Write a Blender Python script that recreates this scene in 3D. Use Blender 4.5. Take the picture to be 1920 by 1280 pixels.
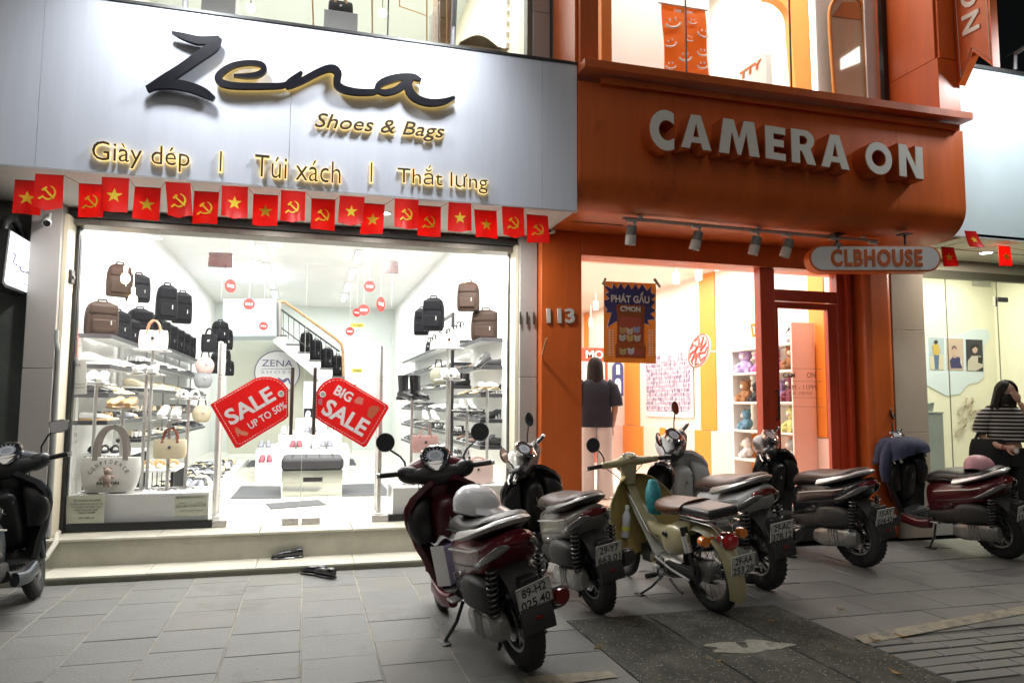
import bpy, bmesh, math, random
from math import sin, cos, pi, radians, atan2, hypot, sqrt
from mathutils import Vector, Matrix
for o in list(bpy.data.objects): bpy.data.objects.remove(o)
S = bpy.context.scene
COL = S.collection
rnd = random.Random(7)
# ---------------------------------------------------------------- camera
FPX = 1378.56; YAW, PITCH, ROLL = radians(15.537), radians(4.953), radians(0.371); CAMZ = 1.42
def cam_axes():
    fwd = Vector((sin(YAW)*cos(PITCH), cos(YAW)*cos(PITCH), sin(PITCH)))
    r = Vector((cos(YAW), -sin(YAW), 0)); u = r.cross(fwd)
    return (cos(ROLL)*r+sin(ROLL)*u, -sin(ROLL)*r+cos(ROLL)*u, fwd)
CR, CU, CF = cam_axes()
cd = bpy.data.cameras.new('camera'); cam = bpy.data.objects.new('camera', cd); COL.objects.link(cam)
m3 = Matrix((CR, CU, -CF)).transposed()
cam.matrix_world = Matrix.Translation((0, 0, CAMZ)) @ m3.to_4x4()
cd.sensor_width = 36; cd.lens = FPX/1920*36; cd.clip_start = 0.05; cd.clip_end = 300
cd.dof.use_dof = False
S.camera = cam
# ---------------------------------------------------------------- world, faint city night sky
W = bpy.data.worlds.new('World'); S.world = W; W.use_nodes = True
nt = W.node_tree; bg = nt.nodes['Background']
sky = nt.nodes.new('ShaderNodeTexSky'); sky.sky_type = 'NISHITA'; sky.sun_disc = False
sky.sun_elevation = radians(12); sky.sun_rotation = radians(200)
hs = nt.nodes.new('ShaderNodeHueSaturation'); hs.inputs['Saturation'].default_value = 0.25
nt.links.new(sky.outputs[0], hs.inputs['Color']); nt.links.new(hs.outputs[0], bg.inputs[0])
bg.inputs[1].default_value = 0.011
# soft street light from behind the photographer
sd = bpy.data.lights.new('street_light', 'SUN'); sd.energy = 0.40; sd.angle = radians(60); sd.color = (1, .93, .82)
so = bpy.data.objects.new('street_light', sd); COL.objects.link(so)
so.rotation_euler = (radians(42), 0, radians(-20))
S.view_settings.view_transform = 'Standard'; S.view_settings.look = 'None'
S.view_settings.exposure = 0; S.view_settings.gamma = 1; S.view_settings.use_curve_mapping = False
S.cycles.use_denoising = True
try: S.cycles.denoiser = 'OPENIMAGEDENOISE'
except Exception: pass
S.cycles.max_bounces = 7; S.cycles.diffuse_bounces = 3; S.cycles.glossy_bounces = 3; S.cycles.transparent_max_bounces = 16
S.cycles.caustics_reflective = False; S.cycles.caustics_refractive = False
S.cycles.sample_clamp_indirect = 6
# ---------------------------------------------------------------- picture -> place
def ray(px, py):
    return CR*((px-960)/FPX) - CU*((py-640)/FPX) + CF
def at(px, py, Y):
    d = ray(px, py); t = Y/d.y; return Vector((d.x*t, Y, d.z*t+CAMZ))
def atz(px, py, z):
    d = ray(px, py); t = (z-CAMZ)/d.z; return Vector((d.x*t, d.y*t, z))
def atx(px, py, X):
    d = ray(px, py); t = X/d.x; return Vector((X, d.y*t, d.z*t+CAMZ))
# ---------------------------------------------------------------- materials
MATS = {}
def mat(name, col=(.5,.5,.5), rough=.5, metal=0., var=0., vscale=6., bump=0., bscale=40., emit=None, es=0., coat=0., spec=.5, sheen=0., trans=0., wear=None, coords='Object', stretch=1., spots=None):
    if name in MATS: return MATS[name]
    m = bpy.data.materials.new(name); m.use_nodes = True; MATS[name] = m
    n = m.node_tree.nodes; l = m.node_tree.links; b = n['Principled BSDF']
    b.inputs['Base Color'].default_value = (*col, 1); b.inputs['Roughness'].default_value = rough
    b.inputs['Metallic'].default_value = metal; b.inputs['Coat Weight'].default_value = coat
    b.inputs['Specular IOR Level'].default_value = spec; b.inputs['Sheen Weight'].default_value = sheen
    b.inputs['Transmission Weight'].default_value = trans
    m.diffuse_color = (*col, 1)
    if emit: b.inputs['Emission Color'].default_value = (*emit, 1); b.inputs['Emission Strength'].default_value = es
    if var or bump or wear:
        if coords == 'World':
            class tc: outputs = {'World': n.new('ShaderNodeNewGeometry').outputs['Position']}
        else: tc = n.new('ShaderNodeTexCoord')
    if var:
        no = n.new('ShaderNodeTexNoise'); no.inputs['Scale'].default_value = vscale; no.inputs['Detail'].default_value = 6; no.inputs['Roughness'].default_value = .65
        vec = tc.outputs[coords]
        if stretch != 1:
            mpn = n.new('ShaderNodeMapping'); mpn.inputs['Scale'].default_value = (1, 1, stretch); l.new(vec, mpn.inputs[0]); vec = mpn.outputs[0]
        l.new(vec, no.inputs['Vector'])
        mr = n.new('ShaderNodeMapRange'); mr.inputs[1].default_value = .3; mr.inputs[2].default_value = .7
        mr.inputs[3].default_value = 1-var; mr.inputs[4].default_value = 1+var
        l.new(no.outputs[0], mr.inputs[0])
        mx = n.new('ShaderNodeMix'); mx.data_type = 'RGBA'; mx.blend_type = 'MULTIPLY'; mx.inputs[0].default_value = 1
        mx.inputs[6].default_value = (*col, 1); l.new(mr.outputs[0], mx.inputs[7]); l.new(mx.outputs[2], b.inputs['Base Color'])
        rr = n.new('ShaderNodeMapRange'); rr.inputs[3].default_value = max(.02, rough-.12); rr.inputs[4].default_value = min(1, rough+.12)
        l.new(no.outputs[0], rr.inputs[0]); l.new(rr.outputs[0], b.inputs['Roughness'])
        if wear:
            n2 = n.new('ShaderNodeTexNoise'); n2.inputs['Scale'].default_value = wear[1]; n2.inputs['Detail'].default_value = 8; n2.inputs['Roughness'].default_value = .7
            l.new(tc.outputs[coords], n2.inputs['Vector'])
            r2 = n.new('ShaderNodeMapRange'); r2.inputs[1].default_value = wear[2]; r2.inputs[2].default_value = wear[2]+.12; l.new(n2.outputs[0], r2.inputs[0])
            m2 = n.new('ShaderNodeMix'); m2.data_type = 'RGBA'; l.new(r2.outputs[0], m2.inputs[0]); l.new(mx.outputs[2], m2.inputs[6]); m2.inputs[7].default_value = (*wear[0], 1)
            l.new(m2.outputs[2], b.inputs['Base Color'])
    if spots and var:
        vo = n.new('ShaderNodeTexVoronoi'); vo.inputs['Scale'].default_value = spots[0]; l.new(tc.outputs[coords], vo.inputs['Vector'])
        sc_ = n.new('ShaderNodeSeparateColor'); l.new(vo.outputs['Color'], sc_.inputs[0])
        mu = n.new('ShaderNodeMath'); mu.operation = 'MULTIPLY'; l.new(sc_.outputs[0], mu.inputs[0]); mu.inputs[1].default_value = spots[1]
        lt = n.new('ShaderNodeMath'); lt.operation = 'LESS_THAN'; l.new(vo.outputs['Distance'], lt.inputs[0]); l.new(mu.outputs[0], lt.inputs[1])
        fc = n.new('ShaderNodeMath'); fc.operation = 'MULTIPLY'; l.new(lt.outputs[0], fc.inputs[0]); fc.inputs[1].default_value = .55
        src = b.inputs['Base Color'].links[0].from_socket
        m4 = n.new('ShaderNodeMix'); m4.data_type = 'RGBA'; l.new(fc.outputs[0], m4.inputs[0]); l.new(src, m4.inputs[6]); m4.inputs[7].default_value = (.03,.03,.03,1); l.new(m4.outputs[2], b.inputs['Base Color'])
    if bump:
        nb = n.new('ShaderNodeTexNoise'); nb.inputs['Scale'].default_value = bscale; nb.inputs['Detail'].default_value = 5
        l.new(tc.outputs[coords], nb.inputs['Vector'])
        bp = n.new('ShaderNodeBump'); bp.inputs['Strength'].default_value = bump; bp.inputs['Distance'].default_value = .01
        l.new(nb.outputs[0], bp.inputs['Height']); l.new(bp.outputs[0], b.inputs['Normal'])
    return m
def glass(name, tint=(1,1,1), refl=.08):
    if name in MATS: return MATS[name]
    m = bpy.data.materials.new(name); m.use_nodes = True; MATS[name] = m
    n = m.node_tree.nodes; l = m.node_tree.links; n.clear()
    o = n.new('ShaderNodeOutputMaterial'); t = n.new('ShaderNodeBsdfTransparent'); t.inputs[0].default_value = (*tint, 1)
    g = n.new('ShaderNodeBsdfGlossy'); g.inputs['Roughness'].default_value = .02
    w = n.new('ShaderNodeLayerWeight'); w.inputs[0].default_value = .5
    p = n.new('ShaderNodeMath'); p.operation = 'POWER'; p.inputs[1].default_value = 4; l.new(w.outputs['Facing'], p.inputs[0])
    f = n.new('ShaderNodeMapRange'); f.inputs[3].default_value = .025; f.inputs[4].default_value = .8; l.new(p.outputs[0], f.inputs[0])
    mx = n.new('ShaderNodeMixShader'); l.new(f.outputs[0], mx.inputs[0]); l.new(t.outputs[0], mx.inputs[1]); l.new(g.outputs[0], mx.inputs[2]); l.new(mx.outputs[0], o.inputs[0])
    return m
def emis(name, col, s): return mat(name, (.02,.02,.02), .5, emit=col, es=s)
# ---------------------------------------------------------------- mesh helpers
class MB:
    def __init__(s): s.v = []; s.f = []
    def add(s, vs, fs):
        k = len(s.v); s.v += [tuple(v) for v in vs]; s.f += [tuple(i+k for i in f) for f in fs]; return s
    def box(s, a, b, M=None):
        x0,y0,z0 = a; x1,y1,z1 = b
        vs = [Vector(p) for p in ((x0,y0,z0),(x1,y0,z0),(x1,y1,z0),(x0,y1,z0),(x0,y0,z1),(x1,y0,z1),(x1,y1,z1),(x0,y1,z1))]
        if M is not None: vs = [M @ v for v in vs]
        return s.add(vs, [(3,2,1,0),(4,5,6,7),(0,1,5,4),(1,2,6,5),(2,3,7,6),(3,0,4,7)])
    def cbox(s, c, d, M=None):
        T = Matrix.Translation(c) if M is None else Matrix.Translation(c) @ M
        return s.box((-d[0]/2,-d[1]/2,-d[2]/2), (d[0]/2,d[1]/2,d[2]/2), T)
    def tube(s, pts, r, n=8, closed=False, caps=True):
        P = [Vector(p) for p in pts]; N = len(P); R = r if isinstance(r, (list, tuple)) else [r]*N
        prev = None; k = len(s.v)
        for i, p in enumerate(P):
            if closed: t = P[(i+1)%N]-P[i-1]
            else: t = P[min(i+1,N-1)]-P[max(i-1,0)]
            if t.length < 1e-9: t = Vector((0,0,1))
            t.normalize()
            if prev is None:
                a = t.cross(Vector((0,0,1)) if abs(t.z) < .9 else Vector((1,0,0))).normalized()
            else:
                a = prev - t*prev.dot(t); a = a.normalized() if a.length > 1e-6 else t.orthogonal().normalized()
            b = t.cross(a); prev = a
            for j in range(n):
                q = 2*pi*j/n; s.v.append(tuple(p + (a*cos(q)+b*sin(q))*R[i]))
        for i in range(N if closed else N-1):
            i2 = (i+1) % N
            for j in range(n):
                j2 = (j+1) % n; s.f.append((k+i*n+j, k+i*n+j2, k+i2*n+j2, k+i2*n+j))
        if caps and not closed:
            s.f.append(tuple(k+j for j in reversed(range(n)))); s.f.append(tuple(k+(N-1)*n+j for j in range(n)))
        return s
    def lathe(s, prof, n=24, M=None, closed=False):
        """profile (r, h) about local z"""
        k = len(s.v); L = len(prof)
        for j in range(n):
            q = 2*pi*j/n
            for r, h in prof:
                p = Vector((r*cos(q), r*sin(q), h)); s.v.append(tuple(M @ p if M is not None else p))
        for j in range(n):
            j2 = (j+1) % n
            for i in range(L if closed else L-1):
                i2 = (i+1) % L; s.f.append((k+j*L+i, k+j2*L+i, k+j2*L+i2, k+j*L+i2))
        return s
    def prism(s, pts, d):
        """polygon of 3-D points pushed along vector d"""
        P = [Vector(p) for p in pts]; d = Vector(d); n = len(P)
        nrm = Vector((0,0,0))
        for i in range(n): nrm += P[i].cross(P[(i+1)%n])
        if nrm.dot(d) > 0: P.reverse()
        return s.add(P+[p+d for p in P], [tuple(range(n)), tuple(reversed(range(n,2*n)))]+[((i+1)%n, i, n+i, n+(i+1)%n) for i in range(n)])
    def loft(s, secs, n=16, caps=True, sub=3):
        """secs: (x, y, z, half_width_y, half_height, pitch, power) rings across a path in the xz plane"""
        secs = [tuple(q)+(0, 2.4)[len(q)-5:] if len(q) < 7 else tuple(q) for q in secs]
        out = []
        N = len(secs)
        for i in range(N-1):
            p0, p1, p2, p3 = secs[max(i-1,0)], secs[i], secs[i+1], secs[min(i+2,N-1)]
            for q in range(sub):
                t = q/sub
                out.append([.5*((2*b)+(-a+c)*t+(2*a-5*b+4*c-d)*t*t+(-a+3*b-3*c+d)*t**3) for a,b,c,d in zip(p0,p1,p2,p3)])
        out.append(list(secs[-1])); k = len(s.v)
        for x,y,z,hw,hh,pt,pw in out:
            hw = max(hw, .001); hh = max(hh, .001)
            for j in range(n):
                q = 2*pi*j/n; c, e = cos(q), sin(q)
                u = math.copysign(abs(c)**(2/pw), c)*hw; w = math.copysign(abs(e)**(2/pw), e)*hh
                s.v.append((x - w*sin(pt), y+u, z + w*cos(pt)))
        for i in range(len(out)-1):
            for j in range(n):
                j2 = (j+1) % n; s.f.append((k+i*n+j, k+i*n+j2, k+(i+1)*n+j2, k+(i+1)*n+j))
        if caps:
            s.f.append(tuple(k+j for j in reversed(range(n)))); s.f.append(tuple(k+(len(out)-1)*n+j for j in range(n)))
        return s
    def sheet(s, fn, nu, nv, th):
        """fn(u,v) in 0..1 -> point; thickened along its normal"""
        k = len(s.v); P = [[Vector(fn(i/nu, j/nv)) for j in range(nv+1)] for i in range(nu+1)]
        top = []; bot = []
        for i in range(nu+1):
            for j in range(nv+1):
                a = P[min(i+1,nu)][j]-P[max(i-1,0)][j]; b = P[i][min(j+1,nv)]-P[i][max(j-1,0)]
                nn = a.cross(b); nn = nn.normalized() if nn.length > 1e-9 else Vector((0,0,1))
                top.append(P[i][j]+nn*th/2); bot.append(P[i][j]-nn*th/2)
        w = nv+1; o = len(top); fs = []
        for i in range(nu):
            for j in range(nv):
                a = i*w+j; fs.append((a, a+w, a+w+1, a+1)); fs.append((o+a, o+a+1, o+a+w+1, o+a+w))
        for i in range(nu):
            a = i*w; fs.append((a, o+a, o+a+w, a+w)); a = i*w+nv; fs.append((a, a+w, o+a+w, o+a))
        for j in range(nv):
            a = j; fs.append((a, a+1, o+a+1, o+a)); a = nu*w+j; fs.append((a, o+a, o+a+1, a+1))
        return s.add(top+bot, fs)
    def sphere(s, c, r, nu=12, nv=8, M=None, sc=(1,1,1)):
        vs = []; fs = []; c = Vector(c)
        for i in range(nv+1):
            t = pi*i/nv
            for j in range(nu):
                q = 2*pi*j/nu; p = Vector((sc[0]*r*sin(t)*cos(q), sc[1]*r*sin(t)*sin(q), sc[2]*r*cos(t)))
                if M is not None: p = M @ p
                vs.append(c+p)
        for i in range(nv):
            for j in range(nu):
                j2 = (j+1) % nu; fs.append((i*nu+j, (i+1)*nu+j, (i+1)*nu+j2, i*nu+j2))
        return s.add(vs, fs)
    def mesh(s, name, smooth=40):
        me = bpy.data.meshes.new(name); me.from_pydata(s.v, [], s.f)
        if smooth:
            me.polygons.foreach_set('use_smooth', [True]*len(me.polygons)); me.set_sharp_from_angle(angle=radians(smooth))
        me.update(); return me
def link(name, data, m=None, parent=None, loc=None, rot=None):
    o = bpy.data.objects.new(name, data); COL.objects.link(o)
    if m is not None and data is not None:
        data.materials.clear(); data.materials.append(m)
    if parent is not None: o.parent = parent
    if loc is not None: o.location = loc
    if rot is not None: o.rotation_euler = rot
    return o
def obj(name, mb, m, parent=None, loc=None, rot=None, smooth=40, bev=0., seg=2):
    o = link(name, mb.mesh(name, smooth), m, parent, loc, rot)
    if bev:
        b = o.modifiers.new('bevel', 'BEVEL'); b.width = bev; b.segments = seg; b.limit_method = 'ANGLE'; b.angle_limit = radians(35)
    return o
def tag(o, label=None, cat=None, group=None, kind=None):
    if label: o['label'] = label
    if cat: o['category'] = cat
    if group: o['group'] = group
    if kind: o['kind'] = kind
    return o
def thing(name, label, cat, loc=(0,0,0), rotz=0, group=None):
    o = bpy.data.objects.new(name, None); COL.objects.link(o); o.location = loc; o.rotation_euler = (0,0,rotz)
    o.empty_display_size = .1
    return tag(o, label, cat, group)
def group_thing(name): return None
KIDS = {}
def kids(o): return [c for c in o.children]
def dup(root, loc=None, rot=None, label=None, group=None, scale=None):
    r = root.copy(); COL.objects.link(r)
    if loc is not None: r.location = loc
    if rot is not None: r.rotation_euler = rot
    if scale is not None: r.scale = scale
    if label: r['label'] = label
    if group: r['group'] = group
    for ch in list(root.children):
        c = ch.copy(); COL.objects.link(c); c.parent = r
        for g in list(ch.children):
            d = g.copy(); COL.objects.link(d); d.parent = c
    return r
TXT = {}
def text_mesh(s, bold=0., depth=0., shear=0., space=1., res=3):
    """returns a mesh in the xy plane (baseline on y=0, starting x=0) and its extents"""
    c = bpy.data.curves.new('lettering', 'FONT'); c.body = s; c.offset = bold; c.extrude = depth/2; c.shear = shear; c.space_character = space; c.resolution_u = res
    o = bpy.data.objects.new('lettering', c)
    me = bpy.data.meshes.new_from_object(o); bpy.data.objects.remove(o); bpy.data.curves.remove(c)
    xs = [v.co.x for v in me.vertices] or [0, 1]; ys = [v.co.y for v in me.vertices] or [0, 1]
    return me, min(xs), max(xs), min(ys), max(ys)
def text_fit(name, s, origin, right, up, width, height, m, parent, depth=.004, bold=0., shear=0., space=1., mirror=False):
    """letters whose bounding box starts at origin and spans right*width x up*height, standing depth proud"""
    me, x0, x1, y0, y1 = text_mesh(s, bold, 1.0, shear, space)
    right = Vector(right).normalized(); up = Vector(up).normalized(); nn = right.cross(up).normalized(); origin = Vector(origin)
    sx = width/(x1-x0); sy = height/(y1-y0)
    for v in me.vertices:
        x, y, z = v.co; v.co = origin + right*((x-x0)*sx) + up*((y-y0)*sy) + nn*((z+.5)*depth)
    me.update()
    return link(name, me, m, parent)
def text_px(name, s, bl, br, tl, Y, m, parent, **k):
    """letters on a facade plane at depth Y whose box has these picture corners (bottom left, bottom right, top left)"""
    a, b, c = at(*bl, Y), at(*br, Y), at(*tl, Y)
    return text_fit(name, s, a, b-a, c-a-(b-a).normalized()*((c-a).dot((b-a).normalized())), (b-a).length, (c-a).length, m, parent, **k)
def ribbon(path, wid, sub=6):
    """variable width stroke outline: list of 2-D points -> left and right edges"""
    P = []; Wd = []
    N = len(path)
    for i in range(N-1):
        q = [path[max(i-1,0)], path[i], path[i+1], path[min(i+2,N-1)]]; ww = [wid[max(i-1,0)], wid[i], wid[i+1], wid[min(i+2,N-1)]]
        for s in range(sub):
            t = s/sub
            f = lambda a,b,c,d: .5*((2*b)+(-a+c)*t+(2*a-5*b+4*c-d)*t*t+(-a+3*b-3*c+d)*t**3)
            P.append((f(*[p[0] for p in q]), f(*[p[1] for p in q]))); Wd.append(f(*ww))
    P.append(path[-1]); Wd.append(wid[-1])
    L = []; R = []
    for i, p in enumerate(P):
        a = P[max(i-1,0)]; b = P[min(i+1,len(P)-1)]; dx, dy = b[0]-a[0], b[1]-a[1]; l = hypot(dx, dy) or 1
        nx, ny = -dy/l, dx/l; L.append((p[0]+nx*Wd[i]/2, p[1]+ny*Wd[i]/2)); R.append((p[0]-nx*Wd[i]/2, p[1]-ny*Wd[i]/2))
    return L, R
def strip_mb(L, R, fn, d):
    """solid from edge lists mapped by fn to 3-D and thickened by vector d"""
    mb = MB(); n = len(L); A = [fn(*p) for p in L]; B = [fn(*p) for p in R]; d = Vector(d)
    vs = A+B+[p+d for p in A]+[p+d for p in B]; fs = []
    for i in range(n-1):
        fs += [(i, i+1, n+i+1, n+i), (2*n+i, 3*n+i, 3*n+i+1, 2*n+i+1), (i, 2*n+i, 2*n+i+1, i+1), (n+i, n+i+1, 3*n+i+1, 3*n+i)]
    fs += [(0, n, 3*n, 2*n), (n-1, 3*n-1, 4*n-1, 2*n-1)]
    mb.add(vs, fs); return mb
def area(name, loc, rot, size, power, col=(1,1,1), parent=None, sy=None, spread=180):
    d = bpy.data.lights.new(name, 'AREA'); d.energy = power; d.color = col; d.size = size
    if sy: d.shape = 'RECTANGLE'; d.size_y = sy
    d.spread = radians(spread)
    o = bpy.data.objects.new(name, d); COL.objects.link(o); o.location = loc; o.rotation_euler = rot
    if parent: o.parent = parent
    return o
def spot(name, loc, target, power, size, blend=.6, rad=.06, col=(1,1,1)):
    d = bpy.data.lights.new(name, 'SPOT'); d.energy = power; d.spot_size = radians(size); d.spot_blend = blend; d.shadow_soft_size = rad; d.color = col
    o = bpy.data.objects.new(name, d); COL.objects.link(o); o.location = loc
    o.rotation_euler = (Vector(target)-Vector(loc)).to_track_quat('-Z', 'Y').to_euler()
    return o
SOFFIT_W = 19
# common materials
M_slab = mat('slab', (.145,.146,.137), .60, var=.20, vscale=2.2, bump=.35, bscale=55, wear=((.098,.097,.090), 1.1, .56), coords='World', spots=(5.5,.085))
M_slab2 = mat('slab_dark', (.132,.134,.128), .58, var=.20, vscale=2.6, bump=.35, bscale=50, wear=((.088,.089,.084), 1.3, .55), coords='World', spots=(5.5,.085))
M_slab3 = mat('slab_warm', (.152,.148,.135), .64, var=.20, vscale=2.0, bump=.3, bscale=60, wear=((.105,.10,.09), 1.2, .57), coords='World', spots=(5.5,.085))
M_ground = mat('grout', (.10,.098,.092), .85, var=.3, vscale=8, bump=.5)
M_orange = mat('orange_panel', (.66,.132,.022), .38, var=.13, vscale=5, bump=.03, bscale=4, coords='World', stretch=.10, wear=((.50,.095,.02), 1.6, .60))
M_orange2 = mat('orange_wall', (.90,.30,.04), .45, var=.04)
M_red = mat('red_frame', (.56,.062,.022), .34, coat=.1)
M_pink = mat('pale_pink', (.88,.70,.62), .5, var=.03)
M_white = mat('white_paint', (.82,.82,.80), .5, var=.04, vscale=2)
M_white2 = mat('white_gloss', (.85,.86,.86), .2, var=.02)
M_ivory = mat('ivory', (.80,.74,.58), .45, var=.05)
M_black = mat('black_plastic', (.018,.018,.019), .38, var=.15, vscale=12, bump=.03, bscale=200)
M_blackframe = mat('black_frame', (.012,.012,.014), .35, var=.1)
M_steel = mat('steel', (.62,.62,.62), .22, 1., var=.08, vscale=14)
M_chrome = mat('chrome', (.8,.8,.8), .08, 1.)
M_iron = mat('dark_iron', (.06,.06,.06), .45, .7, var=.2)
M_sign = mat('sign_panel', (.71,.745,.83), .36, var=.05, vscale=7, coords='World', stretch=.08, wear=((.62,.65,.73), .8, .60))
M_grey = mat('grey_tile', (.44,.42,.40), .35, var=.05, vscale=2.5)
M_cream = mat('cream_tile', (.56,.47,.37), .4, var=.06, vscale=2)
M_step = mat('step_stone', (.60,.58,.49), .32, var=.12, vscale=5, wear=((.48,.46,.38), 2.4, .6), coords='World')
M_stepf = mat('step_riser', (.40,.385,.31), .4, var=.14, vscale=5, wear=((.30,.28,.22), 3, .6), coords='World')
M_floor = mat('floor_tile', (.80,.78,.68), .16, var=.04, vscale=2)
M_glass = glass('glass')
M_dark = mat('dark_wall', (.085,.10,.092), .8, var=.3, vscale=2.2, bump=.2, bscale=20)
M_wood = mat('wood', (.42,.24,.10), .4, var=.25, vscale=9)
M_redflag = mat('flag_red', (.72,.025,.015), .42, var=.06, vscale=9)
def translucent(m, f, c):
    n = m.node_tree.nodes; l = m.node_tree.links; t = n.new('ShaderNodeBsdfTranslucent'); t.inputs[0].default_value = (*c, 1)
    x = n.new('ShaderNodeMixShader'); x.inputs[0].default_value = f; o = n['Material Output']
    l.new(n['Principled BSDF'].outputs[0], x.inputs[1]); l.new(t.outputs[0], x.inputs[2]); l.new(x.outputs[0], o.inputs[0])
translucent(M_redflag, .5, (.85,.05,.03))
M_yellow = mat('flag_yellow', (.86,.58,.02), .5)
M_letter = mat('letter_black', (.007,.007,.012), .35, var=.1, spec=.2)
M_glow = emis('letter_glow', (1,.66,.18), 3.2)
M_lamp = emis('lamp_white', (1,.98,.95), 14)
M_lampwarm = emis('lamp_warm', (1,.80,.48), 14)
# ================================================================ SETTING: ground, pavement
def struct(name, mb, m, parent=None, **k):
    o = obj(name, mb, m, parent, **k)
    if parent is None: o['kind'] = 'structure'
    return o
struct('ground', MB().box((-60,-60,-.30), (60,70,-.075)), mat('ground', (.06,.06,.058), .8, var=.3, vscale=2, bump=.3))
road = struct('road', MB().box((-60,-40,-.074), (60,1.6,-.02)), mat('asphalt', (.055,.055,.055), .75, var=.35, vscale=30, bump=.6, bscale=180))
pav = struct('pavement', MB().box((-9,1.6,-.074), (14,6.62,-.008)), M_ground)
mo = obj('mortar_bed', MB().box((-3.4,3.0,-.0079), (1.70,6.62,-.0035)), mat('mortar', (.25,.24,.205), .8, var=.35, vscale=6, wear=((.06,.058,.054), 3, .55)), pav)
# drain covers leave a gap in the slabs
CX0, CX1, CY1 = 1.70, 3.29, 4.745
XL = [1.70, 2.275, 2.80, 3.29]
slab_me = {}
def slab(x0, y0, x1, y1, z1, m, parent=pav, tilt=0.):
    g = .0032
    key = (round(x1-x0,3), round(y1-y0,3), m.name)
    if key not in slab_me:
        w, h = (x1-x0)/2-g, (y1-y0)/2-g; b = .004
        mb = MB(); mb.add([(-w,-h,-.05),(w,-h,-.05),(w,h,-.05),(-w,h,-.05),(-w,-h,-b),(w,-h,-b),(w,h,-b),(-w,h,-b),(-w+b,-h+b,0),(w-b,-h+b,0),(w-b,h-b,0),(-w+b,h-b,0)],
            [(0,1,5,4),(1,2,6,5),(2,3,7,6),(3,0,4,7),(4,5,9,8),(5,6,10,9),(6,7,11,10),(7,4,8,11),(8,9,10,11)])
        slab_me[key] = mb.mesh('slab', 0); slab_me[key].materials.append(m)
    o = bpy.data.objects.new('slab', slab_me[key]); COL.objects.link(o); o.parent = parent
    o.location = ((x0+x1)/2, (y0+y1)/2, z1); o.rotation_euler = (rnd.uniform(-tilt,tilt), rnd.uniform(-tilt,tilt), 0)
    return o
SM = [M_slab, M_slab, M_slab2, M_slab3]
# left field: squares in running courses
x = -3.35; ci = 0
nsl = 0
while x < CX0-.01:
    w = .42 if x+.42 < CX0-.2 else CX0-x
    y = 6.62; y -= (.13, .33, .22, .40)[ci % 4]
    y0 = 6.62
    while y0 > 3.2:
        if y < 3.2: y = 3.2
        slab(x, y, x+w, y0, rnd.uniform(-.003,.001), rnd.choice(SM), tilt=.0025); nsl += 1
        y0 = y; y -= .42
    x += w; ci += 1
# right field, beside and behind the covers
def field(x0, x1, y0, y1, w, h, off=.5, ms=SM):
    global nsl
    r = 0; yy = y1
    while yy > y0+.02:
        y2 = max(y0, yy-h); xx = x0 - (w*off if r % 2 else 0)
        while xx < x1-.02:
            a, b = max(xx, x0), min(xx+w, x1)
            if b-a > .03: slab(a, y2, b, yy, rnd.uniform(-.004,.002), rnd.choice(ms), tilt=.003); nsl += 1
            xx += w
        yy = y2; r += 1
field(CX0, CX1, CY1, 6.62, .53, .47)
SMR = [M_slab2, M_slab, M_slab2]
field(CX1, 7.6, 3.9, 6.62, .62, .45, ms=SMR)
# narrow slabs laid in rows along the kerb at lower right
for k in range(18):
    for j in range(6):
        xa = 3.305+k*.30+(.15 if j % 2 else 0)-(.15 if k == 0 and j % 2 else 0)
        if xa > 5.6: continue
        xb = xa+(.45 if k == 0 and j % 2 else .30)
        slab(xa, 3.885-.115*(j+1)+.010, xb-.004, 3.885-.115*j, rnd.uniform(-.004,.002), SMR[(k+j) % 3], tilt=.006); nsl += 1
pit = struct('pit_floor', MB().box((CX0,1.7,-.0075), (CX1,CY1,-.004)), mat('pit', (.04,.04,.036), .9, var=.3))
# painted guide line
M_line = mat('line_paint', (.30,.275,.21), .8, var=.3, vscale=14, wear=((.15,.148,.135), 6, .50))
def line_px(name, pts):
    mb = MB(); P = [atz(*p, .0042) for p in pts]; n = len(P)//2
    mb.add(P, [(i, i+1, 2*n-2-i, 2*n-1-i) for i in range(n-1)])
    return struct(name, mb, M_line, smooth=0)
line_px('painted_line', [(1600,1200),(1625,1207),(1765,1180),(1925,1150),(1925,1134),(1760,1164),(1640,1183)][:0] or [(1622,1206),(1770,1178),(1925,1149),(1925,1134),(1765,1162),(1600,1192)])
line_px('painted_line', [(990,1285),(1080,1278),(1158,1268),(1140,1255),(1060,1262),(975,1268)])
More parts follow.
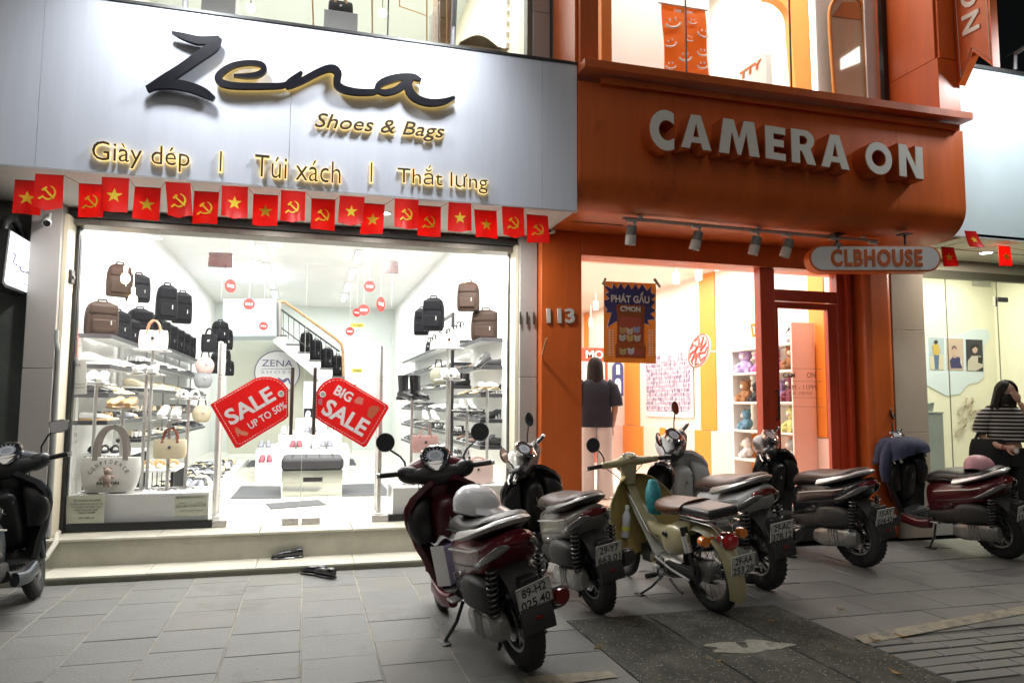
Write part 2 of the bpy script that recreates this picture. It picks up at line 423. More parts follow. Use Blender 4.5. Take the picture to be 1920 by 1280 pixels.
# ---------------------------------------------------------------- three exposed-aggregate drain covers
def agg_mat():
    m = mat('aggregate', (.050,.050,.038), .85, var=.6, vscale=7, bump=.9, bscale=70)
    n = m.node_tree.nodes; l = m.node_tree.links; b = n['Principled BSDF']
    tc = n.new('ShaderNodeTexCoord'); vo = n.new('ShaderNodeTexVoronoi'); vo.inputs['Scale'].default_value = 58; vo.inputs['Randomness'].default_value = 1
    l.new(tc.outputs['Object'], vo.inputs['Vector'])
    lt = n.new('ShaderNodeMapRange'); lt.inputs[1].default_value = .25; lt.inputs[2].default_value = .34; lt.inputs[3].default_value = 1; lt.inputs[4].default_value = 0
    l.new(vo.outputs['Distance'], lt.inputs[0])
    hv = n.new('ShaderNodeSeparateColor'); l.new(vo.outputs['Color'], hv.inputs[0])
    th = n.new('ShaderNodeMath'); th.operation = 'GREATER_THAN'; th.inputs[1].default_value = .52; l.new(hv.outputs[0], th.inputs[0])
    mu = n.new('ShaderNodeMath'); mu.operation = 'MULTIPLY'; l.new(lt.outputs[0], mu.inputs[0]); l.new(th.outputs[0], mu.inputs[1])
    old = b.inputs['Base Color'].links[0].from_socket
    # pale worn patches
    n2 = n.new('ShaderNodeTexNoise'); n2.inputs['Scale'].default_value = 2.3; n2.inputs['Detail'].default_value = 7; l.new(tc.outputs['Object'], n2.inputs['Vector'])
    r2 = n.new('ShaderNodeMapRange'); r2.inputs[1].default_value = .55; r2.inputs[2].default_value = .66; r2.inputs[4].default_value = .45; l.new(n2.outputs[0], r2.inputs[0])
    m1 = n.new('ShaderNodeMix'); m1.data_type = 'RGBA'; l.new(r2.outputs[0], m1.inputs[0]); l.new(old, m1.inputs[6]); m1.inputs[7].default_value = (.15,.146,.125,1)
    pcm = n.new('ShaderNodeMix'); pcm.data_type = 'RGBA'; pcm.inputs[6].default_value = (.07,.068,.055,1); pcm.inputs[7].default_value = (.36,.35,.30,1)
    m2 = n.new('ShaderNodeMix'); m2.data_type = 'RGBA'; l.new(mu.outputs[0], m2.inputs[0]); l.new(m1.outputs[2], m2.inputs[6]); l.new(hv.outputs[1], pcm.inputs[0]); l.new(pcm.outputs[2], m2.inputs[7])
    l.new(m2.outputs[2], b.inputs['Base Color'])
    return m
M_agg = agg_mat()
names = ('left drain cover of dark pebbled concrete beside the maroon scooter', 'middle pebbled drain cover with the pale cement smear', 'right pebbled drain cover nearest the painted line')
for i in range(3):
    x0, x1 = XL[i]+.008, XL[i+1]-.008
    t = thing('drain_cover', names[i], 'drain cover', ((x0+x1)/2, 4.0, 0), group='pebbled concrete drain covers')
    w = (x1-x0)/2
    def top(u, v, w=w, i=i):
        y = -1.35+v*2.08 if i != 2 else -1.35+v*2.06
        xx = -w+u*2*w
        return (xx, y, -.012+.004*sin(9*xx+i)*cos(7*y)+rnd.uniform(-.0015,.0015))
    mb = MB().sheet(top, 10, 24, .03)
    obj('cover_plate', mb, M_agg, t, smooth=0)
    if i == 1:
        pts = [(.02+.25*cos(a)*(1+.22*sin(3*a+1)+.10*sin(9*a)+rnd.uniform(-.05,.05)), -.02+.13*sin(a)*(1+.3*sin(2*a)+.12*sin(7*a)+rnd.uniform(-.06,.06))) for a in [k*2*pi/48 for k in range(48)]]
        R = Matrix.Rotation(radians(-12), 3, 'Z')
        obj('cement_smear', MB().prism([R @ Vector((p[0], p[1]*.8-.02, .001)) for p in pts], (0,0,.0055)), mat('smear', (.26,.25,.215), .9, var=.35, vscale=9, bump=.5, wear=((.10,.098,.08), 8, .56)), t, smooth=0)
# a few dry leaves and scraps
M_leaf = mat('dry_leaf', (.38,.22,.06), .7, var=.3, vscale=30)
LW = ('on the cement smear','beside the painted line','at the corner of the right drain cover','near the right edge of the drain covers','behind the right drain cover','on the slabs above the painted line','at the bottom of the right drain cover','on the left drain cover','at the lower gap of the drain covers')
for li, (px, py) in enumerate(((1340,1238),(1640,1200),(1555,1212),(1690,1193),(1445,1165),(1575,1142),(1680,1262),(1120,1215),(1230,1275))):
    p = atz(px, py, .01 if px > 1600 or py < 1150 else -.004); a = rnd.uniform(0, 6)
    L = rnd.uniform(.03,.055)
    f = lambda u, v, L=L: ((u-.5)*2*L, (v-.5)*.5*L*4*u*(1-u)+.0, .012*(2*u-1)**2+.006*abs(2*v-1))
    o = obj('fallen_leaf', MB().sheet(f, 8, 2, .001), M_leaf, None, p, (0, 0, a), smooth=60)
    tag(o, 'dry curled leaf lying '+LW[li], 'leaf', 'fallen leaves on the pavement')
# ---------------------------------------------------------------- steps of the shoe shop
st = bpy.data.objects.new('steps', None); COL.objects.link(st); st['kind'] = 'structure'
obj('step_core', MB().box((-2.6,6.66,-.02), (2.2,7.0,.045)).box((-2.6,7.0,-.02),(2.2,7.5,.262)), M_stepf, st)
SX0, SX1 = -2.62, 2.19
xs = [-2.62, -1.98+.0, -1.2, -.37, .44, 1.25, 2.19]
for a, b in zip(xs, xs[1:]):
    g = .003
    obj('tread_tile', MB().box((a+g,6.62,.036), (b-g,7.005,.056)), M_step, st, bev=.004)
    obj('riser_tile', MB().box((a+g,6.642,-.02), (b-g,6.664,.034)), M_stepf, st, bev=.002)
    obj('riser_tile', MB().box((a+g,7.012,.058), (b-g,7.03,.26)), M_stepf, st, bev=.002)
    obj('tread_tile', MB().box((a+g,6.99,.264), (b-g,7.42,.286)), M_step, st, bev=.005)
# ================================================================ BUILDINGS
def ppx(pts, Y, d=.004):
    """solid outlined by picture points on the facade plane Y, thickness d away from the street"""
    return MB().prism([at(*p, Y) for p in pts], (0, d, 0))
def X_(px, py, Y): return at(px, py, Y).x
# ---------------------------------------------------------------- left neighbour: dark rendered wall
t = thing('neighbour_building', 'dark grey green rendered wall at the left edge of the shoe shop', 'building', (-5, 7.1, 0))
obj('wall', MB().box((-5,0,-.05), (2.69,3,8)), M_dark, t)
obj('base_course', MB().box((-5,-.03,-.05), (2.69,-.001,.35)), mat('base_course', (.14,.14,.13), .8, var=.2), t)
o = obj('drain_pipe', MB().tube([(2.93,-.06,2.03),(2.93,-.06,1.93),(2.95,-.04,1.85),(2.955,-.04,.3)], .022, 10), mat('grey_pvc', (.30,.31,.30), .5), t)
# ---------------------------------------------------------------- shoe shop building
ZL, ZR = -2.20, 2.11
zb = thing('shoe_shop_building', 'bright white shoe shop with glass front and grey tiled pillars, number 111', 'building', (0, 7.02, 0))
zb_off = Vector((0, 7.02, 0))
def zp(name, mb, m, **k):
    o = obj(name, mb, m, None, **k); o.parent = zb; o.location = -zb_off; return o
# left pillar tiles, right pillar tiles
zs = [.286, 1.72, 3.13]
for i, (a, b) in enumerate([(.288,1.70),(1.704,3.128)]):
    zp('pillar_tile', MB().box((-2.30,7.02,a),(-2.07,7.30,b)), M_grey, bev=.004)
    zp('pillar_tile', MB().box((2.045,7.06,a),(2.225,7.40,b)), M_grey, bev=.004)
zp('window_jamb', MB().box((-2.068,7.08,.288),(-2.035,7.42,3.05)), M_ivory)
zp('window_jamb', MB().box((2.012,7.12,.288),(2.043,7.42,3.05)), M_ivory)
zp('shutter_housing', MB().box((-2.066,7.16,3.055),(2.043,7.5,3.128)), mat('housing', (.03,.03,.03), .6))
zp('head_rail', MB().box((-2.066,7.22,2.995),(2.043,7.45,3.053)), mat('rail', (.22,.205,.18), .45, .4, var=.2, vscale=10), bev=.006)
zp('shutter_rail', MB().box((-2.033,7.30,.288),(-2.005,7.345,3.05)), M_blackframe)
zp('lock_bracket', MB().box((-2.10,7.18,2.50),(-2.0,7.24,2.53)).box((-2.04,7.16,2.46),(-2.01,7.25,2.58)), M_black, bev=.006)
# interior shell
zp('ground_ceiling', MB().box((-2.3,7.45,3.86),(2.3,19.2,3.95)), M_white)
zp('side_wall', MB().box((-2.32,7.43,.1),(-2.20,19.2,3.86)), M_white)
zp('side_wall', MB().box((2.11,7.43,.1),(2.232,19.2,3.86)), M_white)
zp('back_wall', MB().box((-2.3,19.0,.1),(2.23,19.2,3.86)), mat('mint_wall', (.76,.82,.78), .5))
zp('front_lintel', MB().box((-2.3,7.52,3.06),(2.23,7.66,4.55)), M_white)
zp('floor_slab', MB().box((-2.3,7.43,.1),(2.23,19.2,.275)), M_floor)
for i in range(7):
    for j in range(16):
        xa = -2.2+i*.62; xb = min(xa+.62, 2.11); ya = 7.44+j*.72; yb = min(ya+.72, 19)
        o = slab(xa, ya, xb, yb, .287, M_floor, parent=zb); o.name = 'floor_tile'; o.location -= zb_off
# upper floor of the shoe shop
zp('upper_floor', MB().box((-2.4,6.0,3.97),(2.22,12.9,4.12)), M_white)
zp('upper_pillar_tile', MB().box((2.05,6.66,4.1),(2.222,6.9,5.30)), M_grey, bev=.004)
zp('upper_pillar_tile', MB().box((2.05,6.66,5.304),(2.222,6.9,7.2)), M_grey, bev=.004)
zp('upper_window_frame', MB().box((2.0,6.70,4.1),(2.048,6.82,7.2)), mat('olive_frame', (.16,.15,.12), .5))
zp('upper_side_wall', MB().box((2.05,6.92,4.1),(2.222,12.9,7.2)), mat('warm_lit_wall', (.84,.78,.62), .5))  # right wall: warm lamplight put into the colour
zp('upper_side_wall', MB().box((-2.42,6.7,4.1),(-2.30,12.9,7.2)), M_white)
zp('upper_back_wall', MB().box((-2.3,12.8,4.1),(2.05,12.95,7.2)), mat('mint_pale', (.74,.80,.76), .5))
zp('upper_ceiling', MB().box((-2.4,6.7,7.2),(2.222,12.95,7.3)), mat('mint_pale', ()))
zp('upper_mullion', MB().box((.63,6.73,4.1),(.642,6.76,7.2)), M_iron)
zp('upper_glass', MB().box((-2.3,6.745,4.1),(2.0,6.755,7.2)), M_glass)
# ground floor shop front: frames and panes
GY = 7.36
zp('window_frame', MB().box((-2.035,GY-.03,.288),(-2.0,GY+.03,3.05)), M_blackframe)
zp('window_frame', MB().box((2.0,GY-.03,.288),(2.02,GY+.03,3.05)), M_blackframe)
zp('window_sill_frame', MB().box((-2.0,GY-.03,.288),(-.80,GY+.03,.358)), M_blackframe)
zp('window_sill_frame', MB().box((.80,GY-.03,.288),(2.0,GY+.03,.352)), M_blackframe)
def pane(x0, x1, z0, z1, y=GY):
    return zp('glass_pane', MB().box((x0,y-.005,z0),(x1,y+.005,z1)), M_glass)
xL, xM, xR = X_(412,720,GY)-.02, X_(566,850,GY), X_(727,760,GY)+.02
pane(-2.0, xL, .36, 3.0); pane(xR, 2.0, .354, 3.0); pane(xL+.004, xR-.004, 2.79, 3.0)
for nm, a, b in (('left', xL+.005, xM-.003), ('right', xM+.003, xR-.005)):
    d = zp('door_leaf', MB().box((a, GY-.006, .305),(b, GY+.006, 2.782)), M_glass)
    d['label'] = f'{nm} leaf of the frameless glass double door'
# bright edge where the leaves meet
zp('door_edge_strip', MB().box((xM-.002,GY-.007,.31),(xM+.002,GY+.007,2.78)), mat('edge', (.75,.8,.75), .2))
M_patch = mat('brushed_patch', (.55,.53,.53), .3, .9, var=.1, vscale=12)
for (a, b, c, dd, e) in ((390,437,475,500,0),(722,747,490,512,0)):
    p, q = at(a, dd, GY), at(b, c, GY)
    zp('patch_fitting', MB().box((p.x, GY-.02, p.z),(q.x, GY+.02, q.z)), M_patch, bev=.003)
for (a, b, c, dd) in ((389,425,975,988),(528,560,971,984),(565,600,970,983),(697,731,965,977)):
    p, q = at(a, dd, GY-.02), at(b, c, GY-.02)
    zp('patch_fitting', MB().box((p.x, GY-.022, p.z),(q.x, GY+.022, q.z)), M_patch, bev=.003)
M_bar = mat('bronze_bar', (.20,.16,.15), .3, .8)
for a in (545, 587.5):
    p, q = at(a, 815, GY-.05), at(a, 689, GY-.05)
    zp('pull_handle', MB().tube([(p.x,GY-.055,p.z),(p.x,GY-.055,q.z)], .017, 12).tube([(p.x,GY-.055,p.z+.06),(p.x,GY,p.z+.06)], .01, 8).tube([(p.x,GY-.055,q.z-.06),(p.x,GY,q.z-.06)], .01, 8), M_bar)
# house number on the right pillar
n = text_px('house_number', '111', (974,608), (1002,608), (974,585), 7.045, mat('bronze', (.10,.08,.07), .4, .5), zb, depth=.02, bold=.0)
n.location = -zb_off
tag(n, 'bronze numerals 111')
# plastic cap and hose at the left corner
o = obj('hose', MB().tube([atz(114,992,.30), Vector((-2.0,7.12,.30)), Vector((-1.96,6.98,.27)), Vector((-2.0,6.9,.17)), Vector((-2.1,6.8,.085)), Vector((-2.25,6.72,.08)), Vector((-2.5,6.68,.08))], .022, 10), mat('white_pvc', (.62,.60,.52), .5))
tag(o, 'white plastic hose curling down the step at the left corner', 'hose')
o = obj('cable', MB().tube([(-2.2,6.86,.30),(-2.13,6.82,.24),(-2.15,6.80,.15),(-2.3,6.76,.1)], .008, 8), M_black)
tag(o, 'thin black cable hanging beside the white hose', 'cable')
o = obj('socket_box', MB().box((-2.11,7.28,.40),(-2.04,7.34,.50)), M_ivory, bev=.006); tag(o, 'small ivory socket box at the foot of the left window frame', 'socket')
# ---------------------------------------------------------------- the shoe shop sign
SY = 5.96
sgn = thing('shop_sign', 'long pale grey light box sign reading Zena Shoes & Bags above the shoe shop', 'shop sign', (0, SY, 3.1))
sg_off = Vector((0, SY, 3.1))
def sp(name, mb, m, **k):
    o = obj(name, mb, m, sgn, **k); o.location = -sg_off; return o
SXL, SXR, SZ0, SZ1 = -3.2, 2.245, 3.125, 4.455
seams = [SXL, X_(72,200,SY), X_(545,200,SY), X_(1017,300,SY), SXR]
for a, b in zip(seams, seams[1:]):
    sp('sign_panel', MB().box((a+.0012,SY,SZ0),(b-.0012,SY+.03,SZ1)), M_sign, bev=.0015)
sp('sign_box', MB().box((SXL,SY+.031,SZ0+.008),(SXR-.002,7.15,SZ0+.02)).box((SXR-.02,SY+.031,SZ0+.021),(SXR-.003,6.6,SZ1-.03)), mat('soffit', (.62,.60,.56), .6, var=.08, vscale=2))
sp('top_trim', MB().box((SXL,SY-.012,SZ1),(SXR,SY+.05,SZ1+.022)), M_iron)
sp('top_cover', MB().box((SXL,SY+.051,SZ1-.012),(SXR-.025,6.68,SZ1)), mat('cover', (.3,.3,.32), .6))
sp('bottom_trim', MB().box((SXL,SY-.006,SZ0-.012),(SXR,SY+.03,SZ0-.001)), mat('alu', (.55,.56,.58), .4, .3))
# brush-script name, drawn as strokes of varying width
LY = SY-.075
strokes = [
 ([(322,60),(345,68),(372,75),(396,74),(411,69)], [4,12,15,13,6]),
 ([(412,70),(400,86),(372,106),(338,130),(306,150),(275,167)], [10,21,20,19,19,12]),
 ([(274,166),(296,158),(322,157),(352,162),(380,172),(401,185)], [10,17,18,18,17,9]),
 ([(438,141),(462,142),(484,139),(495,130),(489,120),(467,117),(440,121),(419,132),(409,145),(416,155),(440,160),(482,161),(525,160),(545,154)], [5,9,11,11,10,9,10,12,14,13,12,11,10,7]),
 ([(566,134),(556,146),(542,158),(539,166)], [5,15,16,5]),
 ([(543,163),(566,151),(594,136),(614,128),(627,129),(634,138),(632,149),(634,160),(648,168),(672,172),(698,172),(712,168)], [6,11,12,13,14,14,14,14,13,12,11,8]),
 ([(705,170),(712,158),(730,149),(754,144),(776,144),(790,150)], [8,13,14,13,11,5]),
 ([(708,169),(722,173),(741,169),(758,158),(772,148)], [8,11,12,14,11]),
 ([(768,149),(766,162),(772,176),(787,187),(808,192),(832,190),(853,182)], [11,15,15,14,13,11,6])]
for i, (pth, wd) in enumerate(strokes):
    L, R = ribbon(pth, wd)
    sp('script_letter', strip_mb(L, R, lambda x, y: at(x, y, LY-.0006*i), (0,.035,0)), M_letter, smooth=30)
    L2, R2 = ribbon(pth, [max(2, w-5) for w in wd])
    if i > 2: sp('letter_backlight', strip_mb(L2, R2, lambda x, y: at(x, y, LY+.045), (0,.02,0)), M_glow, smooth=0)
def halo_text(s, bl, br, tl, **k):
    o = text_px('sign_letters', s, bl, br, tl, SY-.03, mat('letter_bronze', (.05,.035,.02), .4), sgn, depth=.012, **k); o.location = -sg_off
    bold = k.pop('bold', 0)
    e = .7
    o2 = text_px('letter_backlight', s, (bl[0]-e, bl[1]+e+.6), (br[0]+e, br[1]+e+.6), (tl[0]-e, tl[1]-e*.4), SY-.014, M_glow2, sgn, depth=.008, bold=bold+.022, **k); o2.location = -sg_off
M_glow2 = emis('letter_glow_soft', (1,.68,.25), 1.7)
halo_text('Shoes & Bags', (590,247), (833,268), (592,212), shear=.28, bold=.004)
halo_text('Giày dép', (172,311), (355,324), (172,264), bold=-.008)
halo_text('Túi xách', (477,331), (638,345), (478,290), bold=-.008)
halo_text('Thắt lưng', (745,351), (914,364), (746,306), bold=-.008)
for a, b, c in ((413,284,321),(696,305,341)):
    p, q = at(a, c, SY-.03), at(a, b, SY-.03)
    sp('divider_bar', MB().box((p.x-.006,SY-.035,p.z),(p.x+.006,SY-.02,q.z)), mat('letter_bronze'))
    sp('letter_backlight', MB().box((p.x-.013,SY-.018,p.z-.008),(p.x+.013,SY-.008,q.z+.008)), M_glow2)
# flood lights that wash the sign, one reaches into the picture
def floodlight(loc, tgt, base, label, power, size, blend=1.0):
    f = thing('floodlight', label, 'floodlight', base, group='floodlights over the shop signs')
    L = Vector(loc)-Vector(base); B = Vector((0,0,0))
    obj('arm', MB().tube([B, B+Vector((0,-.02,.18)), L+Vector((0,.04,.05))], .022, 10), mat('arm_grey', (.25,.25,.26), .5), f)
    d = (Vector(tgt)-Vector(loc)).normalized(); q = d.to_track_quat('Z', 'Y').to_matrix().to_4x4()
    T = Matrix.Translation(L) @ q
    obj('lamp_head', MB().box((-.16,-.11,-.05),(.16,.11,.01), T), M_white, f, bev=.012)
    obj('lamp_lens', MB().box((-.14,-.09,.011),(.14,.09,.015), T), emis('flood_lens', (1,1,1), 12), f)
    spot('flood_beam', Vector(loc)+d*.03, tgt, power, size, blend, .22, (.93,.97,1))
    return f
FLOODS = [((.98,5.05,5.12), (.35,SY,3.95), (1.12,5.98,4.475), 'white floodlight on a grey arm above the a of Zena', 270),
          ((-1.05,5.05,5.15), (-.75,SY,3.95), (-1.0,5.98,4.475), 'white floodlight above the Z of Zena', 270)
          ,((7.55,5.05,5.45), (7.0,6.1,4.1), (7.6,6.2,5.23), 'white floodlight above the cyan sign of the photo booth shop', 260)]
for a, b, c, l, w in FLOODS: floodlight(a, b, c, l, w, 128)
# ---------------------------------------------------------------- camera shop building (orange)
OY = 5.93; OX0, OX1 = 2.25, 6.52
ob = thing('orange_shop_building', 'orange panelled shop with lit display window and red framed door, number 113', 'building', (4.4, 6.95, 0))
ob_off = Vector((4.4, 6.95, 0))
def op(name, mb, m, **k):
    o = obj(name, mb, m, ob, **k); o.location = -ob_off; return o
# pillar 113, lintel, right column, cream pillar
op('pillar', MB().box((2.235,6.95,-.02),(2.665,7.25,3.19)), M_orange, bev=.006)
op('lintel', MB().box((2.667,6.95,2.955),(6.0,7.25,3.19)), M_orange, bev=.006)
op('column', MB().box((6.005,6.80,-.02),(6.365,7.45,3.188)), M_orange, bev=.07, seg=5)
for z0, z1 in ((-.02,1.14),(1.143,2.30),(2.303,3.35)):
    op('pillar_tile', MB().box((6.369,6.82,z0),(6.815,7.40,z1)), M_cream, bev=.003)
# fascia with a rounded lower edge, as three long panels
def fascia(x0, x1):
    prof = [(OY,4.30),(OY,3.49)]
    for k in range(1, 9):
        a = radians(90*k/8); prof.append((OY+.30-.30*cos(a), 3.49-.30*sin(a)))
    prof += [(6.955,3.19),(6.955,3.21),(6.25,3.22),(OY+.05,3.50),(OY+.05,4.30)]
    return MB().prism([(x0, y, z) for y, z in prof], (x1-x0, 0, 0))
fs = [OX0, X_(1263,250,OY), X_(1682,300,OY), OX1]
for a, b in zip(fs, fs[1:]):
    op('fascia_panel', fascia(a+.0015, b-.0015), M_orange, smooth=35)
op('soffit_seam_trim', MB().box((2.4,6.55,3.183),(2.95,6.56,3.189)), M_iron)
op('ledge', MB().box((OX0,5.78,4.365),(6.50,6.60,4.44)), M_orange, bev=.003)
op('under_trim', MB().box((OX0+.2,5.885,4.285),(6.44,5.928,4.344)), M_orange, bev=.003)
op('side_wall', MB().box((2.236,OY+.06,3.16),(2.262,6.6,8.2)), M_orange)
op('upper_column', MB().box((2.264,OY,4.442),(2.44,6.60,8.2)), M_orange, bev=.004)
op('upper_column', MB().box((6.235,OY,4.442),(6.515,7.0,5.06)), M_orange, bev=.004)
op('upper_column', MB().box((6.26,OY-.004,5.064),(6.515,7.0,8.2)), M_orange, bev=.004)
op('upper_column_return', MB().box((6.235,OY+.03,5.064),(6.258,7.0,8.2)), M_orange, bev=.004)
op('party_wall', MB().box((6.40,7.46,0),(6.52,17.2,8.2)), M_orange)
# upper shop window and room
UY = 6.62
op('upper_window_frame', MB().box((6.165,UY-.03,4.44),(6.232,UY+.03,8.1)), M_blackframe)
op('upper_glass', MB().box((2.44,UY-.005,4.44),(6.165,UY+.005,8.1)), M_glass)
op('glass_joint', MB().box((X_(1286,70,UY)-.004,UY-.012,4.44),(X_(1286,70,UY)+.004,UY+.012,8.1)), M_iron)
op('glass_joint', MB().box((X_(1482,90,UY)-.004,UY-.012,4.44),(X_(1482,90,UY)+.004,UY+.012,8.1)), M_iron)
M_peach = mat('peach_wall', (.84,.72,.58), .5, var=.02)
op('upper_floor', MB().box((2.44,6.64,4.10),(6.4,11.5,4.25)), M_white)
op('upper_back_wall', MB().box((2.44,11.0,4.25),(6.4,11.2,8.2)), M_peach)
op('upper_side_wall', MB().box((6.236,7.002,4.25),(6.398,11,8.2)), M_white)
op('upper_side_wall', MB().box((2.27,6.64,4.25),(2.43,11,8.2)), M_white)
op('upper_ceiling', MB().box((2.27,6.64,8.1),(6.4,11.2,8.3)), M_peach)
op('orange_pilaster', MB().box((X_(1121,60,7.0),6.9,4.25),(X_(1140,60,7.0),7.1,8.1)), M_orange2)
# partition with an orange arch
AY = 7.9
op('partition', MB().box((X_(1138,60,AY),AY,4.25),(X_(1330,60,AY),AY+.06,8.1)), M_white)
arch = [(1330,170),(1330,-120)] + [(1330+25*k,-120) for k in range(1,5)]
M_arch = mat('arch_orange', (.88,.34,.08), .5)
pts = [(1436,-60),(1436,-5)] + [(1436+46*sin(radians(a)), 40-45*cos(radians(a))) for a in range(0,91,10)] + [(1482,40),(1492,165),(1490,200),(1524,200),(1512,-60)]
op('arch_surround', ppx(pts, AY, .12), M_arch, smooth=30)
op('light_strip', ppx([(1516,-40),(1522,-40),(1534,200),(1527,200)], 6.86, .02), emis('strip', (1,.95,.88), 5))
op('partition', ppx([(1526,-60),(1640,-60),(1640,230),(1536,220)], 6.90, .04), M_white)
op('white_blind', ppx([(1618,-60),(1652,-60),(1668,230),(1630,230)], 6.74, .02), M_white2)
# ground floor of the orange shop
DY = 7.08
op('shop_floor', MB().box((2.3,6.97,.0),(6.4,17.2,.325)), mat('shop_floor', (.80,.66,.56), .35, var=.03))
op('threshold', MB().box((2.667,6.93,.305),(5.99,7.04,.345)), M_white2)
op('plinth', MB().box((2.667,6.95,-.02),(5.99,6.968,.30)), mat('plinth_dark', (.03,.03,.03), .6))
M_cw = mat('warm_white_wall', (.86,.80,.72), .5, var=.02)
op('shop_ceiling', MB().box((2.3,7.2,3.6),(6.4,17.2,3.7)), M_cw)
op('side_wall', MB().box((6.30,7.46,.325),(6.398,17.2,3.6)), M_cw)
op('side_wall', MB().box((2.27,7.26,.325),(2.34,17.2,3.6)), M_cw)
op('back_wall', MB().box((2.34,17.0,.325),(6.3,17.2,3.6)), M_cw)
op('front_beam', MB().box((2.34,7.26,2.96),(6.3,7.34,3.6)), M_cw)
fr = lambda n, a, b: op(n, MB().box(a, b), M_red, bev=.006)
mx0, mx1 = X_(1421,650,DY), X_(1448,650,DY)
fr('window_frame', (2.667,DY-.04,.345),(2.70,DY+.04,2.95))
fr('window_frame', (2.70,DY-.04,.345),(mx0,DY+.04,.40))
fr('mullion', (mx0,DY-.07,.345),(mx1,DY+.05,2.953))
fr('transom', (mx1,DY-.05,2.60),(5.80,DY+.04,2.73))
fr('door_jamb', (5.80,DY-.06,.345),(5.88,DY+.06,2.953))
fr('door_jamb', (5.883,DY-.12,.345),(5.94,DY+.06,2.953))
fr('door_jamb', (5.943,DY-.06,.345),(6.0,DY+.10,2.953))
op('display_glass', MB().box((2.70,DY-.004,.40),(mx0,DY+.004,2.95)), M_glass)
op('transom_glass', MB().box((mx1,DY-.004,2.73),(5.80,DY+.004,2.95)), M_glass)
# door leaf
dl = op('door', MB().box((mx1+.004,DY-.045,.36),(mx1+.055,DY+.01,2.59)).box((5.68,DY-.045,.36),(5.79,DY+.01,2.59)).box((mx1+.055,DY-.045,2.52),(5.68,DY+.01,2.59)).box((mx1+.055,DY-.045,.36),(5.68,DY+.01,.50)), M_red, bev=.005)
o = obj('door_glass', MB().box((mx1+.055,DY-.02,.50),(5.68,DY-.012,2.52)), M_glass, dl)
p, q = at(1458,785,DY-.09), at(1458,733,DY-.09)
o = obj('door_handle', MB().tube([(p.x-.04,DY-.045,p.z),(p.x,DY-.06,p.z),(p.x+.01,DY-.10,p.z),(p.x+.015,DY-.10,q.z),(p.x,DY-.06,q.z),(p.x-.04,DY-.045,q.z)], .012, 8), M_blackframe, dl)
M_etch = mat('etched_print', (.33,.22,.18), .6)
def dtx(s, bl, br, tl, **k):
    o = text_px('door_print', s, bl, br, tl, DY-.022, M_etch, dl, depth=.001, **k)
dtx('CAM', (1468,708), (1491,708), (1468,699), bold=.02); dtx('ON', (1513,708), (1529,708), (1513,698), bold=.01)
dtx('10AM - 11PM', (1467,731), (1530,731), (1467,721)); dtx('SUNDAY - EVERYDAY', (1472,740), (1524,740), (1472,734))
for a in ((1457,690,1541,691.5),(1457,714,1541,715),(1457,744.5,1541,745.5),(1459,761.5,1543,762.5)):
    pa, pb = at(a[0],a[1],DY-.022), at(a[2],a[3],DY-.022); obj('door_print', MB().tube([pa, pb], .0022, 4), M_etch, dl)
n = text_px('house_number', '113', (1025,606), (1077,606), (1025,578), 6.949, mat('number_grey', (.62,.62,.58), .5), ob, depth=.02, bold=.03); n.location = -ob_off; tag(n, 'thick pale grey numerals 113')
o = obj('flag_bracket', MB().tube([at(1016,668,6.93), at(1025,634,6.80)], .012, 8), mat('bracket_orange', (.5,.2,.08), .4, .3)); tag(o, 'thin metal flagpole bracket on the orange pillar below the number 113', 'bracket')
# ---------------------------------------------------------------- sign letters CAMERA ON: one thing per sign
cs = thing('shop_sign', 'thick white block letters CAMERA ON on the orange fascia', 'shop sign', (4.4, OY, 3.7)); cs_off = Vector((4.4, OY, 3.7))
M_face = mat('letter_face', (.82,.80,.74), .45, var=.03); M_side = mat('letter_side', (.50,.10,.02), .4)
LYc = OY-.17
def arc(cx, cy, rx, ry, a0, a1, n=14): return [(cx+rx*cos(radians(a0+(a1-a0)*k/n)), cy+ry*sin(radians(a0+(a1-a0)*k/n))) for k in range(n+1)]
BLOCK = {
 'C': [arc(.66,.5,.66,.52,60,300,20)+[(1,.05),(1,.36)]+arc(.70,.5,.30,.235,308,52,16)+[(1,.64),(1,.95)]],
 'A': [[(0,0),(.335,1),(.665,1),(1,0),(.69,0),(.635,.17),(.365,.17),(.31,0)], [(.43,.37),(.5,.66),(.57,.37)]],
 'M': [[(0,0),(.12,1),(.39,1),(.5,.52),(.61,1),(.88,1),(1,0),(.73,0),(.67,.55),(.55,0),(.45,0),(.33,.55),(.27,0)]],
 'E': [[(0,0),(0,1),(1,1),(1,.76),(.44,.76),(.44,.63),(.92,.63),(.92,.39),(.44,.39),(.44,.24),(1,.24),(1,0)]],
 'R': [[(0,0),(0,1),(.52,1)]+arc(.56,.70,.38,.30,88,-52,12)+[(1,0),(.62,0),(.40,.36),(.37,.36),(.37,0)], [(.37,.58),(.37,.79),(.48,.79)]+arc(.49,.685,.13,.105,80,-80,8)+[(.46,.58)]],
 'O': [arc(.5,.5,.5,.52,0,345,24), arc(.5,.5,.235,.235,0,345,20)],
 'N': [[(0,0),(0,1),(.33,1),(.67,.44),(.67,1),(1,1),(1,0),(.67,0),(.33,.56),(.33,0)]]}
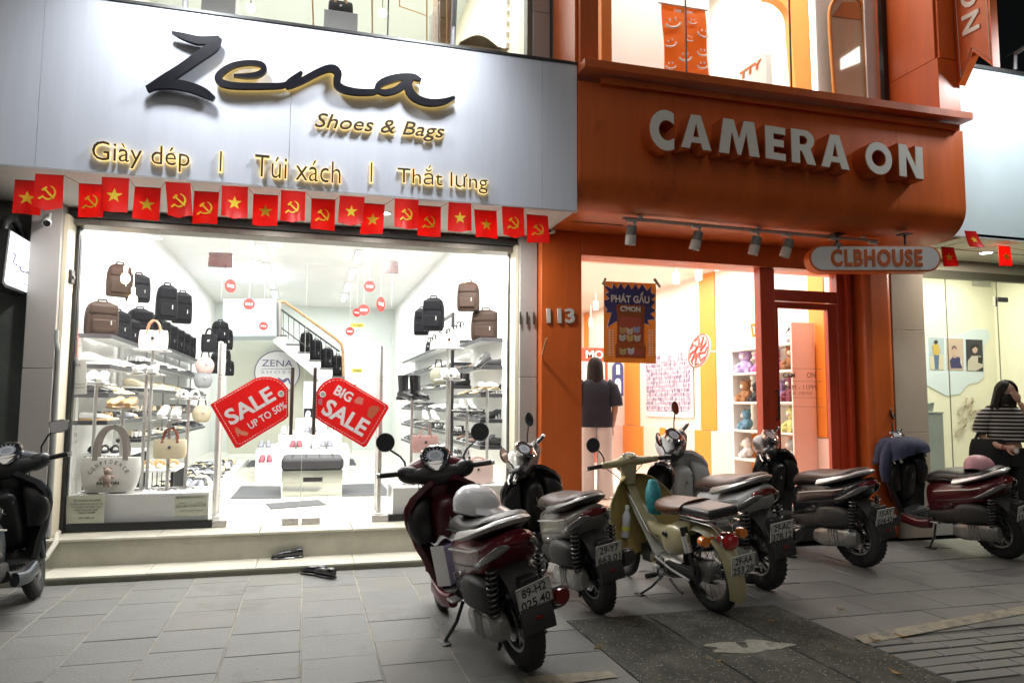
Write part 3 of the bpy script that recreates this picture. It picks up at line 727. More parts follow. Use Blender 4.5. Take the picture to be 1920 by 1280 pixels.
def block_letter(name, ch, o, right, up, w, h, d, m, parent, shrink=0.):
    cu = bpy.data.curves.new(name, 'CURVE'); cu.dimensions = '2D'; cu.fill_mode = 'BOTH'; cu.extrude = d/2; cu.offset = -shrink
    for poly in BLOCK[ch]:
        sp_ = cu.splines.new('POLY'); sp_.points.add(len(poly)-1); sp_.use_cyclic_u = True
        for p_, (x, y) in zip(sp_.points, poly): p_.co = (x*w, y*h, 0, 1)
    ob2 = bpy.data.objects.new(name, cu); me = bpy.data.meshes.new_from_object(ob2); bpy.data.objects.remove(ob2); bpy.data.curves.remove(cu)
    right = Vector(right).normalized(); up = Vector(up).normalized(); nn = right.cross(up)
    for v in me.vertices: x, y, z = v.co; v.co = Vector(o)+right*x+up*y+nn*z
    me.update(); return link(name, me, m, parent)
for ch, x0, x1, yt0, yt1, yb0, yb1 in [('C',1217,1265,203,209,278,285),('A',1275,1335,211,219,277,285),('M',1346,1425,220,230,287,297),('E',1434,1474,234,240,298,304),('R',1483,1531,240,247,305,312),('A',1538,1594,249,256,313,321),('O',1622,1674,264,271,324,331),('N',1685,1732,269,276,331,338)]:
    a, b, cc = at(x0,yb0,LYc), at(x1,yb1,LYc), at(x0,yt0,LYc); w = (b-a).length; h = ((at(x0,yt0,LYc)-a).length+(at(x1,yt1,LYc)-b).length)/2
    rt = (b-a).normalized(); up_ = Vector((-rt.z*.0,0,1)); a = a-cs_off
    o = block_letter('sign_letter', ch, a+Vector((0,.085,0)), rt, up_, w, h, .17, M_side, cs)
    block_letter('letter_face', ch, a+Vector((0,-.004,0)), rt, up_, w, h, .006, M_face, o, shrink=.007)
# hanging oval sign
hs = thing('hanging_sign', 'rounded white hanging sign with orange letters CLBHOUSE and orange rim', 'hanging sign', at(1634,487,6.15))
base = at(1634,487,6.15); rt = Vector((cos(YAW+.03), -sin(YAW+.03), 0)); up = Vector((0,0,1)); nb = rt.cross(up)
dpt = base.dot(CF); px = dpt/FPX
def oval(hw, hh, d0, d1):
    pts = []
    for k in range(13): a = radians(-90+15*k); pts.append(base+rt*(hw-hh+hh*cos(a))+up*(hh*sin(a))+nb*d0)
    for k in range(13): a = radians(90+15*k); pts.append(base+rt*(-hw+hh+hh*cos(a))+up*(hh*sin(a))+nb*d0)
    return MB().prism([p-hs.location for p in pts], nb*(d1-d0))
obj('rim', oval(119*px,24.5*px,-.075,.075), M_orange, hs, smooth=40, bev=.004)
obj('face', oval(115*px,21.5*px,.0755,.082), mat('sign_face', (.82,.82,.82), .5), hs, smooth=40)
obj('face', oval(115*px,21.5*px,-.082,-.0755), mat('sign_face'), hs, smooth=40)
text_fit('sign_lettering', 'CLBHOUSE', base+rt*(-80*px)+up*(-15.5*px)+nb*.083-hs.location, rt, up, 164*px, 32*px, mat('orange_print', (.62,.13,.02), .5), hs, depth=.012, bold=.034, space=1.16)
for s in (-62, 62):
    p = base+rt*(s*px)+up*(24*px)-hs.location
    obj('hanging_rod', MB().tube([p, (p.x, p.y, 3.188-base.z)], .011, 8).cbox((p.x,p.y,3.182-base.z), (.11,.11,.012)), M_iron, hs)
# ---------------------------------------------------------------- vertical blade sign ON
BX = 6.46
bsn = thing('blade_sign', 'orange ribbon shaped blade sign with letters ON and a swallowtail end', 'blade sign', (BX, 5.55, 5.2)); b_off = bsn.location.copy()
def bp(px_, py): p = atx(px_, py, BX); return p-b_off
pts = [bp(1781,-60), bp(1797,160), bp(1825,97), bp(1862,125), bp(1852,-60)]
obj('sign_body', MB().prism(pts, (.09,0,0)), M_orange, bsn)
L = [(1788,-60),(1802,146),(1823,89),(1857,112),(1847,-60)]
obj('outline', MB().tube([bp(*p)+Vector((-.003,0,0)) for p in L], .0035, 6), M_face, bsn)
def blade_text(s, bl, br, tl):
    a, b, c = bp(*bl), bp(*br), bp(*tl)
    text_fit('sign_letters', s, a+Vector((-.006,0,0)), b-a, c-a, (b-a).length, (c-a).length, M_face, bsn, depth=.005, bold=.03)
blade_text('N', (1804,33), (1806,69), (1836,16)); blade_text('O', (1801,-22), (1803,21), (1834,-38))
# ---------------------------------------------------------------- right neighbour: photo booth shop
rb = thing('photo_booth_building', 'cream lit photo booth shop with frameless glass front at the right edge', 'building', (8, 7.3, 0)); rb_off = rb.location.copy()
def rp(name, mb, m, **k):
    o = obj(name, mb, m, rb, **k); o.location = -rb_off; return o
M_cream_in = mat('cream_wall', (.84,.84,.68), .55, var=.02); M_cy = mat('pale_blue', (.66,.78,.84), .5)
RY = 7.30
rp('floor', MB().box((6.82,6.9,-.02),(11,12,.12)), mat('booth_floor', (.6,.6,.55), .3))
rp('back_wall', MB().box((6.82,9.4,.12),(11,9.6,4.0)), M_cream_in)
rp('side_wall', MB().box((6.53,7.42,.12),(6.815,9.4,4.0)), M_cream_in)
rp('side_wall', MB().box((10.8,7.42,.12),(11,9.4,4.0)), M_cream_in)
rp('ceiling', MB().box((6.53,7.5,3.58),(11,9.4,3.7)), M_cream_in)
rp('porch_ceiling', MB().box((6.83,6.2,3.27),(11,7.29,3.30)), M_cream_in)
rp('porch_seam', MB().box((6.83,6.78,3.265),(11,6.788,3.2695)), M_iron)
rp('head_frame', MB().box((6.82,7.27,3.03),(11,7.34,3.13)), mat('olive_metal', (.22,.22,.17), .4, .5))
rp('front_beam', MB().box((6.53,7.35,3.13),(11,7.49,3.6)), M_cream_in)
jx = [X_(1777,640,RY), X_(1872,620,RY)]
ed = [6.82]+jx+[10.8]
for a, b in zip(ed, ed[1:]): rp('glass_pane', MB().box((a+.003,RY-.005,.12),(b-.003,RY+.005,3.03)), M_glass)
for a in jx: rp('glass_joint', MB().box((a-.003,RY-.006,.12),(a+.003,RY+.006,3.03)), mat('joint', (.25,.26,.2), .5))
p = at(1868,571,RY-.02); rp('patch_fitting', MB().box((p.x-.01,RY-.02,p.z-.02),(p.x+.02,RY+.02,p.z+.1)).box((p.x+.02,RY-.02,p.z+.04),(p.x+.2,RY+.02,p.z+.1)), M_patch, bev=.003)
p = at(1824,534,9.38); rp('vent_grille', ppx([(1824,523),(1858,526),(1858,538),(1825,536)], 9.38, .015), mat('vent', (.45,.46,.42), .5))
# pale blue wave on the back wall, and script
wave = [(1738,636),(1790,630),(1830,616),(1852,618),(1856,632),(1845,650),(1845,706),(1833,717),(1815,721),(1800,738),(1775,742),(1738,722)]
rp('wave_panel', ppx(wave, 9.385, .014), M_cy, smooth=60)
hb = mat('script_brown', (.50,.44,.33), .5)
def script(strs, Y):
    for pth, w in strs:
        L, R = ribbon(pth, [w]*len(pth), 5)
        rp('script_letter', strip_mb(L, R, lambda x, y: at(x, y, Y), (0,.012,0)), hb, smooth=30)
script([([(1813,745),(1811,757),(1809,768)],2.4),([(1825,745),(1822,757),(1817,772),(1816,777)],2.4),([(1827,751),(1814,760),(1801,765),(1797,772),(1801,777),(1807,772)],2.4),
 ([(1829,770),(1822,770),(1821,776),(1827,777),(1830,769),(1831,777)],2.2),([(1836,778),(1836,769),(1841,768)],2.2),([(1846,768),(1845,776),(1851,776),(1854,768),(1854,777)],2.2),
 ([(1798,793),(1804,786),(1815,784),(1828,782)],2.4),([(1814,786),(1809,800),(1803,814),(1795,818),(1793,811),(1800,803),(1813,797)],2.4),([(1824,795),(1822,806)],2.2),([(1829,796),(1828,804),(1834,805),(1838,795),(1838,806)],2.2),([(1842,797),(1843,806)],2.2),([(1843,799),(1850,796),(1850,806)],2.2)], 9.37)
# sign of the photo booth shop
t = thing('shop_sign', 'blank pale cyan sign panel of the photo booth shop at upper right', 'shop sign', (8, 6.2, 3.25)); off = t.location.copy()
for a, b in ((6.56,8.2),(8.203,11)):
    o = obj('sign_panel', MB().box((a,6.2,3.26),(b,6.25,5.17)), mat('sign_cyan', (.66,.78,.80), .4, var=.02), t, bev=.002); o.location = -off
o = obj('top_trim', MB().box((6.56,6.18,5.172),(11,6.3,5.21)), M_iron, t); o.location = -off
t = thing('upper_facade', 'dark unlit upper storey above the cyan sign at the top right', 'building', (8.5, 7.5, 5.2)); off = t.location.copy()
o = obj('wall', MB().box((6.53,7.2,4.0),(11,7.34,9)), mat('night_glass', (.012,.016,.018), .15), t); o.location = -off
o = obj('canopy_beam', MB().box((6.6,6.3,5.215),(11,7.1,5.25)), mat('beam_grey', (.2,.2,.2), .5), t); o.location = -off
o = obj('cable', MB().tube([at(1885,108,6.6), at(1925,83,6.2)], .008, 6), M_steel, t); o.location = -off
# ---------------------------------------------------------------- interior light
WARM, COOL = (1,.86,.70), (.96,1,1)
LIGHTS = []
# ================================================================ MOTOR SCOOTERS
M_tyre = mat('tyre', (.020,.020,.019), .82, var=.3, vscale=30, bump=.3, bscale=90)
M_alloy = mat('alloy', (.40,.40,.39), .35, .9, var=.15, vscale=20)
M_darkalloy = mat('dark_alloy', (.10,.10,.10), .4, .8, var=.2, vscale=20)
M_case = mat('engine_case', (.34,.33,.31), .45, .7, var=.25, vscale=14, wear=((.12,.11,.10), 9, .58))
M_dust = mat('dusty_black', (.028,.027,.025), .62, var=.3, vscale=10, wear=((.05,.047,.042), 4, .58))
M_seatb = mat('seat_black', (.028,.026,.026), .42, var=.15, vscale=9, bump=.12, bscale=160)
M_seatbr = mat('seat_brown', (.060,.034,.026), .45, var=.2, vscale=8, bump=.15, bscale=140)
M_redlens = mat('red_lens', (.15,.008,.009), .12, coat=.6); M_redlens2 = mat('red_lens_bright', (.36,.012,.012), .12, coat=.6)
M_amber = mat('amber_lens', (.70,.20,.02), .15, coat=.6)
M_clear = mat('clear_lens', (.20,.20,.20), .06, .5, coat=.8)
M_mirror = mat('mirror_glass', (.45,.47,.5), .03, 1.)
M_dial = mat('dial', (.50,.52,.55), .25); M_dialb = mat('dial_black', (.02,.02,.024), .08, coat=1)
M_plate = mat('plate_white', (.56,.56,.53), .45, var=.15, vscale=16, wear=((.36,.35,.32), 12, .58))
M_ink = mat('plate_ink', (.02,.02,.022), .5)
M_rail = mat('rail_silver', (.60,.60,.59), .3, .35, var=.08)
def xform(mb, M):
    mb.v = [tuple(M @ Vector(v)) for v in mb.v]; return mb
def wheel(name, parent, x, r, w, spokes, rim, y=0., z=None, S=None, style='alloy', disc=True):
    """tyre, rim, spokes and hub of one wheel; axle along y"""
    z = r if z is None else z
    T = Matrix.Translation((x, y, z)) @ Matrix.Rotation(-pi/2, 4, 'X')
    if S is not None: T = S @ T
    pr = []
    for k in range(13):
        a = 2*pi*k/12
        pr.append((r-w*.62+w*.62*cos(a), w*.5*sin(a)))
    ty = MB().lathe(pr[:-1], 40, T, closed=True)
    # tread blocks
    for k in range(44):
        q = 2*pi*k/44
        for s in (-1, 1):
            R = T @ Matrix.Rotation(q+(.04*s), 4, 'Z') @ Matrix.Translation((r-.0075, 0, s*w*.17)) @ Matrix.Rotation(s*.5, 4, 'X')
            ty.cbox((0,0,0), (.007,.020,w*.20), R) if False else ty.box((-.0035,-.008,-w*.11),(.0035,.008,w*.11), R)
    wo = obj(name, ty, M_tyre, parent, smooth=50)
    rr = r-w*1.05
    if style == 'alloy':
        obj('rim', MB().lathe([(rr+.012,-w*.38),(rr+.012,w*.38),(rr-.012,w*.34),(rr-.018,0),(rr-.012,-w*.34)], 36, T, closed=True), rim, wo)
        sp = MB()
        for k in range(spokes):
            R = T @ Matrix.Rotation(2*pi*k/spokes, 4, 'Z')
            for s in (-.10, .10):
                sp.add([R @ Vector(p) for p in ((.03,s*.5-.012,-.012),(rr,s*.55-.010,-.014),(rr,s*.55+.010,-.014),(.03,s*.5+.012,-.012),(.03,s*.5-.012,.012),(rr,s*.55-.010,.014),(rr,s*.55+.010,.014),(.03,s*.5+.012,.012))],
                   [(3,2,1,0),(4,5,6,7),(0,1,5,4),(1,2,6,5),(2,3,7,6),(3,0,4,7)])
        obj('wheel_spokes', sp, rim, wo, smooth=0)
    else:
        obj('rim', MB().lathe([(rr+.008,-w*.32),(rr+.008,w*.32),(rr-.010,w*.26),(rr-.014,0),(rr-.010,-w*.26)], 40, T, closed=True), M_darkalloy, wo)
        sp = MB()
        for k in range(36):
            a = 2*pi*k/36; s = .03 if k % 2 else -.03; b = a+(.35 if k % 4 < 2 else -.35)
            sp.tube([T @ Vector((.055*cos(b),.055*sin(b),s)), T @ Vector((rr*cos(a),rr*sin(a),0))], .0018, 4, caps=False)
        obj('wheel_spokes', sp, M_darkalloy, wo)
    obj('wheel_hub', MB().lathe([(.0,-.06),(.03,-.06),(.05,-.04),(.055,.03),(.04,.05),(0,.055)], 20, T), M_darkalloy, wo)
    if disc: obj('brake_disc', MB().lathe([(.05,.048),(.105,.048),(.105,.053),(.05,.053)], 30, T, closed=True), M_steel, wo)
    return wo
def coil(p, q, r, wr, turns):
    p, q = Vector(p), Vector(q); d = (q-p); a = d.orthogonal().normalized(); b = d.normalized().cross(a)
    n = int(turns*10)
    return MB().tube([p+d*(k/n)+(a*cos(2*pi*k/10)+b*sin(2*pi*k/10))*r for k in range(n+1)], wr, 6)
def plate(parent, c, tilt, lines, S=None, w=.19, h=.14, roll=0.):
    T = Matrix.Translation(c) @ Matrix.Rotation(radians(-tilt), 4, 'Y') @ Matrix.Rotation(radians(roll), 4, 'X')
    # rear facing: right axis is -y seen from behind -> x axis of text along -y
    po = obj('licence_plate', MB().box((-.003,-w/2,-h/2),(.003,w/2,h/2), T), M_plate, parent, bev=.002)
    Rt = T.to_3x3() @ Vector((0,-1,0)); Up = T.to_3x3() @ Vector((0,0,1)); c = Vector(c); nn = Rt.cross(Up)
    fr = [c+nn*.0035+Rt*(sx*(w/2-.005))+Up*(sz*(h/2-.005)) for sx, sz in ((-1,-1),(1,-1),(1,1),(-1,1))]
    obj('plate_border', MB().tube(fr, .0014, 4, closed=True), M_ink, po)
    for i, s in enumerate(lines):
        ww = w*(.72 if i == 0 else .86)
        o = c + nn*.0032 - Rt*ww/2 + Up*((.008 if i == 0 else -.060))
        text_fit('plate_lettering', s, o, Rt, Up, ww, .050, M_ink, po, depth=.0012, bold=.012)
def tailfix(mb):
    """shorten the tail, stretch the front of the bench"""
    o = []
    for x, y, z in mb.v:
        if x < 0: x *= .48
        elif x > .2: x = x+(x-.2)*.27
        o.append((x, y, z))
    mb.v = o; return mb
def scooter(label, loc, heading, lean=8., steer=20., body=(.1,.01,.015), plate_txt=('29-Y7','663.01'), seat=None, rail=None, inner=None, spokes=5, rim=None, mirrors='round', badge=None, wheel_r=.272, headset=None, group='motor scooters parked in front of the shops', mirror_on=(1, 1), tailw=1., dust=.0, cowl=None, stand=True, muffler=True, size=1., plate_roll=0., wings=None):
    t = thing('motor_scooter', label, 'scooter', loc, 0, group)
    t.rotation_euler = (-radians(lean), 0, radians(heading)); t.scale = (size,)*3
    key = 'paint_%d_%d_%d' % tuple(int(c*999) for c in body)
    P = mat(key, body, .30, var=.12, vscale=3, coat=.22, bump=.02, bscale=30)
    seat = seat or M_seatb; rail = rail or M_rail; inner = inner or M_black; rim = rim or M_darkalloy; headset = headset or P
    R_ = wheel_r; WB = 1.28
    S = Matrix.Translation((1.02,0,.90)) @ Matrix.Rotation(radians(steer), 4, Vector((-.43,0,.90))) @ Matrix.Translation((-1.02,0,-.90))
    A = lambda n, mb, m, st=False, par=None, **k: obj(n, xform(mb, S) if st else mb, m, par or t, **k)
    wheel('rear_wheel', t, 0, R_, .105, spokes, rim)
    wheel('front_wheel', t, WB, R_, .09, spokes, rim, S=S)
    # ---- frame body
    b = A('body_panel', tailfix(MB().loft([(.55,0,.47,.085,.155,0,2.6),(.46,0,.52,.13,.165,0,2.6),(.30,0,.565,.158,.145,0,2.8),(.10,0,.605,.170,.12,0,2.8),(-.10,0,.645,.160,.098,0,2.6),(-.26,0,.69,.125,.075,0,2.4),(-.40,0,.735,.062,.045,0,2.2)], 24, sub=4)), P, smooth=60)
    A('lower_cover', tailfix(MB().loft([(.56,0,.33,.10,.06,0,3),(.42,0,.34,.125,.085,0,3),(.24,0,.40,.13,.09,0,3),(.08,0,.46,.12,.08,0,3)], 20)), M_dust, smooth=50)
    A('seat', tailfix(MB().loft([(.53,0,.665,.075,.035,-.5,2.4),(.47,0,.705,.115,.055,-.25,2.6),(.34,0,.742,.142,.055,0,2.8),(.16,0,.752,.158,.055,.05,2.8),(.02,0,.775,.160,.058,.12,2.8),(-.14,0,.802,.140,.048,.10,2.6),(-.27,0,.812,.095,.03,.0,2.4)], 24, sub=4)), seat, smooth=60)
    for s in (1, -1): A('seat_seam', tailfix(MB().tube([(.50,s*.118,.69),(.34,s*.150,.728),(.14,s*.166,.735),(0,s*.166,.765),(-.14,s*.146,.792)], .004, 6)), M_black)
    # grab rail: broad flat loop round the tail
    f = lambda u, v: ((.10-.50*sin(pi*u)**.8 if 0<u<1 else .10), .172*cos(pi*u)*(1-.18*sin(pi*u)), .752+.085*sin(pi*u)**.9 + .028*(v-.5)+0.0)
    def railf(u, v):
        a = pi*u; s = max(0., sin(a)); o = .5-v
        return (.22-.40*s**.8 - o*.030*s, (.172+o*.030+.010*s)*cos(a)*(1-.10*s) , .715+.105*s**.9 - o*.030*(1-s)+ .012*(1-abs(2*v-1)))
    A('grab_rail', MB().sheet(railf, 30, 3, .034), rail, smooth=60)
    A('tail_light', tailfix(MB().loft([(-.33,0,.715,.105,.028,0,2.6),(-.39,0,.725,.085,.030,0,2.6),(-.43,0,.735,.04,.018,0,2.4)], 16)), M_redlens, smooth=60)
    for s in (-1, 1):
        A('turn_signal', tailfix(MB().loft([(.06,s*.160,.590,.008,.010,.3,2.2),(-.10,s*.158,.622,.012,.022,.3,2.2),(-.26,s*.132,.660,.014,.028,.25,2.2),(-.40,s*.090,.70,.013,.024,.2,2.2),(-.46,s*.06,.71,.004,.006,.2,2.2)], 12)), M_clear, smooth=60)
    for s in (1, -1): A('side_trim', tailfix(MB().tube([(.42,s*.158,.60),(.25,s*.176,.638),(.05,s*.180,.668),(-.10,s*.168,.69)], .006, 6)), M_rail)
    # ---- tail: inner fender, mudguard, plate
    A('rear_fender', MB().sheet(lambda u, v: (.02-.24*u-.03*sin(pi*u), (v-.5)*(.20-.03*u), .58-.03*u-.10*u*u*1.2 + .035*(1-(2*v-1)**2)), 12, 6, .012)
      .sheet(lambda u, v: (-.215-.09*sin(pi*u*.6)+.0*u, (v-.5)*.17, .49-.20*u), 8, 4, .008), M_dust, smooth=60)
    A('plate_bracket', MB().box((-.275,-.05,.40),(-.20,.05,.55)), M_black, bev=.006)
    plate(t, (-.296,0,.468), 16, plate_txt, roll=-plate_roll)
    A('rear_reflector', MB().box((-.318,-.022,.352),(-.31,.022,.372)), M_redlens, bev=.002)
    # ---- engine, filter, shock, muffler
    A('engine_case', MB().loft([(.36,.105,.235,.045,.055,.15,3),(.24,.118,.245,.058,.085,.1,3),(.08,.122,.265,.058,.080,0,3),(-.04,.118,.272,.052,.078,0,3),(-.10,.112,.272,.03,.05,0,2.6)], 18), M_case, smooth=50)
    ec = t.children[-1]
    A('case_cover', MB().lathe([(0,.0),(.045,.0),(.055,-.008),(.055,-.016)], 22, Matrix.Translation((.0,.172,.272)) @ Matrix.Rotation(-pi/2, 4, 'X')), M_alloy, par=ec); A('case_cover', MB().lathe([(0,.0),(.035,.0),(.04,-.01)], 18, Matrix.Translation((.22,.178,.245)) @ Matrix.Rotation(-pi/2, 4, 'X')), M_alloy, par=ec)
    for k in range(4):
        obj('case_rib', MB().box((.06+.03*k,.168,.20),(.068+.03*k,.184,.33)), M_case, ec)
    A('air_filter_box', MB().loft([(.30,.145,.40,.025,.055,.1,3.4),(.22,.155,.425,.05,.085,.1,3.4),(.06,.158,.44,.052,.088,.05,3.4),(-.05,.150,.44,.04,.07,0,3.4),(-.08,.145,.44,.02,.04,0,3)], 18), M_dust, smooth=50)
    A('engine_block', MB().loft([(.40,0,.27,.09,.08,0,3),(.2,0,.29,.10,.10,0,3),(.05,0,.28,.08,.07,0,3)], 14), M_darkalloy)
    for s in (1, -1):
        y = .142*s
        so_ = A('shock_absorber', MB().tube([(-.035,y,.285),(-.085,y*.98,.46)], .017, 10).tube([(-.05,y,.36),(-.115,y*.95,.60)], .011, 10).lathe([(0,-.012),(.026,-.012),(.026,.012),(0,.012)], 14, Matrix.Translation((-.033,y,.282)) @ Matrix.Rotation(pi/2, 4, 'X')), M_black)
        obj('spring', coil((-.055,y,.345),(-.113,y*.95,.595), .029, .0062, 8.5), M_darkalloy, so_)
    if muffler:
        mo = A('exhaust_muffler', MB().loft([(.30,-.135,.235,.03,.03,.0,2.4),(.18,-.16,.265,.05,.055,.15,2.8),(.0,-.165,.315,.058,.065,.22,2.8),(-.14,-.165,.365,.06,.068,.22,2.8),(-.22,-.165,.390,.055,.062,.22,2.8),(-.24,-.165,.395,.03,.035,.22,2.4)], 18), M_dust, smooth=50)
        obj('heat_shield', MB().loft([(.16,-.195,.272,.022,.045,.18,2.6),(0,-.205,.318,.024,.05,.22,2.6),(-.12,-.21,.358,.024,.05,.22,2.6),(-.18,-.205,.375,.012,.03,.22,2.6)], 14), M_black, mo, smooth=50)
        obj('muffler_tip', MB().loft([(-.225,-.165,.392,.048,.052,.22,2.4),(-.265,-.165,.402,.040,.043,.22,2.4)], 16), M_redlens if badge else M_darkalloy, mo)  # red tip colour stands in for a reflection in its chrome
    # ---- floor and leg shield
    A('floorboard', MB().loft([(.58,0,.295,.135,.04,0,4),(.70,0,.275,.165,.035,0,4),(.86,0,.278,.17,.035,0,4),(.98,0,.32,.15,.04,.6,4)], 20), M_dust, smooth=50)
    for s in (1, -1): A('floor_side_panel', MB().loft([(.60,s*.150,.265,.03,.045,0,2.6),(.72,s*.175,.255,.028,.045,0,2.6),(.92,s*.165,.28,.02,.05,.4,2.6)], 12), P, smooth=60)
    fl = MB()
    for k in range(5): fl.box((.66+.05*k,-.12,.311),(.68+.05*k,.12,.318))
    A('floor_mat', fl, M_black)
    def hw(v):
        K = [(0,.14),(.2,.18),(.45,.235),(.65,.27),(.78,.268),(.88,.22),(.95,.15),(1.01,.075)]
        for (a, p), (b, q) in zip(K, K[1:]):
            if v <= b: f = max(0,(v-a)/(b-a)); return p+(q-p)*(f*f*(3-2*f)*.5+f*.5)
        return .075
    def shield(off, k):
        def f(u, v):
            q = 2*u-1; w = hw(v)*k
            return (.955+.155*sin(pi*min(1,.15+.62*v))-.115*v*v*.9 - .15*q*q*(.6+.4*sin(pi*v)) + off, w*q, .275+.66*v)
        return f
    A('leg_shield', MB().sheet(shield(.012,1.), 18, 26, .016), P, smooth=70)
    A('inner_panel', MB().sheet(shield(-.018,.93), 18, 26, .03), inner, smooth=70)
    for s in (1, -1):
        A('pocket_lid', MB().loft([(.93,s*.165,.56,.05,.03,pi/2,2.6),(.925,s*.185,.64,.072,.045,pi/2,2.6),(.915,s*.185,.73,.075,.05,pi/2,2.6),(.915,s*.155,.81,.055,.04,pi/2,2.4),(.925,s*.13,.84,.02,.02,pi/2,2.2)], 18), wings or M_black, smooth=60)
    gb = A('glove_box', MB().loft([(.885,0,.62,.055,.16,.30,3.4),(.91,0,.61,.085,.20,.28,3.4),(.99,0,.60,.11,.24,.25,3.4)], 18), inner, smooth=50)
    obj('bag_hook', MB().tube([(.885,0,.70),(.850,0,.695),(.845,0,.675),(.860,0,.665)], .006, 6), M_steel, gb)
    obj('ignition_lock', MB().lathe([(0,.02),(.016,.02),(.018,0)], 12, Matrix.Translation((.875,-.05,.74)) @ Matrix.Rotation(-pi/2, 4, 'Y')), M_steel, gb)
    A('front_cowl', MB().loft([(1.10,0,.40,.09,.05,pi/2,2.6),(1.13,0,.56,.12,.07,pi/2,2.6),(1.10,0,.74,.105,.065,pi/2,2.6),(1.05,0,.90,.075,.055,pi/2,2.6)], 20), cowl or P, smooth=60)
    A('front_light', MB().loft([(1.175,0,.56,.09,.012,pi/2,2.4),(1.185,0,.62,.10,.016,pi/2,2.4),(1.165,0,.70,.07,.012,pi/2,2.4)], 16), M_clear, smooth=60)
    # ---- steering group
    for s in (-1, 1):
        A('fork_leg', MB().tube([(WB,s*.075,R_),(WB-.06,s*.072,R_+.24),(WB-.15,s*.05,.62)], [.020,.022,.018], 10), M_darkalloy, st=True)
    ff = lambda u, v: (WB+(R_+.035)*cos(radians(-8+165*u)), (v-.5)*2*(.058*(.55+.45*sin(pi*u)**.5)), R_+(R_+.035-.030*(2*v-1)**2)*sin(radians(-8+165*u)))
    A('front_fender', MB().sheet(ff, 20, 6, .008), P, st=True, smooth=60)
    Z90 = Matrix.Translation((1.02,0,0)) @ Matrix.Rotation(pi/2, 4, 'Z')
    hb = A('handlebar_cover', xform(MB().loft([(-.235,.045,.985,.030,.030,0,2.4),(-.17,.03,.995,.048,.048,0,2.4),(-.09,0,1.005,.085,.070,0,2.6),(0,-.01,1.01,.10,.085,0,2.6),(.09,0,1.005,.085,.070,0,2.6),(.17,.03,.995,.048,.048,0,2.4),(.235,.045,.985,.030,.030,0,2.4)], 20, sub=4), Z90), headset, st=True, smooth=60)
    A('handlebar_inner_cover', xform(MB().loft([(-.20,.085,.975,.03,.035,0,2.4),(-.10,.075,.965,.05,.055,0,2.6),(0,.07,.96,.055,.075,0,2.6),(.10,.075,.965,.05,.055,0,2.6),(.20,.085,.975,.03,.035,0,2.4)], 18), Z90), M_black, st=True, smooth=60)
    A('steering_neck', MB().loft([(1.00,0,.80,.075,.06,pi/2,2.6),(.985,0,.88,.075,.065,pi/2,2.6),(.985,0,.96,.085,.06,pi/2,2.6)], 16), inner, st=True, smooth=60)
    TI = S @ Matrix.Translation((.940,0,1.085)) @ Matrix.Rotation(radians(-46), 4, 'Y') @ Matrix.Diagonal((.98,1.18,1,1))
    ip = obj('instrument_panel', MB().lathe([(.0,-.03),(.082,-.03),(.085,.006),(.076,.012),(.070,.004)], 28, TI), M_chrome, t, smooth=50)
    obj('dial_glass', MB().lathe([(0,.004),(.071,.004)], 28, TI), M_dialb, ip, smooth=0)
    dl_ = MB()
    for k in range(13):
        a = radians(-40+260*k/12); dl_.add([TI @ Vector((r*cos(a+d), r*sin(a+d), .0056)) for r, d in ((.050,-.03),(.062,-.03),(.062,.03),(.050,.03))], [(0,1,2,3)])
    dl_.lathe([(.030,.0052),(.036,.0052)], 22, TI)
    obj('dial_marks', dl_, M_dial, ip, smooth=0)
    obj('dial_face', MB().lathe([(0,.0048),(.048,.0048)], 28, TI), mat('dial_face', (.22,.24,.27), .4), ip, smooth=0)
    obj('dash_chin', MB().loft([(-.055,0,.0,.070,.012,0,2.4),(-.095,0,-.002,.050,.012,0,2.4),(-.125,0,-.006,.018,.008,0,2.2)], 14) if False else xform(MB().loft([(-.05,0,.0,.078,.012,0,2.4),(-.085,0,-.003,.052,.012,0,2.4),(-.115,0,-.008,.016,.008,0,2.2)], 14), S @ Matrix.Translation((.940,0,1.085)) @ Matrix.Rotation(radians(-46), 4, 'Y')), M_chrome, ip, smooth=50)
    for s in (-1, 1):
        gr = A('grip', MB().tube([(.965,s*.235,.992),(.93,s*.365,1.000)], .0175, 12).tube([(.968,s*.225,.992),(.963,s*.245,.993)], .026, 12), M_black, st=True)
        obj('bar_end', xform(MB().tube([(.930,s*.365,1.0),(.926,s*.385,1.001)], .016, 12), S), M_steel, gr)
        for k in range(5):
            p = Vector((.965,s*.235,.992)).lerp(Vector((.93,s*.365,1.0)), .2+.16*k)
            gr.data  # ribs stay part of the grip material
        A('brake_lever', MB().tube([(.99,s*.21,.998),(1.025,s*.25,.998),(1.01,s*.32,.992),(.985,s*.375,.985)], [.008,.008,.007,.006], 8), M_alloy, st=True)
        A('switch_box', xform(MB().loft([(s*.10,.07,.965,.03,.04,0,2.4),(s*.155,.062,.975,.055,.058,0,2.6),(s*.215,.055,.985,.050,.052,0,2.6),(s*.245,.055,.99,.028,.030,0,2.4)], 16), Z90), M_black, st=True, smooth=60)
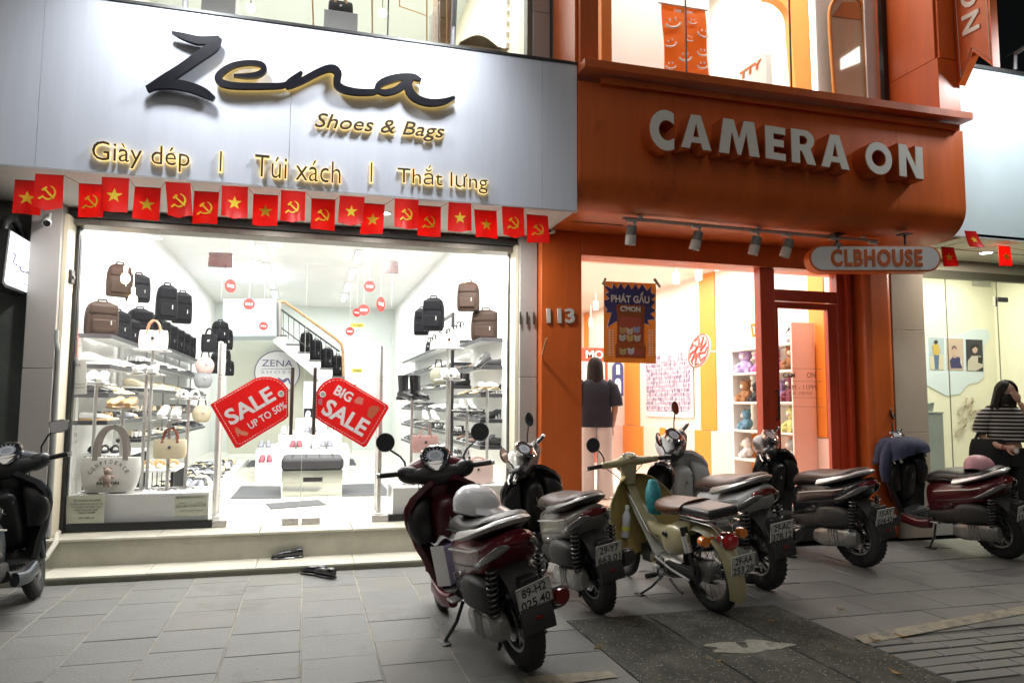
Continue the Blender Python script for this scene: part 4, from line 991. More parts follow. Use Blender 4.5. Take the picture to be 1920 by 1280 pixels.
        if mirror_on[0 if s > 0 else 1]:
            if mirrors == 'round':
                c = Vector((.955,s*.31,1.205)); TM = S @ Matrix.Translation(c) @ Matrix.Rotation(radians(-90+s*0), 4, 'Y') @ Matrix.Rotation(s*.12, 4, 'X') @ Matrix.Diagonal((1,1.0,1,1))
                mo = A('mirror', MB().tube([(.995,s*.19,1.01),(.992,s*.195,1.06),(.985,s*.22,1.10),(.975,s*.275,1.145),(.965,s*.30,1.175)], .0065, 8), M_black, st=True)
                obj('mirror_shell', MB().lathe([(0,-.020),(.035,-.018),(.056,-.006),(.061,.004),(.058,.009),(.055,.007)], 28, TM), M_black, mo)
                obj('mirror_glass', MB().lathe([(0,.007),(.0555,.007)], 28, TM), M_mirror, mo, smooth=0)
            else:
                c = Vector((.955,s*.32,1.20)); TM = S @ Matrix.Translation(c) @ Matrix.Rotation(radians(-90), 4, 'Y')
                mo = A('mirror', MB().tube([(.995,s*.19,1.01),(.99,s*.20,1.08),(.975,s*.25,1.15),(.965,s*.28,1.17)], .0065, 8), M_black, st=True)
                ol = [Vector((x_,s*y_,0)) for x_, y_ in ((.045,-.055),(.052,.03),(.03,.075),(-.02,.07),(-.042,.03),(-.04,-.05))]
                obj('mirror_shell', MB().prism([TM @ p for p in ol], TM.to_3x3() @ Vector((0,0,-.022))), M_black, mo, bev=.006)
                obj('mirror_glass', MB().add([TM @ (p*.9+Vector((0,0,.001))) for p in ol], [tuple(range(6))]), M_mirror, mo, smooth=0)
    # control cables, panel seams and a rear tyre hugger
    for s, q in ((1, .03), (-1, -.03), (1, .06)):
        A('cable', MB().tube([(.985,s*.20,.99),(1.06,s*.17,1.01-q*.4),(1.10,s*.10,.955),(1.09,s*.05+q,.86),(1.06,q,.76)], .0045, 6), M_black, st=True)
    A('panel_seam', tailfix(MB().tube([(.45,.150,.50),(.30,.164,.535),(.10,.173,.575),(-.10,.163,.62),(-.25,.132,.675)], .0028, 5)), M_black)
    A('body_catch', MB().lathe([(0,.006),(.010,.005),(.012,0)], 10, Matrix.Translation((.30,.168,.50)) @ Matrix.Rotation(-pi/2, 4, 'X')), M_steel)
    if stand:
        tn = math.tan(radians(lean))
        sa = A('side_stand', MB().tube([(.60,.09,.24),(.58,.16,.14),(.56,.255,.255*tn+.012)], .011, 8).box((.50,.235,.26*tn),(.60,.285,.26*tn+.010)), M_black)
        for s in (1, -1): A('stand_leg', MB().tube([(.20,s*.09,.20),(.02,s*.11,.155),(-.03,s*.14,.16)], .010, 8), M_black)
    A('footpeg', MB().box((.46,.14,.29),(.56,.20,.305)), M_alloy, bev=.004)
    return t
B1 = scooter('maroon scooter with a white helmet on its seat, plate 89-H2 025.40', atz(986,1252,0), 98.5, 11.5, -12, (.115,.008,.016), ('89-H2','025.40'), seat=M_seatb, rail=M_rail, rim=M_alloy, badge=True, size=1.02, plate_roll=8, inner=mat('maroon_inner', (.055,.006,.010), .4))
o = text_fit('model_lettering', 'STYLE', (.42,.178,.60), (-1,0,.16), (.1,0,1), .16, .030, M_rail, B1, depth=.003, shear=.3, bold=.01)
for v in o.data.vertices: v.co.y = .1785 - .10*max(0, v.co.x-.30)
B2 = scooter('dusty grey scooter with brown seat between maroon scooter and cream motorbike, plate 29-Y7 663.01', atz(1124,1148,0), 95, 10, 48, (.20,.19,.165), ('29-Y7','663.01'), seat=M_seatbr, rail=mat('rail_dark', (.12,.115,.11), .3, .6), rim=M_darkalloy)
B4 = scooter('white and black scooter with its front behind the cream motorbike, plate 29-AC 378.12', atz(1434,1103,0), 93, 9, 46, (.50,.50,.47), ('29-AC','378.12'), inner=mat('paint_499_499_469'), seat=M_seatbr, rail=mat('rail_grey', (.30,.30,.29), .3, .6), rim=M_alloy, headset=mat('paint_499_499_469'), spokes=5, size=1.08, wings=mat('paint_499_499_469'))
B5 = scooter('black scooter with silver grab rail next to the door, plate 15-AY 034.42', atz(1616,1062,0), 97, 6, 42, (.014,.014,.016), ('15-AY','034.42'), seat=M_seatbr, rail=M_rail, rim=M_alloy, mirror_on=(0,0), size=1.05)
B6 = scooter('dark red scooter with navy jacket on its handlebar and pink helmet, plate 14-AY 133.33', atz(1884,1046,0), 92, 12, 43, (.085,.010,.014), ('14-AY','133.33'), seat=M_seatb, rail=M_rail, rim=M_alloy, mirror_on=(0,1), size=1.05)
B0 = scooter('dark blue grey scooter cut off by the left edge of the picture', (-1.93,4.95,0), 88, 5, 10, (.045,.055,.065), ('30-H5','771.20'), rim=M_darkalloy, mirrors='angular', mirror_on=(0,1))
# ================================================================ STEP-THROUGH MOTORBIKE (cream)
def cub(label, loc, heading, lean, steer):
    t = thing('step_through_motorbike', label, 'motorbike', loc, 0, 'motor scooters parked in front of the shops'); t.rotation_euler = (-radians(lean), 0, radians(heading))
    P = mat('paint_cream', (.37,.33,.19), .32, var=.10, vscale=4, coat=.3, wear=((.24,.20,.12), 5, .64)); P2 = mat('paint_olive', (.33,.25,.08), .4, var=.12, vscale=4)
    R_ = .285; WB = 1.19
    S = Matrix.Translation((.95,0,.90)) @ Matrix.Rotation(radians(steer), 4, Vector((-.43,0,.90))) @ Matrix.Translation((-.95,0,-.90))
    A = lambda n, mb, m, st=False, par=None, **k: obj(n, xform(mb, S) if st else mb, m, par or t, **k)
    wheel('rear_wheel', t, 0, R_, .07, 0, M_chrome, style='wire', disc=False); wheel('front_wheel', t, WB, R_, .065, 0, M_chrome, S=S, style='wire', disc=False)
    A('brake_drum', MB().lathe([(0,-.05),(.07,-.05),(.075,.04),(.05,.06),(0,.06)], 24, Matrix.Translation((0,0,R_)) @ Matrix.Rotation(-pi/2, 4, 'X')), M_case)
    # rear fender
    A('rear_fender', MB().sheet(lambda u, v: ((R_+.045+.05*max(0,u-.8)*3-.05*(2*v-1)**2)*cos(radians(50+155*u)), (v-.5)*2*(.078-.012*u), R_+.01+(R_+.045+.05*max(0,u-.8)*3-.05*(2*v-1)**2)*sin(radians(50+155*u))), 26, 8, .008), P, smooth=60)
    # frame spine and legs
    A('frame', MB().loft([(.94,0,.80,.035,.05,-.6,2.2),(.80,0,.60,.045,.055,-.9,2.2),(.62,0,.47,.055,.065,-.4,2.2),(.45,0,.46,.075,.08,.2,2.2),(.25,0,.54,.09,.09,.3,2.4),(.05,0,.60,.08,.07,.1,2.4)], 18), P, smooth=60)
    for s in (1, -1): A('side_cover', MB().loft([(.36,s*.115,.47,.012,.07,.1,2.2),(.26,s*.125,.485,.03,.11,.1,2.2),(.12,s*.128,.50,.032,.10,0,2.2),(.02,s*.12,.51,.012,.05,0,2.2)], 16), P, smooth=60)
    A('cover_knob', MB().lathe([(0,.012),(.026,.010),(.034,.0)], 18, Matrix.Translation((.26,.156,.53)) @ Matrix.Rotation(-pi/2, 4, 'X') @ Matrix.Diagonal((1,.65,1,1))), M_black)
    # round leg shields: two tall rounded blades joined in front
    def leg(u, v):
        q = 2*u-1; w = .305*(max(.0, 1-(max(0, v-.62)/.40)**2.4))**.5*(.78+.30*sin(pi*min(1, v+.15)))
        return (.985-.24*(1-v)*.55 - .17*abs(q)**1.6 + .03*v, q*w, .27+.60*v)
    A('leg_shield', MB().sheet(leg, 24, 20, .010), P2, smooth=70)
    A('leg_shield_trim', MB().tube([Vector(leg(0, v/20)) for v in range(20)], .007, 6).tube([Vector(leg(1, v/20)) for v in range(20)], .007, 6), P)
    A('centre_cover', MB().loft([(.93,0,.72,.05,.04,-.9,2.4),(.80,0,.58,.07,.05,-.9,2.4),(.66,0,.44,.085,.06,-.8,2.4),(.58,0,.32,.08,.06,-1.2,2.4)], 16), mat('cover_worn', (.42,.42,.37), .5, var=.15, vscale=6), smooth=60)
    A('cover_strip', MB().tube([(.90,.055,.745),(.62,.075,.47),(.45,.10,.47)], .006, 8), M_chrome)
    # engine
    A('engine_block', MB().loft([(.70,0,.27,.05,.05,0,3),(.58,0,.25,.10,.07,0,3),(.40,0,.245,.12,.085,0,3),(.24,0,.25,.09,.06,0,3)], 16), M_case, smooth=50)
    cy = MB()
    for k in range(7): cy.cbox((.66+.018*k,0,.29), (.007,.14,.13))
    A('cylinder_fins', cy, M_darkalloy)
    A('crankcase_cover', MB().lathe([(0,.035),(.05,.03),(.075,.01),(.08,-.02)], 24, Matrix.Translation((.46,.12,.25)) @ Matrix.Rotation(-pi/2, 4, 'X')), M_chrome)
    A('chain_case', MB().loft([(.38,.095,.25,.02,.055,0,3),(.15,.10,.27,.018,.045,0,3),(-.02,.10,.285,.02,.06,0,3)], 12), M_dust)
    A('swingarm', MB().tube([(.34,.105,.30),(0,.115,R_)], .018, 8).tube([(.34,-.105,.30),(0,-.115,R_)], .018, 8), M_black)
    A('brake_rod', MB().tube([(.44,.15,.33),(.24,.16,.28),(.05,.14,.235)], .008, 6), M_rail)
    A('exhaust_muffler', MB().tube([(.62,-.10,.20),(.40,-.13,.17),(.20,-.14,.19)], .017, 10).loft([(.24,-.145,.19,.028,.03,.12,2.2),(.05,-.15,.215,.04,.042,.12,2.2),(-.28,-.15,.262,.042,.044,.12,2.2),(-.36,-.15,.274,.02,.022,.12,2.2)], 16), M_darkalloy, smooth=50)
    for s in (1, -1):
        sa = A('shock_absorber', MB().tube([(0,s*.125,R_+.02),(.07,s*.12,.60)], .014, 10).tube([(.03,s*.123,.42),(.07,s*.12,.60)], .027, 12), M_black if s < 0 else M_black)
        obj('shock_cover', MB().tube([(.032,s*.124,.43),(.058,s*.121,.54)], .029, 12), M_rail, sa)
        A('footpeg', MB().tube([(.46,s*.10,.19),(.46,s*.24,.195)], .012, 8).tube([(.46,s*.16,.195),(.46,s*.24,.197)], .019, 10), M_black)
        A('turn_signal', MB().tube([(-.17,s*.05,.555),(-.19,s*.12,.553)], .009, 8).lathe([(0,.025),(.034,.022),(.038,0),(.034,-.03),(0,-.038)], 18, Matrix.Translation((-.20,s*.155,.552)) @ Matrix.Rotation(pi/2, 4, 'Y')), M_amber, smooth=50)
        A('fork_leg', MB().loft([(WB-.02,s*.055,R_+.02,.022,.03,.3,2.4),(WB-.10,s*.05,.50,.026,.04,.3,2.4),(WB-.18,s*.04,.72,.028,.045,.3,2.4)], 12), P, st=True)
    A('front_fender', MB().sheet(lambda u, v: (WB+(R_+.03-.03*(2*v-1)**2)*cos(radians(-10+170*u)), (v-.5)*.13, R_+(R_+.03-.03*(2*v-1)**2)*sin(radians(-10+170*u))), 20, 6, .007), P, st=True, smooth=60)
    # seats
    A('seat', MB().loft([(.47,0,.665,.07,.035,-.6,2.4),(.41,0,.70,.12,.055,-.3,2.4),(.28,0,.705,.145,.06,0,2.4),(.14,0,.715,.15,.055,.15,2.4),(.06,0,.73,.14,.045,.1,2.4)], 20), mat('saddle_brown', (.11,.042,.022), .38, var=.15, vscale=8), smooth=60)
    ps = A('pillion_seat', MB().box((-.26,-.125,.69),(.085,.125,.755)), M_seatb, bev=.025, seg=4)
    obj('seat_rail', MB().tube([(.10,.137,.70),(-.10,.14,.692),(-.27,.132,.69),(-.285,0,.69),(-.27,-.132,.69),(-.10,-.14,.692),(.10,-.137,.70)], .008, 8), M_chrome, ps)
    A('carrier', MB().tube([(.10,.115,.665),(-.26,.11,.655),(-.30,0,.65),(-.26,-.11,.655),(.10,-.115,.665)], .007, 8).tube([(-.20,.085,.65),(-.25,.05,.58)], .006, 8).tube([(-.20,-.085,.65),(-.25,-.05,.58)], .006, 8), M_chrome)
    A('tail_light', MB().loft([(-.20,0,.545,.05,.045,.2,2.6),(-.27,0,.535,.055,.055,.2,2.6),(-.31,0,.53,.045,.045,.2,2.4),(-.325,0,.528,.02,.02,.2,2.4)], 18), M_redlens2, smooth=60)
    A('tail_light_rim', MB().loft([(-.25,0,.538,.058,.058,.2,2.6),(-.268,0,.535,.058,.058,.2,2.6)], 18), M_chrome)
    plate(t, (-.385,0,.405), 16, ('29-AA','253.28'))
    # handlebar
    Z90 = Matrix.Translation((.93,0,0)) @ Matrix.Rotation(pi/2, 4, 'Z')
    A('handlebar_cover', xform(MB().loft([(-.235,.02,.975,.026,.026,0,2.2),(-.12,.012,.975,.035,.032,0,2.2),(-.05,-.005,.985,.062,.046,0,2.2),(0,-.01,.99,.072,.052,0,2.2),(.05,-.005,.985,.062,.046,0,2.2),(.12,.012,.975,.035,.032,0,2.2),(.235,.02,.975,.026,.026,0,2.2)], 20, sub=4), Z90).loft([(.955,0,.80,.055,.06,pi/2,2.2),(.945,0,.88,.062,.06,pi/2,2.2),(.935,0,.96,.075,.06,pi/2,2.2)], 18), P, st=True, smooth=60)
    TI = S @ Matrix.Translation((.905,0,1.024)) @ Matrix.Rotation(radians(-32), 4, 'Y') @ Matrix.Diagonal((.75,1.1,1,1))
    ip = obj('speedometer', MB().lathe([(0,-.02),(.05,-.02),(.052,.008),(.046,.01),(.044,.004)], 24, TI), M_chrome, t)
    obj('dial_glass', MB().lathe([(0,.005),(.044,.005)], 24, TI), M_dial, ip, smooth=0)
    obj('dial_marks', MB().add([TI @ Vector(p) for p in ((-.005,-.035,.006),(.02,-.035,.006),(.02,.035,.006),(-.005,.035,.006))], [(0,1,2,3)]), M_redlens, ip, smooth=0)
    for s in (-1, 1):
        gr = A('grip', MB().tube([(.905,s*.255,.975),(.885,s*.375,.972)], .018, 12), M_black, st=True)
        A('switch_box', MB().box((.88,s*.225-.03,.95),(.945,s*.225+.03,1.0)), P, st=True, bev=.012)
        A('brake_lever', MB().tube([(.94,s*.21,.965),(.965,s*.26,.962),(.95,s*.33,.955),(.93,s*.37,.95)], .006, 8), M_alloy, st=True)
        A('cable', MB().tube([(.95,s*.20,.965),(1.0,s*.16,.93),(1.0,s*.08,.86),(.985,s*.03,.80)], .004, 6), M_black, st=True)
    s = 1
    TM = S @ Matrix.Translation((.90,.31,1.15)) @ Matrix.Rotation(radians(-90), 4, 'Y')
    mo = A('mirror', MB().tube([(.925,.215,.99),(.925,.215,1.03),(.92,.235,1.07),(.91,.27,1.11)], .006, 8), M_black, st=True)
    obj('mirror_shell', MB().lathe([(0,-.020),(.035,-.018),(.056,-.006),(.060,.004),(.056,.009),(.053,.007)], 26, TM), M_black, mo)
    obj('mirror_glass', MB().lathe([(0,.007),(.0535,.007)], 26, TM), M_mirror, mo, smooth=0)
    A('headlight', MB().lathe([(0,.05),(.06,.045),(.075,.02),(.075,-.03)], 22, Matrix.Translation((.99,0,.95)) @ Matrix.Rotation(pi/2, 4, 'Y')), M_clear, st=True)
    tn = math.tan(radians(lean))
    A('side_stand', MB().tube([(.42,.10,.20),(.50,.18,.10),(.56,.25,.25*tn+.012)], .009, 8).box((.53,.23,.25*tn),(.62,.275,.25*tn+.008)), M_black)
    for s in (1, -1): A('stand_leg', MB().tube([(.36,s*.10,.17),(.22,s*.13,.125),(.14,s*.15,.13)], .010, 8), M_black)
    A('kick_lever', MB().tube([(.44,-.14,.25),(.30,-.16,.34),(.27,-.20,.36)], .009, 8), M_steel)
    A('gear_lever', MB().tube([(.50,.14,.20),(.62,.15,.185),(.64,.19,.185)], .007, 8).tube([(.50,.14,.20),(.40,.15,.175),(.38,.19,.175)], .007, 8), M_steel)
    return t
B3 = cub('cream step-through motorbike with brown saddle and black pillion pad, plate 29-AA 253.28', atz(1340,1146,0), 96, 8, -4)
# ================================================================ FLAG STRING
def star_pts(r=1, cx=0, cy=0):
    return [(cx+(r if k % 2 == 0 else r*.40)*sin(pi*k/5), cy+(r if k % 2 == 0 else r*.40)*cos(pi*k/5)) for k in range(10)]
def emblem_polys():
    out = []
    A_ = [(.78*cos(radians(-146+224*k/18))+.02, .78*sin(radians(-146+224*k/18))+.03) for k in range(19)]
    B_ = [(lambda a, w, t: ((.78-w)*cos(a)+.02-.03*t, (.78-w)*sin(a)+.03))(radians(-146+224*k/18), .05+.17*sin(pi*min(1, (k+1)/19))**.8, k/18) for k in range(19)]
    for k in range(18): out.append([A_[k], A_[k+1], B_[k+1], B_[k]])
    out.append([(-.52,-.36),(-.70,-.50),(-.98,-.74),(-.84,-.90),(-.58,-.68),(-.42,-.52)])
    c = cos(radians(45)); R = lambda x, y: ((x+y)*c, (y-x)*c)
    out.append([R(*p) for p in ((-.50,-.095),(.88,-.095),(.88,.095),(-.50,.095))])
    out.append([R(*p) for p in ((-.70,-.30),(-.46,-.30),(-.46,.30),(-.60,.34),(-.70,.22))])
    return out
M_string = mat('string', (.25,.05,.05), .7)
def flag(px0, px1, py0, py1, kind, Y, bend, label, skew=0., group='small red flags strung under the shoe shop sign', cat='flag'):
    a = at(px0, py0, Y); b = at(px1, py0+(px1-px0)*.06, Y); c = at((px0+px1)/2, py1, Y)
    w = (b-a).length; h = a.z-c.z-(a.z-b.z)/2; loc = (a+b)/2; ang = atan2(b.z-a.z, b.x-a.x)
    def f(u, v):
        x = (u-.5)*w+skew*v*w; q = 2*u-1
        z = -v*h - bend*.10*h*v*v*(1-abs(q))*1.3
        y = -(bend*.055*v**3 + .020*sin(4*u+9*loc.x)*v) + bend*.05*v*v*q*q
        return Vector((x*cos(ang), y, z+x*sin(ang)))
    o = obj('flag', MB().sheet(f, 8, 8, .0014), M_redflag, None, loc, smooth=70)
    tag(o, label, cat, group)
    polys = [star_pts(.23)] if kind == 'star' else [[(x*.26, y*.26) for x, y in p] for p in emblem_polys()]
    for s in (-1,):
        mb = MB()
        for i, p in enumerate(polys):
            bm = bmesh.new(); vs = [bm.verts.new((x, y, 0)) for x, y in p]; bm.faces.new(vs); bmesh.ops.triangulate(bm, faces=bm.faces[:], ngon_method='EAR_CLIP')
            bm.verts.index_update(); V = []
            for v in bm.verts:
                u, vv = .5+v.co.x/w*.25*.92 if False else .5+v.co.x*h/w*.98, .52-v.co.y*.98
                V.append(f(u, vv)+Vector((0, s*(.0022+.0004*i), 0)))
            mb.add(V, [tuple(q.index for q in fc.verts) for fc in bm.faces]); bm.free()
        obj('emblem', mb, M_yellow, o, smooth=0)
    o2 = obj('hem', MB().tube([f(u/6, 0)+Vector((0,0,.001)) for u in range(7)], .003, 5), M_redflag, o)
    return o
FL = [(28,78,338,402,'star',0,0),(66,120,327,390,'hs',1,0),(148,197,345,408,'hs',0,0),(191,242,333,397,'star',.5,0),(253,302,351,412,'star',0,-.03),(310,357,342,404,'hs',.9,.16),
 (364,411,359,420,'hs',0,-.03),(416,465,349,407,'star',.9,.02),(475,522,365,423,'star',0,0),(527,573,358,414,'hs',1,0),(584,629,373,431,'hs',0,0),(637,684,368,419,'star',1,-.05),
 (681,722,382,439,'star',0,-.10),(740,785,373,427,'hs',1,0),(783,827,386,443,'hs',0,0),(841,884,380,433,'star',.6,0),(889,931,394,446,'star',0,.08),(941,982,388,442,'hs',.8,.05),(987,1027,403,455,'hs',0,.08)]
ORD = ['first','second','third','fourth','fifth','sixth','seventh','eighth','ninth','tenth','eleventh','twelfth','thirteenth','fourteenth','fifteenth','sixteenth','seventeenth','eighteenth','nineteenth']
for i, (x0, x1, y0, y1, k, bd, sk) in enumerate(FL):
    em = 'a yellow star' if k == 'star' else 'a yellow hammer and sickle'
    lw = 'flat low hanging' if bd == 0 else 'curled'
    flag(x0, x1, y0, y1, k, 5.945 if bd else 6.03, bd, f'red flag with {em}, {ORD[i]} from the left under the Zena sign', sk)
strp = []
for i, (x0, x1, y0, y1, k, bd, sk) in enumerate(FL):
    Y = 5.95 if bd else 6.035
    strp += [at(x0, y0-1, Y), at(x1, y0+2, Y)]
o = obj('flag_string', MB().tube(strp, .0022, 5), M_string); tag(o, 'thin string carrying the row of red flags under the Zena sign', 'string')
flag(1764,1788,463,499,'star',6.4,0,'dark red flag with a star hanging beside the CLBHOUSE sign',.25,'flags strung under the photo booth sign')
flag(1872,1894,461,498,'star',6.4,.3,'bright red star flag under the cyan sign at the right edge',.12,'flags strung under the photo booth sign')
flag(1808,1830,433,462,'star',6.1,1,'twisted red flag caught at the lower right corner of the orange fascia',.5,'flags strung under the photo booth sign')
o = obj('flag_string', MB().tube([Vector((6.55,6.0,3.14)), at(1764,463,6.4), at(1808,468,6.4), at(1872,461,6.4), at(1925,470,6.4)], .002, 5), M_string); tag(o, 'thin string carrying the flags under the cyan sign', 'string')
# small wall cameras and the bag shaped blade sign
def camera_thing(p, d, label, m):
    t = thing('security_camera', label, 'security camera', p)
    q = Vector(d).normalized().to_track_quat('Z','Y').to_matrix().to_4x4()
    obj('camera_body', MB().lathe([(0,-.05),(.03,-.05),(.034,-.04),(.034,.06),(.028,.07)], 18, q), m, t)
    obj('camera_lens', MB().lathe([(0,.064),(.027,.064)], 18, q), M_dialb, t)
    obj('camera_mount', MB().tube([(0,0,0),(0,.06,.05),(0,.07,.09)], .012, 8), m, t)
camera_thing(at(88,416,6.92), (.3,-1,-.45), 'round white security camera at the top of the left pillar', M_white)
camera_thing(at(1033,432,6.75), (-.8,-1,-.3), 'white dome camera under the right end of the shoe shop sign', M_white)
LX = -2.33
ls = thing('blade_sign', 'glowing bag shaped lightbox sign with black handle at the left edge', 'light box', atx(35,500,LX)); lo = ls.location.copy()
lp = lambda x, y, d=0.: atx(x, y, LX)-lo+Vector((d,0,0))
fc = [(20,433),(60,457),(65,463),(66,548),(62,553),(12,533),(8,527)]
obj('lightbox_case', MB().prism([lp(*p) for p in [(17,429),(64,456),(69,462),(69,553),(64,558),(10,538),(4,530)]], (-.13,0,0)), M_black, ls)
obj('lit_face', MB().prism([lp(*p,.004) for p in fc], (-.003,0,0)), emis('lit_face', (.93,.95,1), 2.2), ls)
hd = [lp(22,436,-.06), lp(24,420,-.06), lp(31,411,-.06), lp(41,412,-.06), lp(50,425,-.06), lp(55,440,-.06), lp(56,452,-.06)]
obj('bag_handle', MB().tube(hd, .035, 10), M_black, ls)
for s_ in ([(23,475),(28,477),(22,493),(30,497)],[(34,501),(38,501),(35,505),(40,509),(44,509)],[(46,511),(50,510),(53,516)],[(55,513),(59,515),(57,519),(62,524)]):
    obj('sign_letters', MB().tube([lp(*p,.006) for p in s_], .007, 5), mat('violet_print', (.10,.10,.25), .5), ls)
for a in ((42,531,50,534),(54,537,60,540),(26,545-8,33,540)):
    obj('sign_letters', MB().tube([lp(a[0],a[1],.006), lp(a[2],a[3],.006)], .004, 4), mat('violet_print'), ls)
obj('wall_bracket', MB().box((-.01,.30,-.30),(.03,.36,.33)).tube([(0,.33,.2),(.0,.75,.2)], .02, 8).tube([(0,.33,-.2),(.0,.75,-.2)], .02, 8), M_black, ls)
# ================================================================ INSIDE THE SHOE SHOP
FZ = .288
M_shelf = mat('shelf_white', (.80,.82,.82), .3); M_shelfedge = mat('shelf_edge', (.035,.035,.04), .4)
SHX = 1.86
def shelf_unit(side, y0, y1, zs, label, depth=.30):
    t = thing('shelf_unit', label, 'shelf', (side*(SHX+depth/2), (y0+y1)/2, FZ), group='wall shelving of the shoe shop'); off = t.location.copy()
    xa, xb = (SHX, SHX+depth) if side > 0 else (-SHX-depth, -SHX)
    for z in zs:
        b = obj('shelf_board', MB().box((xa,y0,z-.02),(xb,y1,z)), M_shelf, t); b.location = -off
        e = obj('shelf_edge', MB().box((xa-.004 if side > 0 else xb+.001, y0, z-.040),(xa-.001 if side > 0 else xb+.004, y1, z+.002)), M_shelfedge, b)
        e = obj('shelf_edge', MB().box((xa,y0-.005,z-.040),(xb,y0-.001,z+.002)), M_shelfedge, b)
    n = max(2, int((y1-y0)/1.2)+1)
    for k in range(n):
        y = y0+.05+(y1-y0-.1)*k/(n-1); x = xb-.02 if side > 0 else xa+.02
        o = obj('upright', MB().box((x-.012,y-.012,FZ),(x+.012,y+.012,max(zs)+.25)), M_rail, t); o.location = -off
    return zs
zl = [atx(210,y,-SHX).z for y in (627,684,738,788)]
zf = [atx(346,y,-SHX).z for y in (664,698,735,770,806)]
shelf_unit(-1, 7.98, 9.6, zl, 'near left wall shelves with the brown bag on top')
shelf_unit(-1, 9.7, 15.2, zf, 'long left wall shelves with the row of black backpacks')
zr = [atx(880,y,SHX).z for y in (641,690,739,784,831)]
zrf = [atx(790,y,SHX).z for y in (663,696,730,765,800,835)]
shelf_unit(1, 7.98, 9.5, zr, 'near right wall shelves with the brown rucksack on top')
shelf_unit(1, 9.6, 15.0, zrf, 'long right wall shelves behind the mirror frame')
# ---- shoe prototypes: upper and sole
def shoe_mesh(kind):
    up = MB(); so = MB()
    if kind == 'sneaker':
        up.loft([(-.125,0,.062,.026,.036,0,2.4),(-.10,0,.075,.036,.052,0,2.6),(-.03,0,.072,.038,.050,0,2.6),(.03,0,.058,.041,.036,0,2.6),(.09,0,.045,.042,.024,0,2.4),(.135,0,.036,.022,.014,0,2.2)], 10, sub=2)
        so.loft([(-.135,0,.013,.030,.013,0,4),(-.08,0,.013,.039,.013,0,4),(.0,0,.013,.038,.013,0,4),(.08,0,.014,.046,.014,0,4),(.145,0,.018,.026,.012,0,3)], 8, sub=2)
    elif kind == 'loafer':
        up.loft([(-.125,0,.048,.026,.030,0,2.4),(-.09,0,.052,.035,.034,0,2.6),(-.02,0,.044,.036,.028,0,2.6),(.03,0,.044,.040,.028,0,2.6),(.09,0,.036,.040,.022,0,2.4),(.138,0,.028,.018,.012,0,2.2)], 10, sub=2)
        so.loft([(-.13,0,.010,.028,.010,0,4),(-.05,0,.009,.034,.009,0,4),(.08,0,.009,.043,.009,0,4),(.145,0,.011,.022,.009,0,3)], 8, sub=2)
    elif kind == 'sandal':
        for x, r in ((.07,.045),(.02,.040),(-.08,.036)):
            up.tube([(x,r*cos(a),.018+.055*sin(a)) for a in [pi*k/8 for k in range(9)]], .009, 6)
        so.loft([(-.13,0,.013,.028,.012,0,4),(-.05,0,.013,.034,.012,0,4),(.08,0,.013,.044,.012,0,4),(.145,0,.013,.024,.011,0,3)], 8, sub=2)
    elif kind == 'heel':
        up.loft([(-.105,0,.092,.024,.026,.3,2.4),(-.06,0,.080,.031,.028,.45,2.6),(.0,0,.050,.033,.016,.5,2.6),(.06,0,.030,.038,.020,.15,2.4),(.115,0,.020,.026,.012,0,2.2),(.14,0,.016,.008,.006,0,2)], 10, sub=2)
        so.tube([(-.10,0,.07),(-.108,0,.0)], [.016,.007], 8).loft([(-.07,0,.052,.02,.005,.5,3),(.03,0,.010,.032,.005,.2,3),(.12,0,.005,.022,.004,0,3)], 8, sub=2)
    elif kind == 'boot':
        up.loft([(-.125,0,.055,.028,.035,0,2.4),(-.08,0,.06,.038,.042,0,2.6),(.0,0,.055,.038,.04,0,2.6),(.07,0,.042,.042,.026,0,2.4),(.135,0,.034,.02,.014,0,2.2)], 12, sub=2)
        up.loft([(-.05,0,.07,.040,.058,pi/2,2.6),(-.055,0,.13,.042,.055,pi/2,2.6),(-.06,0,.20,.046,.056,pi/2,2.6),(-.06,0,.245,.048,.058,pi/2,2.6)], 14, sub=2)
        so.box((-.13,-.034,0),(-.05,.034,.032)).loft([(-.13,0,.026,.028,.009,0,4),(-.04,0,.026,.036,.009,0,4),(.08,0,.012,.044,.011,.2,4),(.145,0,.012,.022,.010,0,3)], 8, sub=2)
    return up.mesh('shoe_'+kind, 60), so.mesh('sole_'+kind, 60)
SHM = {}
def shoe(kind, m, sm, loc, rz, label, group=None, name=None, tilt=0., scale=1.):
    key = (kind, m.name, sm.name)
    if key not in SHM:
        a, b = SHM.setdefault(kind, shoe_mesh(kind)); a = a.copy(); b = b.copy(); a.materials.append(m); b.materials.append(sm); SHM[key] = (a, b)
    a, b = SHM[key]
    o = bpy.data.objects.new(name or kind, a); COL.objects.link(o); o.location = loc; o.rotation_euler = (0, -tilt, rz); o.scale = (scale,)*3
    c = bpy.data.objects.new('sole', b); COL.objects.link(c); c.parent = o
    return tag(o, label, 'shoe', group)
MW = mat('shoe_white', (.80,.80,.78), .45); MK = mat('shoe_black', (.018,.018,.02), .25); MT = mat('shoe_tan', (.50,.33,.16), .4); MBg = mat('shoe_beige', (.66,.58,.40), .5)
MGy = mat('shoe_grey', (.22,.23,.26), .5); MRd = mat('shoe_maroon', (.25,.03,.05), .35); MSv = mat('shoe_silver', (.62,.62,.62), .3, .5); MDb = mat('shoe_brown', (.14,.08,.05), .4); MPk = mat('bag_pink', (.78,.48,.45), .4)
CN = {'shoe_white':'white','shoe_black':'black','shoe_tan':'tan','shoe_beige':'beige','shoe_grey':'grey','shoe_maroon':'maroon','shoe_silver':'silver','shoe_brown':'dark brown','bag_pink':'pink'}
